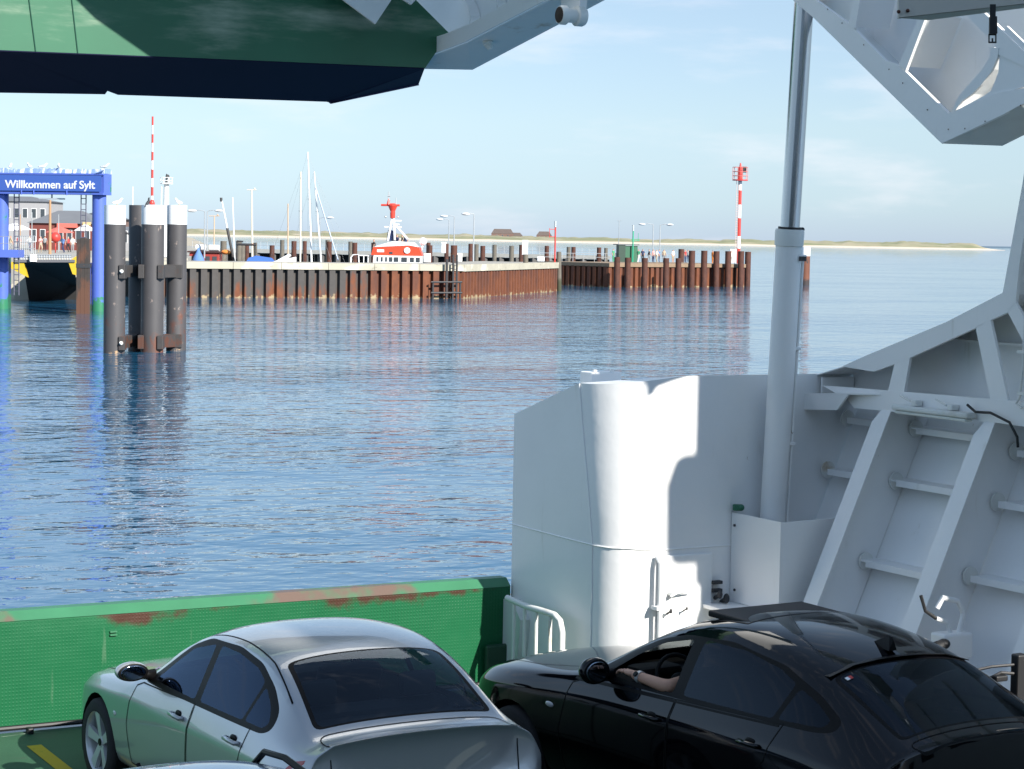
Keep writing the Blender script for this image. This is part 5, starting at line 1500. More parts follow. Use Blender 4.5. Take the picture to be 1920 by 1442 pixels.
def yacht(top, bot, d, mm, hm, lab, r_=.085, stays=True, cross=0.0, fore=None):
    p = at(bot[0], bot[1], d); q = at(top[0], top[1], d)
    o = thing('yacht', lab, 'sailing boat', (p.x, p.y, 0), 'sailing boats moored behind the quay')
    rz = Matrix.Rotation(-YAW + random.uniform(-.3, .3), 3, 'Z')
    bm = hull_bm(9, 2.9, .9, 1.3)
    for v in bm.verts: v.co = rz @ v.co + Vector((p.x, p.y, 0))
    fin(bm, 'hull', hm, o)
    bm = NB(); box(bm, (-1.8, -.9, .9), (1.6, .9, 1.45), bev=.15)
    for v in bm.verts: v.co = rz @ v.co + Vector((p.x, p.y, 0))
    fin(bm, 'cabin', M['gel'], o)
    b = p + (q - p) * ((1.3 - p.z) / (q.z - p.z))
    bm = NB(); cyl(bm, b, q, r_, r_ * .72, n=8); fin(bm, 'mast', mm, o, smooth=40)
    if cross:
        bm = NB(); cyl(bm, q - _r * cross, q + _r * cross, .05, n=6); ball(bm, q + _r * cross * .6 + Vector((0, 0, .12)), .1); fin(bm, 'masthead', mm, o)
    if stays:
        bm = NB()
        hgt = q.z - 1.3
        cyl(bm, q, b + rz @ Vector((4.3, 0, -.1)), .008, n=4); cyl(bm, q, b + rz @ Vector((-4.3, 0, -.2)), .008, n=4)
        c_ = b.lerp(q, .62)
        for s_ in (-1, 1): cyl(bm, c_, c_ + rz @ Vector((0, .55 * s_, 0)), .03, n=5); cyl(bm, c_ + rz @ Vector((0, .55 * s_, 0)), b + rz @ Vector((0, 1.2 * s_, -.2)), .008, n=4); cyl(bm, c_ + rz @ Vector((0, .55 * s_, 0)), q, .008, n=4)
        fin(bm, 'rigging', M['rig'], o)
    bm = NB(); cyl(bm, b + Vector((0, 0, .9)), b + Vector((0, 0, .95)) + rz @ Vector((-3.4, 0, .1)), .11, n=8); fin(bm, 'boom', M['hullnavy'] if mm is M['mast_w'] else mm, o, smooth=40)
    if fore:
        bm = NB(); cyl(bm, at(*fore[0], d - .5), at(*fore[1], d - .5), .075, n=6); fin(bm, 'furled_sail', pm('furled', (.42, .48, .58), .6), o, smooth=40)
    return o
yacht((577, 285), (584, 488), 238, M['mast_w'], M['gel'], 'white sailing yacht with the tallest white mast', .12)
yacht((589, 322), (602, 490), 236, M['mast_w'], M['gel'], 'white sailing yacht with leaning mast and a furled grey foresail', .10, fore=((592, 352), (634, 488)))
yacht((564, 322), (563, 488), 242, M['mast_c'], M['hullnavy'], 'navy sailing yacht with a cream mast left of the tallest one', .11)
yacht((540, 382), (540, 488), 248, M['mast_t'], M['gel'], 'sailing yacht with a short tan wooden mast', .10, stays=False)
yacht((472, 356), (473, 486), 232, M['mast_c'], M['hullnavy'], 'sailing boat with a thick cream mast and crossbar at its head', .13, cross=.5, stays=False)
yacht((436, 370), (440, 488), 236, M['mast_w'], M['gel'], 'sailing boat with a plain white mast beside the slanted boom', .10, stays=False)
yacht((402, 405), (401, 480), 246, M['mast_t'], M['gel'], 'boat with a short orange-brown mast and crosstree', .09, cross=.6, stays=False)
# red fishing cutter
p = at(388, 480, 224); FB = thing('fishing_cutter', 'red fishing cutter with white life rafts and a slanted derrick', 'fishing boat', (p.x, p.y, 0), local=True, rotz=-YAW)
bm = hull_bm(13, 4.2, 1.6, 2.6); fin(bm, 'hull', pm('cutter_green', (.03, .14, .08), .5), FB)
bm = NB(); box(bm, (-1.6, -1.4, 1.5), (1.4, 1.2, 3.75), bev=.06); wh_ = fin(bm, 'wheelhouse', pm('cutter_red', (.30, .035, .025), .5, var=.15), FB)
bm = NB(); box(bm, (-1.8, -1.6, 3.76), (1.6, 1.4, 3.92), bev=.03); fin(bm, 'wheelhouse_roof', pm('cutter_dark', (.05, .02, .018), .6), FB)
for i in range(4):
    bm = NB(); box(bm, (-1.4 + i * .72, -1.44, 2.8), (-.95 + i * .72, -1.405, 3.4)); fin(bm, 'window', M['winblk'], wh_)
for x in (-.5, .85):
    bm = NB(); cyl(bm, (x - .5, -.8, 4.25), (x + .5, -.8, 4.25), .33, n=14); fin(bm, 'life_raft', M['white_flat'], FB, smooth=40)
bm = NB(); ball(bm, (2.0, -.5, 3.85), .42, (1.2, 1, .6)); fin(bm, 'orange_float', CL['orange'], FB, smooth=True)
bm = NB(); lathe(bm, [(.75, 2.6), (.6, 3.1), (.2, 3.9), (.06, 4.3)], c=(-.6, -1.9, 0), n=10); fin(bm, 'blue_tarp', CL['blue'], FB, smooth=True)
bm = NB(); cyl(bm, (2.9, 0, 2.2), (1.4, 0, 9.4), .12, .08, n=8); fin(bm, 'derrick', M['mast_w'], FB, smooth=40)
bm = NB(); cyl(bm, (1.4, 0, 9.4), (1.42, 0, 9.0), .13, n=8); fin(bm, 'derrick_head', M['dark_steel'], FB); bm = NB(); cyl(bm, (2.05, 0, 6.3), (2.9, 0, 2.3), .14, n=8); fin(bm, 'derrick_gear', M['dark_steel'], FB)
# small quay crane frame
p = at(462, 486, 222); o = thing('boat_davit', 'dark steel davit frame with a grey post on the quay edge', 'davit', (p.x, p.y, QZ))
bm = NB(); a, b = at(444, 458, 222), at(480, 459, 222); cyl(bm, a, b, .14, n=6); cyl(bm, a, Vector((a.x, a.y, QZ)), .09, n=6); cyl(bm, at(444, 452, 222), at(456, 453, 222), .1, n=6); cyl(bm, at(444, 452, 222), a, .09, n=6); fin(bm, 'frame', M['dark_steel'], o)
# motor boat with blue cover
p = at(492, 486, 214); MB_ = thing('motor_boat', 'white motor boat with blue cover and raised bow behind the quay', 'motor boat', (p.x, p.y, 0), local=True, rotz=-YAW + .15)
bm = hull_bm(6.6, 2.3, 2.75, 3.6); fin(bm, 'hull', M['gel'], MB_)
bm = NB(); prism(bm, [(-1.6, -.9, 3.0), (1.2, -.9, 3.1), (.9, -.9, 3.45), (-.6, -.9, 3.65), (-1.4, -.9, 3.4)], (0, 1.8, 0)); fin(bm, 'cover', pm('cover_blue', (.04, .13, .45), .6), MB_)
bm = NB(); prism(bm, [(1.2, -.5, 3.1), (2.6, -.5, 3.9), (2.8, -.5, 3.75), (1.9, -.5, 2.9)], (0, 1, 0)); fin(bm, 'foredeck', M['gel'], MB_)
# rescue boat
p = at(742, 486, 228); RB = thing('rescue_boat', 'rescue cruiser with orange-red upper works, white cabin and red lattice mast', 'rescue boat', (p.x, p.y, 0), local=True, rotz=-YAW)
q18 = 228 / 4100
def rx_(px): return (px - 742) * q18
def rz_(py): return zat(py, p, 742)
M['resc'] = pm('rescue_orange', (.62, .062, .024), .4); M['resc2'] = pm('rescue_red', (.62, .05, .03), .4)
bm = hull_bm(19, 5.2, 2.0, 3.0); fin(bm, 'hull', M['gel'], RB)
bm = NB(); prism(bm, [(rx_(700), -2.2, 1.8), (rx_(790), -2.2, 1.8), (rx_(793), -2.2, rz_(479)), (rx_(703), -2.2, rz_(479))], (0, 4, 0)); cb_ = fin(bm, 'cabin', M['gel'], RB)
for a, b in ((709, 712), (717, 720), (725, 728), (732, 738), (741, 749), (755, 765), (771, 778), (782, 789)):
    bm = NB(); box(bm, (rx_(a), -2.26, rz_(490)), (rx_(b), -2.205, rz_(482))); fin(bm, 'window', M['winblk'], cb_)
bm = NB(); prism(bm, [(rx_(698), -2.0, rz_(478.5)), (rx_(793), -2.0, rz_(478.5)), (rx_(787), -2.0, rz_(463)), (rx_(768), -2.0, rz_(460)), (rx_(702), -2.0, rz_(464))], (0, 3.6, 0)); up_ = fin(bm, 'upper_works', M['resc'], RB)
bm = NB(); box(bm, (rx_(709), -2.06, rz_(473)), (rx_(722), -2.01, rz_(468))); fin(bm, 'name_plate', M['white_flat'], up_)
bm = NB(); box(bm, (rx_(732), -2.05, rz_(476)), (rx_(738), -2.01, rz_(472))); fin(bm, 'port_light', M['winblk'], up_)
bm = NB(); cyl(bm, (rx_(765), -2.12, rz_(469)), (rx_(765), -2.02, rz_(469)), .32, n=16); fin(bm, 'lifebuoy', M['white_flat'], up_)
bm = NB(); prism(bm, [(rx_(702), -2.05, rz_(463.5)), (rx_(768), -2.05, rz_(459.5)), (rx_(785), -2.05, rz_(462.5)), (rx_(776), -2.05, rz_(454)), (rx_(740), -2.05, rz_(452)), (rx_(722), -2.05, rz_(457))], (0, 3.7, 0)); fin(bm, 'flybridge', M['gel'], RB)
bm = NB(); ball(bm, (rx_(793), -.5, rz_(452)), .42, seg=14); cyl(bm, (rx_(793), -.5, rz_(456)), (rx_(790), -.5, rz_(470)), .1, n=6); fin(bm, 'radar_dome', M['white_flat'], RB, smooth=True)
bm = NB(); prism(bm, [(rx_(724), 0, rz_(452)), (rx_(738), 0, rz_(452)), (rx_(739), 0, rz_(433)), (rx_(727), 0, rz_(431))], (0, .8, 0)); fin(bm, 'funnel', M['hullnavy'], RB)
bm = NB()
for a, b in (((727, 452), (734, 408)), ((740, 450), (737, 408)), ((764, 448), (742, 424))): cyl(bm, (rx_(a[0]), -.3, rz_(a[1])), (rx_(b[0]), 0, rz_(b[1])), .11, n=8)
for py, a, b in ((426, 720, 752), (414, 732, 752), (421, 738, 748)): cyl(bm, (rx_(a), 0, rz_(py)), (rx_(b), 0, rz_(py)), .08, n=6)
fin(bm, 'mast_foot', M['white_flat'], RB)
bm = NB(); cyl(bm, (rx_(735), 0, rz_(409)), (rx_(735), 0, rz_(383)), .26, .3, n=10); fin(bm, 'mast', M['resc2'], RB, smooth=40)
bm = NB(); cyl(bm, (rx_(713), 0, rz_(385)), (rx_(748), 0, rz_(385)), .11, n=8); lathe(bm, [(.28, -.5), (.5, 0), (.5, .12), (.2, .25)], c=(rx_(735), 0, rz_(386)), n=12); cyl(bm, (rx_(727), 0, rz_(384)), (rx_(727), 0, rz_(373)), .2, .06, n=8); fin(bm, 'crosstree', M['resc2'], RB)
bm = NB(); cyl(bm, (rx_(727), 0, rz_(373)), (rx_(727), 0, rz_(360)), .05, n=6); cyl(bm, (rx_(741), 0, rz_(383)), (rx_(741), 0, rz_(371)), .04, n=6)
for py in (376, 368): cyl(bm, (rx_(725), 0, rz_(py)), (rx_(730), 0, rz_(py)), .08, n=6)
for a in (722, 732, 745): ball(bm, (rx_(a), -.1, rz_(407 if a != 732 else 398)), .12)
fin(bm, 'aerial', M['steel'], RB)
bm = NB(); tube(bm, [(rx_(660), -1.6, 2.4), (rx_(660), -1.6, rz_(484)), (rx_(664), -1.6, rz_(479)), (rx_(674), -1.6, rz_(478)), (rx_(676), -1.6, 2.4)], .07, 6)
for a in (684, 692): cyl(bm, (rx_(a), -1.6, 2.3), (rx_(a), -1.6, rz_(480)), .05, n=5)
cyl(bm, (rx_(674), -1.6, rz_(480)), (rx_(700), -1.6, rz_(480)), .05, n=5); fin(bm, 'stern_rail', M['white_flat'], RB)
for px, s_, lab in ((744, 'navy', 'person in navy on the rescue boat flybridge, left of three'), (754, 'black', 'person in black on the rescue boat flybridge, middle of three'), (761, 'navy', 'person in dark blue on the rescue boat flybridge, right of three'), (701, 'black', 'person in black standing on the rescue boat stern')):
    q = at(px, 460, 228.6); q.z = (rz_(455) - .9) if px > 710 else rz_(449) - 1.75
    person(q, random.uniform(-2, 2), s_, 'black', lab, pose=0, hair=0)

# ================================================================== CARS
def car_mats(nm, col, metal, rough, coat=1.0):
    t = NT(nm)
    t.b.inputs['Base Color'].default_value = (*col, 1); t.b.inputs['Metallic'].default_value = metal
    t.b.inputs['Roughness'].default_value = rough; t.b.inputs['Coat Weight'].default_value = coat; t.b.inputs['Coat Roughness'].default_value = 0.02
    d = t.noise(1.2, detail=5)
    t.l(t.ramp(d, 0.3, 0.7, rough * .9, rough * 1.15), t.b.inputs['Roughness'])
    t.b.inputs['Specular IOR Level'].default_value = 0.5 if metal else 0.4
    return t.m
def glass_mat(nm, tint, boost=1.0, gc=(.72, .84, 1, 1)):
    t = NT(nm); t.t.nodes.remove(t.b)
    tr = t.n('ShaderNodeBsdfTransparent'); tr.inputs[0].default_value = (*tint, 1)
    gl = t.n('ShaderNodeBsdfGlossy'); gl.inputs['Roughness'].default_value = 0.015; gl.inputs[0].default_value = gc
    fr = t.n('ShaderNodeFresnel'); fr.inputs['IOR'].default_value = 1.55
    m = t.n('ShaderNodeMixShader'); t.l(t.math('MULTIPLY', fr.outputs[0], boost), m.inputs[0]); t.l(tr.outputs[0], m.inputs[1]); t.l(gl.outputs[0], m.inputs[2]); t.l(m.outputs[0], t.out.inputs['Surface'])
    return t.m
M['glass'] = glass_mat('car_glass', (.56, .63, .65), .8)
M['glass_side'] = glass_mat('car_side_glass', (.17, .22, .27), .75, (.48, .66, 1, 1))
M['glass_dark'] = glass_mat('car_glass_tinted', (.07, .08, .09), .6)
M['trim'] = pm('black_trim', (.004, .004, .0045), .45, spec=.12)
M['tyre'] = pm('tyre_rubber', (.018, .018, .019), .85, var=.2, bump=(40, .002))
M['alloy'] = pm('alloy_rim', (.62, .63, .64), .30, metal=.35)
M['seat'] = pm('dark_upholstery', (.03, .03, .033), .8, var=.1)
M['seat_black'] = pm('black_upholstery', (.012, .012, .013), .7)
M['lamp_red'] = pm('tail_lamp_red', (.42, .012, .010), .12, coat=1)
M['lamp_clear'] = pm('lamp_clear', (.6, .6, .6), .1, coat=1)
M['mirror_glass'] = pm('mirror_glass', (.22, .26, .32), .05, metal=1)
M['paint_silver'] = car_mats('silver_paint', (.44, .45, .455), .55, .32)
M['paint_black'] = car_mats('black_paint', (.002, .002, .003), .0, .05, 0.0)
M['paint_blue'] = car_mats('pale_blue_paint', (.22, .30, .40), .7, .3)

def lerp_st(a, b, t):
    return [tuple(x + (y - x) * t for x, y in zip(p, q)) for p, q in zip(a, b)]
def car_shell(st, sub=3, crease=None, rcrease=None):
    """st: list of (y, nine (x, z) points of the right half section from keel to roof centre)"""
    bm = NB(); cl = bm.edges.layers.float.new('crease_edge'); rings = []
    for y, pts in st:
        r = [bm.verts.new((x, y if not isinstance(y, (list, tuple)) else y[i], z)) for i, (x, z) in enumerate(pts)]
        l = [r[0]] + [bm.verts.new((-x, r[i].co.y, z)) for i, (x, z) in enumerate(pts) if 0 < i < 8] + [r[8]]
        rings.append((r, l))
    for (r0, l0), (r1, l1) in zip(rings, rings[1:]):
        for i in range(8):
            bm.faces.new((r0[i], r1[i], r1[i + 1], r0[i + 1])); bm.faces.new((l0[i], l0[i + 1], l1[i + 1], l1[i]))
    for (r, l), flip in ((rings[0], 1), (rings[-1], 0)):
        for i in range(8):
            q = [r[i], r[i + 1], l[i + 1], l[i]]
            q = [v for k, v in enumerate(q) if v not in q[:k]]
            if len(q) > 2: bm.faces.new(q if flip else q[::-1])
    for i, c in (crease or {}).items():
        for (r0, l0), (r1, l1) in zip(rings, rings[1:]):
            for s in (0, 1):
                a, b = (r0, r1) if s == 0 else (l0, l1)
                e = bm.edges.get((a[i], b[i]))
                if e: e[cl] = c
    for i, c in (rcrease or {}).items():
        for ring in rings[i]:
            for j in range(3, 8):
                e = bm.edges.get((ring[j], ring[j + 1]))
                if e: e[cl] = c
    bmesh.ops.recalc_face_normals(bm, faces=bm.faces[:])
    def s_(o):
        m = o.modifiers.new('s', 'SUBSURF'); m.levels = sub; m.render_levels = sub
    return evaluated(bm, s_)
def rounded(poly, r=.05, n=4):
    out = []; k = len(poly)
    for i in range(k):
        p0, p, p1 = Vector(poly[i - 1]), Vector(poly[i]), Vector(poly[(i + 1) % k])
        a = (p0 - p); b = (p1 - p); ra = min(r, a.length * .45); rb = min(r, b.length * .45)
        s, e = p + a.normalized() * ra, p + b.normalized() * rb
        for j in range(n + 1):
            t = j / n; out.append(tuple((1 - t) ** 2 * s + 2 * t * (1 - t) * p + t * t * e))
    return out
def cut(bm, poly, ax, filt):
    """cut the faces passing filt along a convex polygon in the plane ax; returns the faces inside it"""
    a, b = ax; P = [Vector(p) for p in poly]; k = len(P)
    area = sum(P[i].x * P[(i + 1) % k].y - P[(i + 1) % k].x * P[i].y for i in range(k))
    if area < 0: P.reverse()
    lo = [min(p[i] for p in P) - .01 for i in (0, 1)]; hi = [max(p[i] for p in P) + .01 for i in (0, 1)]
    def near(f):
        xs = [v.co[a] for v in f.verts]; ys = [v.co[b] for v in f.verts]
        return max(xs) > lo[0] and min(xs) < hi[0] and max(ys) > lo[1] and min(ys) < hi[1]
    cand = [f for f in bm.faces if near(f) and filt(f)]
    for i in range(k):
        p, q = P[i], P[(i + 1) % k]
        d = q - p
        if d.length < 1e-5: continue
        co, no = [0, 0, 0], [0, 0, 0]; co[a], co[b] = p.x, p.y; no[a], no[b] = -d.y, d.x
        g = set(cand)
        for f in cand: g.update(f.edges); g.update(f.verts)
        r = bmesh.ops.bisect_plane(bm, geom=list(g), plane_co=co, plane_no=no, dist=1e-5)
        cand = [x for x in r['geom'] if isinstance(x, bmesh.types.BMFace) and x.is_valid]
    out = []
    for f in set(cand):
        c = f.calc_center_median(); c = Vector((c[a], c[b]))
        if all((P[(i + 1) % k] - P[i]).cross(c - P[i]) > -1e-7 for i in range(k)): out.append(f)
    return out
def take(bm, faces, pred=None):
    """move faces (by predicate) into a new bmesh"""
    fs = [f for f in faces if f.is_valid and (pred is None or pred(f))]
    nb = NB(); mp_ = {}
    for f in fs:
        vs = []
        for v in f.verts:
            if v not in mp_: mp_[v] = nb.verts.new(v.co)
            vs.append(mp_[v])
        try: nb.faces.new(vs).smooth = True
        except ValueError: pass
    bmesh.ops.delete(bm, geom=fs, context='FACES')
    return nb
def ribbon(bvh, pts, w, axis, sign, off=.0025, close=False):
    """strip of width w lying on the shell along pts given in the plane across axis"""
    bm = NB(); hits = []
    oth = [i for i in range(3) if i != axis]
    P = []
    for p, q in zip(pts, pts[1:] + ([pts[0]] if close else [])):
        n = max(1, int((Vector(q) - Vector(p)).length / .04))
        P += [Vector(p).lerp(Vector(q), i / n) for i in range(n)]
    if not close: P.append(Vector(pts[-1]))
    for i, p in enumerate(P):
        a = P[i - 1] if (i or close) else p; b = P[(i + 1) % len(P)] if (close or i + 1 < len(P)) else p
        t = (b - a)
        if t.length < 1e-6: continue
        t.normalize(); nrm = Vector((-t.y, t.x)); row = []
        for s in (-.5, .5):
            r = p + nrm * w * s; o = Vector((0, 0, 0)); o[oth[0]], o[oth[1]] = r.x, r.y; o[axis] = 3 * sign
            d = Vector((0, 0, 0)); d[axis] = -sign
            h = bvh.ray_cast(o, d)
            if h[0] is None: row = None; break
            nn = h[1] if h[1][axis] * sign > 0 else -h[1]
            row.append(bm.verts.new(h[0] + nn * off))
        if row: hits.append(row)
    for r0, r1 in zip(hits, hits[1:] + ([hits[0]] if close and hits else [])):
        if r0 is r1: continue
        try: bm.faces.new((r0[0], r0[1], r1[1], r1[0])).smooth = True
        except ValueError: pass
    return bm
def on_shell(bvh, axis, sign, u, v):
    o = Vector((0, 0, 0)); oth = [i for i in range(3) if i != axis]; o[oth[0]], o[oth[1]] = u, v; o[axis] = 3 * sign
    d = Vector((0, 0, 0)); d[axis] = -sign
    return bvh.ray_cast(o, d)[0]

def wheel(parent, x, y, r, side, spokes=5, rim='alloy', w=.21, name='wheel'):
    bm = NB(); s = side; rr = r * .70
    lathe(bm, [(rr, -w * .5 * s), (r * .90, -w * .52 * s), (r * .985, -w * .40 * s), (r, -w * .2 * s), (r, w * .2 * s), (r * .985, w * .40 * s), (r * .90, w * .52 * s), (rr, w * .5 * s)], c=(x, y, r), axis='x', n=40, cap=False)
    t_ = fin(bm, name, M['tyre'], parent, smooth=50)
    bm = NB()
    lathe(bm, [(rr * 1.0, w * .50 * s), (rr * .97, w * .46 * s), (rr * .93, w * .30 * s), (rr * .90, -w * .3 * s), (rr * .3, -w * .32 * s)], c=(x, y, r), axis='x', n=40, cap=False)
    fin(bm, 'rim', M[rim], t_, smooth=50)
    bm = NB()
    cyl(bm, (x + w * .10 * s, y, r), (x + w * .36 * s, y, r), rr * .24, rr * .17, n=18)
    for i in range(spokes):
        a = 2 * math.pi * i / spokes + .2; c_, s2 = math.cos(a), math.sin(a)
        def P(rad, tang, xo): return Vector((x + xo * s, y + c_ * rad - s2 * tang, r + s2 * rad + c_ * tang))
        q = [P(rr * .15, -rr * .13, w * .34), P(rr * .15, rr * .13, w * .34), P(rr * .6, rr * .15, w * .40), P(rr * .97, rr * .21, w * .44), P(rr * .97, -rr * .21, w * .44), P(rr * .6, -rr * .15, w * .40)]
        prism(bm, q, (-w * .16 * s, 0, 0))
    fin(bm, 'spokes', M[rim], t_, smooth=30)
    bm = NB(); cyl(bm, (x + w * .37 * s, y, r), (x + w * .39 * s, y, r), rr * .12, n=14); fin(bm, 'hub_cap', M['trim'], t_)
    bm = NB(); cyl(bm, (x - .01 * s, y, r), (x + .02 * s, y, r), rr * .62, n=24); fin(bm, 'brake_disc', M['dark_steel'], t_)

def seat(parent, x, y, z, m, h=1.0):
    bm = NB(); box(bm, (x - .24, y - .1, z), (x + .24, y + .42, z + .16), bev=.05)
    box(bm, (x - .24, y - .22, z + .1), (x + .24, y - .06, z + .66), bev=.06, rot=Matrix.Rotation(.22, 3, 'X'), org=(x, y - .1, z + .1))
    o = fin(bm, 'seat', M[m], parent, smooth=40)
    bm = NB(); box(bm, (x - .13, y - .38, z + .70), (x + .13, y - .27, z + .90), bev=.045); fin(bm, 'headrest', M[m], o, smooth=40)

def make_car(S):
    root = thing(S['name'], S['label'], 'car', S['loc'], local=True, rotz=S['rotz'])
    k = S.get('scale', 1.0); root.scale = (k, k, k); root.rotation_euler = (S.get('pitch', 0), 0, S['rotz'])
    P = M[S['paint']]; G = M[S['glass']]
    bm = car_shell(S['st'], 3, S.get('crease'), S.get('rcrease'))
    bvh = BVHTree.FromBMesh(bm)
    upper = lambda f: f.calc_center_median().z > S['zglass'] and f.normal.z > .12
    sidef = lambda f: abs(f.normal.x) > .35 and f.calc_center_median().z > S['zglass'] - .03
    rear, front = rounded(S['rear'], .06), rounded(S['front'], .06)
    wind = take(bm, cut(bm, front, (0, 1), lambda f: upper(f) and f.calc_center_median().y > S['ymid']))
    rearg = take(bm, cut(bm, rear, (0, 1), lambda f: upper(f) and f.calc_center_median().y < S['ymid']))
    def inner(nb, poly, ax):
        return take(nb, cut(nb, poly, ax, lambda f: True))
    def shrink(poly, c, d):
        cc = Vector((sum(p[0] for p in poly) / len(poly), sum(p[1] for p in poly) / len(poly)))
        return [tuple(Vector(p) + (cc - Vector(p)).normalized() * d) for p in poly]
    g1 = inner(rearg, rounded(shrink(S['rear'], 0, .035), .06), (0, 1)); fin(g1, 'rear_window', G, root); fin(rearg, 'rear_window_frame', M['trim'], root)
    g1 = inner(wind, rounded(shrink(S['front'], 0, .035), .06), (0, 1)); fin(g1, 'windscreen', M['glass'], root); fin(wind, 'windscreen_frame', M['trim'], root)
    dlo = take(bm, cut(bm, rounded(S['dlo'], .07), (1, 2), sidef))
    for nm, poly, opened in S['panes']:
        g = take(dlo, cut(dlo, rounded(poly, .035), (1, 2), lambda f: True))
        for sgn in (-1, 1):
            sub = take(g, g.faces[:], (lambda f: f.calc_center_median().x * sgn > 0))
            if opened and sgn == -1: sub.free(); continue
            if len(sub.faces): fin(sub, nm, G if S['glass'] != 'glass' else M['glass_side'], root)
            else: sub.free()
        g.free()
    for sgn in (-1, 1):
        sub = take(dlo, dlo.faces[:], (lambda f: f.calc_center_median().x * sgn > 0)); fin(sub, 'window_trim', M['trim'], root)
    dlo.free()
    # wheel arches
    for yc in (0, -S['wb']):
        r = S['arch']; zc = S['wr']
        circ = [(yc + r * math.cos(a), zc + r * math.sin(a)) for a in [2 * math.pi * i / 28 for i in range(28)]]
        fs = cut(bm, circ, (1, 2), lambda f: abs(f.calc_center_median().x) > S['wx'] - .22 and f.calc_center_median().z < zc + r + .1)
        bmesh.ops.delete(bm, geom=fs, context='FACES')
    # doors
    doors = []
    for nm, poly in S['doors']:
        doors.append((nm, poly, take(bm, cut(bm, poly, (1, 2), lambda f: abs(f.normal.x) > .3 and f.calc_center_median().z < S['zbelt'](f.calc_center_median().y)))))
    lid = None
    if 'lid' in S:
        lid = take(bm, cut(bm, rounded(S['lid'], .08), (0, 1), lambda f: f.normal.z > .25 and f.calc_center_median().y < S['ymid'] and f.calc_center_median().z > .7))
    hood = take(bm, cut(bm, rounded(S['hood'], .08), (0, 1), lambda f: f.normal.z > .3 and f.calc_center_median().y > S['ymid'] and f.calc_center_median().z > .5))
    for f in bm.faces: f.smooth = True
    fin(bm, 'body', P, root)
    fin(hood, 'bonnet', P, root)
    fin(ribbon(bvh, rounded(S['hood'], .08), .007, 2, 1, close=True), 'bonnet_gap', M['trim'], root)
    if lid is not None:
        lo_ = fin(lid, 'boot_lid', P, root); fin(ribbon(bvh, rounded(S['lid'], .08), .008, 2, 1, close=True), 'boot_gap', M['trim'], lo_)
    for nm, poly, nb in doors:
        for sgn in (-1, 1):
            sub = take(nb, nb.faces[:], (lambda f: f.calc_center_median().x * sgn > 0))
            d = fin(sub, nm, P, root)
            fin(ribbon(bvh, list(poly), .009, 0, sgn, close=True), 'door_gap', M['trim'], d)
            hy, hz = S['handles'][nm]
            h = on_shell(bvh, 0, sgn, hy, hz)
            if h is not None:
                b2 = NB(); o_ = Vector((sgn * .028, 0, 0))
                tube(b2, [h + Vector((0, .10, 0)), h + o_ + Vector((0, .085, .002)), h + o_ * 1.15 + Vector((0, 0, .004)), h + o_ + Vector((0, -.085, .002)), h + Vector((0, -.10, 0))], [.012, .015, .017, .016, .013], 8)
                hd = fin(b2, 'handle', M[S.get('handle_m', S['paint'])], d, smooth=True)
                b2 = NB(); ball(b2, h + Vector((-sgn * .006, 0, .010)), .05, (.2, 1.1, .55)); fin(b2, 'handle_cup', M['trim'], hd, smooth=True)
        nb.free()
    # wheels and wheel houses
    for i, (yc, sgn) in enumerate(((0, -1), (0, 1), (-S['wb'], -1), (-S['wb'], 1))):
        wheel(root, sgn * (S['wx'] - .105), yc, S['wr'], sgn, S.get('spokes', 5), 'alloy')
        b2 = NB(); n_ = 24; A_ = []
        for j in range(n_ + 1):
            a = math.pi * (-.12 + 1.24 * j / n_); A_.append((yc + S['arch'] * 1.01 * math.cos(a), S['wr'] + S['arch'] * 1.01 * math.sin(a)))
        o_ = [b2.verts.new((sgn * (S['wx'] - .02), y, z)) for y, z in A_]; i_ = [b2.verts.new((sgn * (S['wx'] - .36), y, z)) for y, z in A_]
        for j in range(n_): b2.faces.new((o_[j], o_[j + 1], i_[j + 1], i_[j]))
        b2.faces.new(i_); fin(b2, 'wheel_house', M['black'], root)
    # interior
    sm = S['seatm']; zf = S['zfloor']
    b2 = NB(); box(b2, (-.70, S['yrs'] - .25, zf - .05), (.70, -.55, zf)); fin(b2, 'cabin_floor', M[sm], root)
    for x in (-.36, .36): seat(root, x, S['yfs'], zf + .16, sm)
    b2 = NB(); box(b2, (-.62, S['yrs'] - .1, zf + .16), (.62, S['yrs'] + .42, zf + .34), bev=.05); box(b2, (-.62, S['yrs'] - .24, zf + .25), (.62, S['yrs'] - .08, zf + .78), bev=.06, rot=Matrix.Rotation(.25, 3, 'X'), org=(0, S['yrs'] - .1, zf + .25)); rs_ = fin(b2, 'rear_bench', M[sm], root, smooth=40)
    for x in (-.36, .36):
        b2 = NB(); box(b2, (x - .13, S['yrs'] - .38, zf + .78), (x + .13, S['yrs'] - .28, zf + .94), bev=.04); fin(b2, 'headrest', M[sm], rs_, smooth=40)
    b2 = NB(); prism(b2, [(-.68, S['yrs'] - .22, S['zdeck']), (.68, S['yrs'] - .22, S['zdeck']), (.62, S['yshelf'], S['zdeck'] + .01), (-.62, S['yshelf'], S['zdeck'] + .01)], (0, 0, -.03)); fin(b2, 'parcel_shelf', M[sm], root)
    b2 = NB(); box(b2, (-.70, S['ydash'] - .25, S['zdash'] - .25), (.70, S['ydash'] + .30, S['zdash']), bev=.08); box(b2, (-.60, S['ydash'] - .26, S['zdash'] - .03), (-.22, S['ydash'] - .05, S['zdash'] + .06), bev=.04); fin(b2, 'dashboard', M[sm], root, smooth=40)
    b2 = NB()
    ring = [Vector((-.36 + .185 * math.cos(a), 0, .185 * math.sin(a))) for a in [2 * math.pi * i / 24 for i in range(25)]]
    rm_ = Matrix.Rotation(-.42, 3, 'X'); cc = Vector((-.36, S['ydash'] - .38, S['zdash'] - .02))
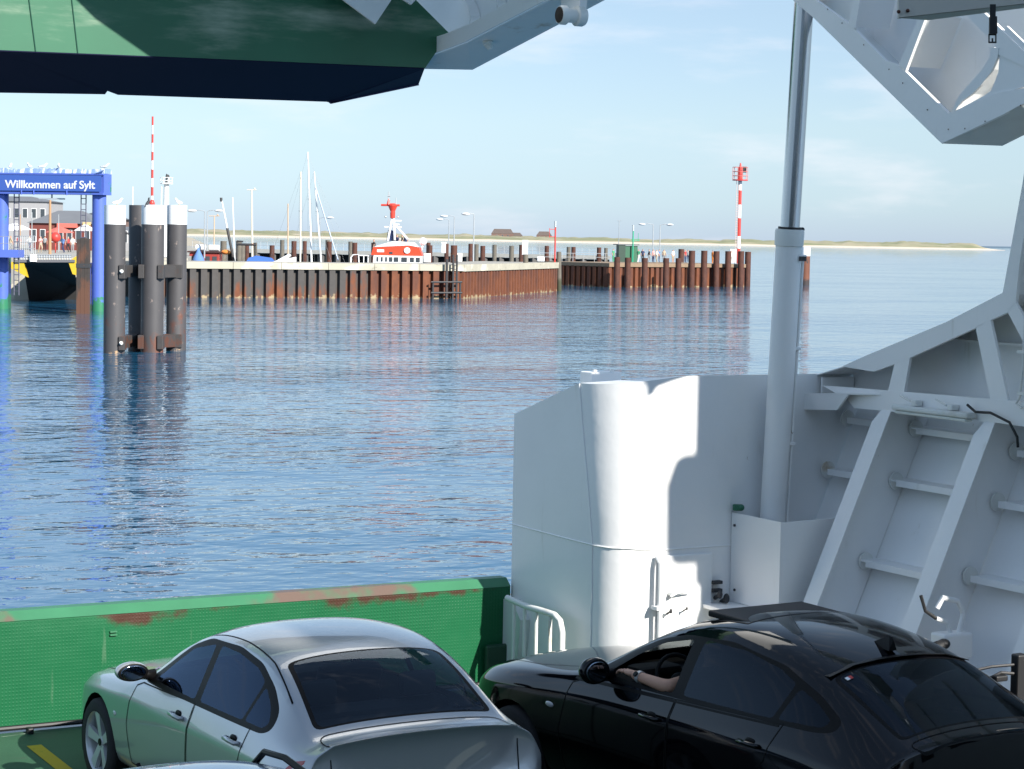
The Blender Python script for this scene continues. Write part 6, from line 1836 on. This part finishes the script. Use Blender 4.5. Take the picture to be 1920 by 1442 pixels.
    tube(b2, [cc + rm_ @ (p - Vector((-.36, 0, 0))) for p in ring], .016, 8)
    for a in (0, math.pi, -math.pi / 2): cyl(b2, cc, cc + rm_ @ Vector((.18 * math.cos(a), 0, .18 * math.sin(a))), .016, n=6)
    ball(b2, cc, .07, (1, .5, .8)); cyl(b2, cc, cc + rm_ @ Vector((0, .3, -.02)), .03, n=8); fin(b2, 'steering_wheel', M['seat_black'], root, smooth=40)
    b2 = NB(); m_ = S['rvm']; box(b2, (-.11, m_[0] - .02, m_[1] - .03), (.11, m_[0] + .01, m_[1] + .03), bev=.015); cyl(b2, (0, m_[0], m_[1]), (0, m_[0] + .06, m_[1] + .07), .012, n=6); fin(b2, 'interior_mirror', M['trim'], root)
    # door mirrors
    my, mz = S['mir']; mw = S['mirw']
    for sgn in (-1, 1):
        h = on_shell(bvh, 0, sgn, my + .06, mz - .05) or Vector((sgn * .85, my, mz))
        b2 = NB(); c_ = Vector((h.x + sgn * (.06 + mw), my, mz))
        ball(b2, c_ + Vector((0, .03, 0)), 1, (mw, .095, S['mirh']), seg=20)
        for v in b2.verts:
            if v.co.y < c_.y - .01: v.co.y = c_.y - .01
        mo = fin(b2, 'door_mirror', P, root, smooth=60)
        b2 = NB(); ball(b2, c_ + Vector((0, -.010, 0)), 1, (mw * .94, .008, S['mirh'] * .92), seg=20); fin(b2, 'mirror_rim', M['trim'], mo, smooth=True)
        b2 = NB(); ball(b2, c_ + Vector((0, -.014, 0)), 1, (mw * .80, .008, S['mirh'] * .76), seg=20); fin(b2, 'mirror_glass', M['mirror_glass'], mo, smooth=True)
        b2 = NB(); tube(b2, [h, h + Vector((sgn * .05, 0, .012)), c_ + Vector((-sgn * mw * .7, .03, -.02))], [.05, .035, .04], 8); fin(b2, 'mirror_foot', M['trim'], mo, smooth=True)
    return root, bvh
def belt(z0, k, y0=0): return lambda y: z0 + k * (y0 - y)

E90 = dict(name='silver_sedan', label='silver four-door sedan parked facing the green bow gate', loc=(0, 0, 0), rotz=0.03, paint='paint_silver', glass='glass', scale=1.03,
    wb=2.76, arch=.365, wr=.325, wx=.895, spokes=5, zglass=.92, ymid=-1.9, crease={2: .25, 4: .5, 5: .35, 6: .5}, rcrease={13: .85},
    st=[(.80, [(0, .30), (.45, .30), (.52, .38), (.55, .48), (.53, .57), (.48, .62), (.38, .65), (.20, .67), (0, .68)]),
        (.64, [(0, .20), (.70, .22), (.77, .32), (.80, .48), (.78, .62), (.71, .69), (.55, .735), (.30, .76), (0, .77)]),
        (.36, [(0, .18), (.78, .20), (.86, .30), (.885, .50), (.865, .68), (.79, .765), (.62, .80), (.33, .825), (0, .835)]),
        (0, [(0, .17), (.80, .19), (.88, .30), (.905, .52), (.885, .72), (.815, .825), (.64, .855), (.34, .88), (0, .89)]),
        (-.42, [(0, .17), (.80, .19), (.875, .30), (.90, .54), (.885, .75), (.825, .875), (.67, .905), (.36, .93), (0, .94)]),
        (-.66, [(0, .17), (.80, .19), (.87, .30), (.90, .55), (.888, .77), (.83, .905), (.71, .95), (.39, .98), (0, .99)]),
        (-1.06, [(0, .17), (.80, .19), (.87, .30), (.90, .55), (.89, .78), (.835, .925), (.68, 1.20), (.42, 1.28), (0, 1.30)]),
        (-1.50, [(0, .17), (.80, .19), (.87, .30), (.90, .56), (.89, .79), (.84, .94), (.635, 1.385), (.41, 1.455), (0, 1.472)]),
        (-2.0, [(0, .17), (.80, .19), (.87, .30), (.90, .57), (.893, .81), (.842, .955), (.63, 1.415), (.41, 1.475), (0, 1.488)]),
        (-2.45, [(0, .17), (.80, .19), (.875, .30), (.905, .58), (.895, .83), (.84, .97), (.63, 1.375), (.41, 1.44), (0, 1.455)]),
        (-2.82, [(0, .17), (.80, .19), (.88, .31), (.91, .58), (.897, .845), (.832, .98), (.655, 1.225), (.41, 1.285), (0, 1.302)]),
        (-3.14, [(0, .18), (.80, .20), (.88, .32), (.91, .58), (.892, .85), (.81, .982), (.68, 1.035), (.42, 1.062), (0, 1.072)]),
        (-3.30, [(0, .19), (.77, .22), (.85, .33), (.875, .58), (.868, .85), (.79, .975), (.66, 1.022), (.42, 1.05), (0, 1.06)]),
        ([-3.50, -3.48, -3.46, -3.43, -3.40, -3.39, -3.39, -3.41, -3.42], [(0, .22), (.72, .25), (.79, .36), (.82, .58), (.825, .845), (.755, .985), (.64, 1.045), (.41, 1.078), (0, 1.088)]),
        ([-3.56, -3.54, -3.52, -3.47, -3.41, -3.38, -3.37, -3.385, -3.39], [(0, .24), (.68, .27), (.75, .38), (.78, .58), (.79, .83), (.74, .93), (.63, .985), (.40, 1.015), (0, 1.025)]),
        ([-3.60, -3.58, -3.56, -3.53, -3.48, -3.44, -3.42, -3.41, -3.41], [(0, .28), (.66, .32), (.74, .42), (.77, .54), (.74, .64), (.66, .70), (.56, .73), (.38, .74), (0, .745)])],
    front=[(-.68, -.70), (.68, -.70), (.57, -1.46), (-.57, -1.46)], rear=[(-.63, -3.11), (.63, -3.11), (.55, -2.50), (-.55, -2.50)],
    dlo=[(-.72, .925), (-1.02, 1.115), (-1.26, 1.265), (-1.52, 1.36), (-2.0, 1.39), (-2.36, 1.35), (-2.62, 1.25), (-2.80, 1.13), (-2.83, 1.03), (-2.74, .99)],
    panes=[('front_side_window', [(-.90, .965), (-1.10, 1.115), (-1.32, 1.255), (-1.64, 1.34), (-1.66, .985)], False), ('rear_side_window', [(-1.75, .99), (-1.73, 1.348), (-2.02, 1.352), (-2.34, 1.315), (-2.49, 1.255), (-2.43, 1.012)], False),
           ('quarter_window', [(-2.465, 1.016), (-2.525, 1.235), (-2.68, 1.145), (-2.76, 1.06), (-2.72, 1.02)], False)],
    doors=[('front_door', [(-.60, .60), (-.66, .88), (-.74, .912), (-1.69, .965), (-1.69, .33), (-.66, .33)]), ('rear_door', [(-1.705, .33), (-1.705, .966), (-2.58, .995), (-2.56, .80), (-2.42, .60), (-2.36, .33)])],
    zbelt=lambda y: 1.02, handles={'front_door': (-1.50, .845), 'rear_door': (-2.42, .885)},
    lid=[(-.64, -3.17), (.64, -3.17), (.66, -3.34), (.64, -3.47), (-.64, -3.47), (-.66, -3.34)], hood=[(-.66, -.62), (.66, -.62), (.72, .0), (.62, .55), (.3, .70), (-.3, .70), (-.62, .55), (-.72, 0)],
    seatm='seat', zfloor=.32, yfs=-1.35, yrs=-2.25, zdeck=1.0, yshelf=-3.0, ydash=-.72, zdash=.95, rvm=(-1.25, 1.30), mir=(-.86, 1.02), mirw=.118, mirh=.068)
car1, bv1 = make_car(dict(E90, loc=(6.10, 15.73, deckz(15.0) - .01), pitch=SL * .8))
# sedan details: tail lamps, badge, side repeater, roof channels
for sgn in (-1, 1):
    bm = NB()
    pts = [(-3.19, .88), (-3.24, .935), (-3.32, .955), (-3.40, .95), (-3.46, .80), (-3.38, .78), (-3.28, .82)]
    vs = [on_shell(bv1, 0, sgn, *p) for p in pts]
    q = [v + Vector((sgn * .006, 0, 0)) for v in vs if v]
    prism(bm, q, (-sgn * .02, 0, 0))
    w_ = [on_shell(bv1, 1, -1, sgn * x, z) for x, z in ((.80, .93), (.56, .975), (.58, .80), (.80, .78))]
    if all(w_): prism(bm, [v + Vector((0, -.008, 0)) for v in w_], (0, .02, 0))
    fin(bm, 'tail_lamp', M['lamp_red'], car1)
bm = NB(); c = on_shell(bv1, 1, -1, 0, .95)
cyl(bm, c + Vector((0, .004, 0)), c + Vector((0, -.008, 0)), .041, n=24); bd = fin(bm, 'badge', M['chrome'], car1)
bm = NB(); cyl(bm, c + Vector((0, -.0082, 0)), c + Vector((0, -.0095, 0)), .037, n=24); fin(bm, 'badge_ring', M['trim'], bd)
M['bw'] = [pm('badge_blue', (.05, .2, .55), .3), pm('badge_white', (.8, .8, .8), .3)]
bm = NB()
for k in range(4):
    pts = [c + Vector((0, -.0105, 0))] + [c + Vector((.022 * math.cos(a), -.0105, .022 * math.sin(a))) for a in [math.pi / 2 * k + math.pi / 2 * j / 5 for j in range(6)]]
    prism(bm, pts, (0, -.001, 0), mi=k % 2)
fin(bm, 'badge_quarters', M['bw'], bd)
bm = NB(); h = on_shell(bv1, 0, -1, -.36, .62); ball(bm, h, .022, (.3, 1.6, .8)); fin(bm, 'side_repeater', M['lamp_clear'], car1, smooth=True)
fin(ribbon(bv1, [(-.60, -1.45), (-.585, -2.0), (-.60, -2.45), (-.66, -2.85)], .010, 2, 1), 'roof_channel', M['trim'], car1); fin(ribbon(bv1, [(.60, -1.45), (.585, -2.0), (.60, -2.45), (.66, -2.85)], .010, 2, 1), 'roof_channel', M['trim'], car1)
bm = NB(); c2 = on_shell(bv1, 1, -1, .55, .80)

X6 = dict(name='black_coupe', label='large black sloping-roof coupe with open driver window beside the white casing', loc=(0, 0, 0), rotz=0.03, paint='paint_black', glass='glass_dark', scale=1.0,
    wb=2.933, arch=.425, wr=.375, wx=.975, spokes=5, zglass=1.10, ymid=-2.2, crease={2: .25, 4: .4, 5: .25, 6: .25}, rcrease={12: .7},
    st=[(.88, [(0, .34), (.50, .35), (.58, .45), (.62, .62), (.60, .75), (.53, .82), (.40, .86), (.22, .88), (0, .885)]),
        (.68, [(0, .28), (.80, .30), (.88, .42), (.90, .62), (.87, .82), (.78, .905), (.58, .95), (.30, .975), (0, .985)]),
        (.38, [(0, .26), (.86, .28), (.94, .40), (.975, .65), (.945, .89), (.85, .98), (.64, 1.015), (.33, 1.035), (0, 1.045)]),
        (0, [(0, .26), (.88, .28), (.96, .40), (.99, .68), (.96, .94), (.875, 1.03), (.68, 1.06), (.35, 1.085), (0, 1.095)]),
        (-.45, [(0, .25), (.87, .27), (.945, .38), (.97, .68), (.945, .96), (.885, 1.075), (.70, 1.11), (.37, 1.135), (0, 1.145)]),
        (-.74, [(0, .25), (.87, .27), (.935, .38), (.965, .68), (.945, .98), (.885, 1.105), (.74, 1.155), (.41, 1.19), (0, 1.20)]),
        (-1.16, [(0, .25), (.87, .27), (.935, .38), (.965, .68), (.948, 1.0), (.885, 1.125), (.69, 1.385), (.42, 1.45), (0, 1.465)]),
        (-1.62, [(0, .25), (.87, .27), (.935, .38), (.965, .69), (.95, 1.01), (.885, 1.14), (.645, 1.585), (.41, 1.66), (0, 1.677)]),
        (-2.2, [(0, .25), (.87, .27), (.935, .38), (.968, .70), (.952, 1.03), (.885, 1.16), (.64, 1.64), (.42, 1.715), (0, 1.732)]),
        (-2.75, [(0, .25), (.87, .27), (.94, .39), (.975, .71), (.958, 1.05), (.88, 1.18), (.64, 1.59), (.42, 1.67), (0, 1.69)]),
        (-3.2, [(0, .25), (.87, .28), (.95, .40), (.985, .72), (.965, 1.06), (.87, 1.195), (.67, 1.46), (.45, 1.545), (0, 1.565)]),
        (-3.6, [(0, .27), (.86, .30), (.945, .42), (.98, .73), (.955, 1.06), (.85, 1.18), (.69, 1.30), (.44, 1.372), (0, 1.392)]),
        ([-3.93, -3.92, -3.90, -3.88, -3.88, -3.88, -3.90, -3.93, -3.94], [(0, .30), (.84, .33), (.92, .45), (.95, .73), (.925, 1.02), (.82, 1.125), (.69, 1.195), (.43, 1.245), (0, 1.26)]),
        ([-3.98, -3.97, -3.95, -3.92, -3.92, -3.92, -3.94, -3.97, -3.98], [(0, .33), (.82, .36), (.90, .47), (.93, .73), (.90, .96), (.79, 1.05), (.66, 1.10), (.42, 1.14), (0, 1.15)]),
        ([-4.02, -4.01, -3.99, -3.97, -3.97, -3.97, -3.98, -3.99, -4.0], [(0, .40), (.72, .44), (.80, .54), (.83, .68), (.80, .79), (.72, .85), (.60, .88), (.40, .89), (0, .895)])],
    front=[(-.70, -.80), (.70, -.80), (.57, -1.56), (-.57, -1.56)], rear=[(-.62, -3.80), (.62, -3.80), (.59, -3.12), (-.59, -3.12)],
    dlo=[(-.80, 1.13), (-1.10, 1.325), (-1.40, 1.47), (-1.70, 1.55), (-2.2, 1.585), (-2.75, 1.53), (-3.15, 1.415), (-3.42, 1.30), (-3.40, 1.235), (-3.25, 1.215)],
    panes=[('front_side_window', [(-1.00, 1.17), (-1.26, 1.345), (-1.50, 1.465), (-1.80, 1.535), (-1.83, 1.19)], True), ('rear_side_window', [(-1.94, 1.195), (-1.92, 1.55), (-2.35, 1.555), (-2.72, 1.505), (-2.92, 1.445), (-2.86, 1.225)], False),
           ('quarter_window', [(-2.91, 1.23), (-2.97, 1.425), (-3.16, 1.37), (-3.33, 1.295), (-3.30, 1.25)], False)],
    doors=[('front_door', [(-.60, .70), (-.70, 1.06), (-.82, 1.105), (-1.88, 1.16), (-1.88, .42), (-.68, .42)]), ('rear_door', [(-1.895, .42), (-1.895, 1.161), (-2.98, 1.215), (-2.92, .98), (-2.68, .76), (-2.55, .42)])],
    zbelt=lambda y: 1.24, handles={'front_door': (-1.70, 1.01), 'rear_door': (-2.76, 1.055)},
    lid=[(-.60, -3.84), (.60, -3.84), (.58, -3.93), (-.58, -3.93)], hood=[(-.68, -.70), (.68, -.70), (.74, 0), (.64, .58), (.3, .74), (-.3, .74), (-.64, .58), (-.74, 0)],
    seatm='seat_black', zfloor=.45, yfs=-1.55, yrs=-2.55, zdeck=1.12, yshelf=-3.3, ydash=-.85, zdash=1.14, rvm=(-1.38, 1.48), mir=(-1.14, 1.225), mirw=.115, mirh=.095)
car2, bv2 = make_car(dict(X6, loc=(8.78, 14.08, deckz(13.0) - .01), pitch=.006, rotz=.065))
# coupe details: raised sunroof panel, aerial fin, spoiler lip, tail lamps, indicator, sticker
bm = NB(); box(bm, (-.42, -2.25, 1.640), (.42, -1.62, 1.684), bev=.012, rot=Matrix.Rotation(.015, 3, 'X'))
fin(bm, 'sunroof_panel', pm('sunroof_glass', (.003, .003, .004), .5, spec=.2), car2)
fin(ribbon(bv2, [(-.45, -1.5), (.45, -1.5), (.45, -2.1), (-.45, -2.1)], .02, 2, 1, close=True), 'sunroof_gap', M['trim'], car2)
bm = NB(); c = on_shell(bv2, 2, 1, 0, -2.92)
prism(bm, [c + Vector((0, .10, -.01)), c + Vector((0, -.06, .075)), c + Vector((0, -.10, .07)), c + Vector((0, -.11, -.02))], (.006, 0, 0))
vs = [c + Vector(p) for p in ((-.035, -.11, -.015), (.035, -.11, -.015), (0, .12, -.005), (0, -.075, .078), (0, -.11, .06))]
v = [bm.verts.new(p) for p in vs]
for f in ((0, 2, 3), (1, 3, 2), (0, 3, 4), (1, 4, 3), (0, 4, 1)): bm.faces.new([v[i] for i in f])
fin(bm, 'aerial_fin', M['trim'], car2)
bm = NB()
lip = [on_shell(bv2, 2, 1, x, -3.08) for x in (-.60, -.4, -.2, 0, .2, .4, .60)]
for a, b in zip(lip, lip[1:]):
    prism(bm, [a + Vector((0, .03, .001)), b + Vector((0, .03, .001)), b + Vector((0, -.035, .006)), a + Vector((0, -.035, .006))], (0, 0, .005))
fin(bm, 'roof_spoiler', M['trim'], car2)
for sgn in (-1, 1):
    bm = NB(); q = [on_shell(bv2, 0, sgn, *p) for p in ((-3.45, .99), (-3.60, 1.06), (-3.80, 1.06), (-3.87, 1.0), (-3.87, .88), (-3.75, .90))]
    q = [p + Vector((sgn * .006, 0, 0)) for p in q if p]; prism(bm, q, (-sgn * .02, 0, 0)); fin(bm, 'tail_lamp', M['lamp_red'], car2)
bm = NB(); h = on_shell(bv2, 0, -1, -.48, .86); ball(bm, h, .03, (.25, 1.8, .7)); fin(bm, 'side_indicator', M['lamp_clear'], car2, smooth=True)
fin(ribbon(bv2, [(-.70, 1.09), (-.95, 1.103), (-2.0, 1.152), (-2.95, 1.198)], .014, 0, -1), 'belt_moulding', M['trim'], car2)
bm = NB()
for i, (mi, a, b) in enumerate(((0, -.53, -.505), (1, -.505, -.48))):
    pts = [on_shell(bv2, 2, 1, x, y) + Vector((0, 0, .006)) for x, y in ((a, -3.17), (b, -3.17), (b, -3.20), (a, -3.20))]
    f = plate(bm, pts, mi)
fin(bm, 'window_sticker', [M['white_flat'], M['red_paint']], car2)

# ---- third car just below the frame: only its roof and roof rail show
est = dict(E90, name='pale_blue_estate', label='pale blue estate car roof with black roof rail at the bottom edge', paint='paint_blue', rotz=.03, pitch=SL * .8, scale=1.03)
st = [list(s) for s in E90['st']]
top_ = {9: 1.415, 10: 1.40, 11: 1.38, 12: 1.34}
for i, z in top_.items():
    p = list(st[i][1]); p[6] = (.60, z - .07); p[7] = (.37, z - .012); p[8] = (0, z); st[i][1] = p
p = list(st[13][1]); p[5] = (.77, 1.0); p[6] = (.62, 1.20); p[7] = (.40, 1.25); p[8] = (0, 1.27); st[13][1] = p
est['st'] = [tuple(s) for s in st]; est['rear'] = [(-.55, -3.40), (.55, -3.40), (.52, -3.28), (-.52, -3.28)]
est['lid'] = [(-.3, -3.42), (.3, -3.42), (.3, -3.46), (-.3, -3.46)]
est['dlo'] = E90['dlo'][:5] + [(-2.6, 1.335), (-3.1, 1.30), (-3.35, 1.2), (-3.35, 1.04), (-3.2, 1.01)]
est['panes'] = E90['panes'][:2] + [('quarter_window', [(-2.62, 1.03), (-2.66, 1.25), (-3.05, 1.24), (-3.25, 1.17), (-3.25, 1.05)], False)]
car3, bv3 = make_car(dict(est, loc=(3.86, 12.35, deckz(11.0))))
for sgn in (-1, 1):
    bm = NB(); rp = []
    for y in (-1.42, -1.55, -1.8, -2.4, -3.0, -3.25):
        c = on_shell(bv3, 2, 1, sgn * .555, y)
        if c: rp.append(c + Vector((0, 0, .065 if -3.2 < y < -1.5 else .0)))
    tube(bm, rp, .018, 8); fin(bm, 'roof_rail', M['trim'], car3, smooth=40)

# ---- the driver with an arm on the open window
mw2 = car2.matrix_basis if False else (Matrix.Translation(Vector(car2.location)) @ car2.rotation_euler.to_matrix().to_4x4())
def c2w(p): return mw2 @ Vector(p)
V = [(-.37, -1.52, .72), (-.37, -1.66, 1.02), (-.37, -1.68, 1.22), (-.37, -1.65, 1.33), (-.37, -1.63, 1.43), (-.37, -1.62, 1.54),
     (-.56, -1.66, 1.20), (-.845, -1.74, 1.215), (-.875, -1.50, 1.235), (-.89, -1.40, 1.245),
     (-.18, -1.66, 1.20), (-.12, -1.45, 1.02), (-.22, -1.20, 1.10),
     (-.47, -1.18, .74), (-.47, -.85, .58), (-.27, -1.18, .74), (-.27, -.85, .58)]
E_ = [(0, 1), (1, 2), (2, 3), (3, 4), (4, 5), (2, 6), (6, 7), (7, 8), (8, 9), (2, 10), (10, 11), (11, 12), (0, 13), (13, 14), (0, 15), (15, 16)]
Rr = [.15, .15, .15, .06, .09, .085, .075, .052, .038, .034, .075, .05, .04, .085, .06, .085, .06]
bm = skin(V, E_, Rr, 2)
hand0 = Vector((-.89, -1.40, 1.245))
palm = skin([hand0 + Vector((0, -.03, 0)), hand0 + Vector((-.002, .02, .006)), hand0 + Vector((-.004, .07, .008))], [(0, 1), (1, 2)], [(.032, .026), (.042, .022), (.044, .018)], 2)
def merge(dst, src, mi=None):
    me = bpy.data.meshes.new('m'); src.to_mesh(me); src.free(); n0 = len(dst.faces); dst.from_mesh(me); bpy.data.meshes.remove(me)
    dst.faces.ensure_lookup_table()
merge(bm, palm)
for i, (ox, ln) in enumerate(((-.030, .060), (-.010, .072), (.011, .068), (.030, .052))):
    b_ = hand0 + Vector((ox - .004, .075, .008))
    fgr = skin([b_ - Vector((0, .02, 0)), b_, b_ + Vector((ox * .1, ln * .45, .004)), b_ + Vector((ox * .15, ln * .78, -.010)), b_ + Vector((ox * .15, ln * .98, -.028))], [(0, 1), (1, 2), (2, 3), (3, 4)], [.010, .0095, .009, .008, .007], 1)
    merge(bm, fgr)
b_ = hand0 + Vector((.034, .01, .0))
merge(bm, skin([b_, b_ + Vector((.022, .03, -.002)), b_ + Vector((.026, .062, -.008))], [(0, 1), (1, 2)], [.013, .011, .009], 1))
for f in bm.faces:
    c = f.calc_center_median()
    f.smooth = True
    arm_ = c.x < -.60
    f.material_index = 3 if (c.z > 1.50 or (c.z > 1.40 and c.y < -1.66)) and not arm_ else 2 if c.z > 1.31 else 2 if arm_ and c.x < -.70 else 2 if c.y > -1.30 and c.z > 1.0 else 1 if c.z < .86 else 0
for v in bm.verts: v.co = c2w(v.co)
bc = c2w((-.37, -1.5, .65))
drv = fin(bm, 'person', [CL['black'], CL['navy'], SKIN, HAIR[0]], base=bc)
tag(drv, 'driver in the black coupe resting a bare forearm with a watch on the window sill', 'person')
bm = NB(); wq = c2w((-.878, -1.475, 1.236)); wd = (c2w((-.885, -1.40, 1.242)) - c2w((-.872, -1.52, 1.234))).normalized()
cyl(bm, wq - wd * .014, wq + wd * .014, .043, n=18); wt = fin(bm, 'watch_strap', M['steel'], drv, smooth=40)
bm = NB(); cyl(bm, wq + Vector((-.035, 0, .022)), wq + Vector((-.043, 0, .028)), .02, n=14); fin(bm, 'watch_face', M['trim'], wt)
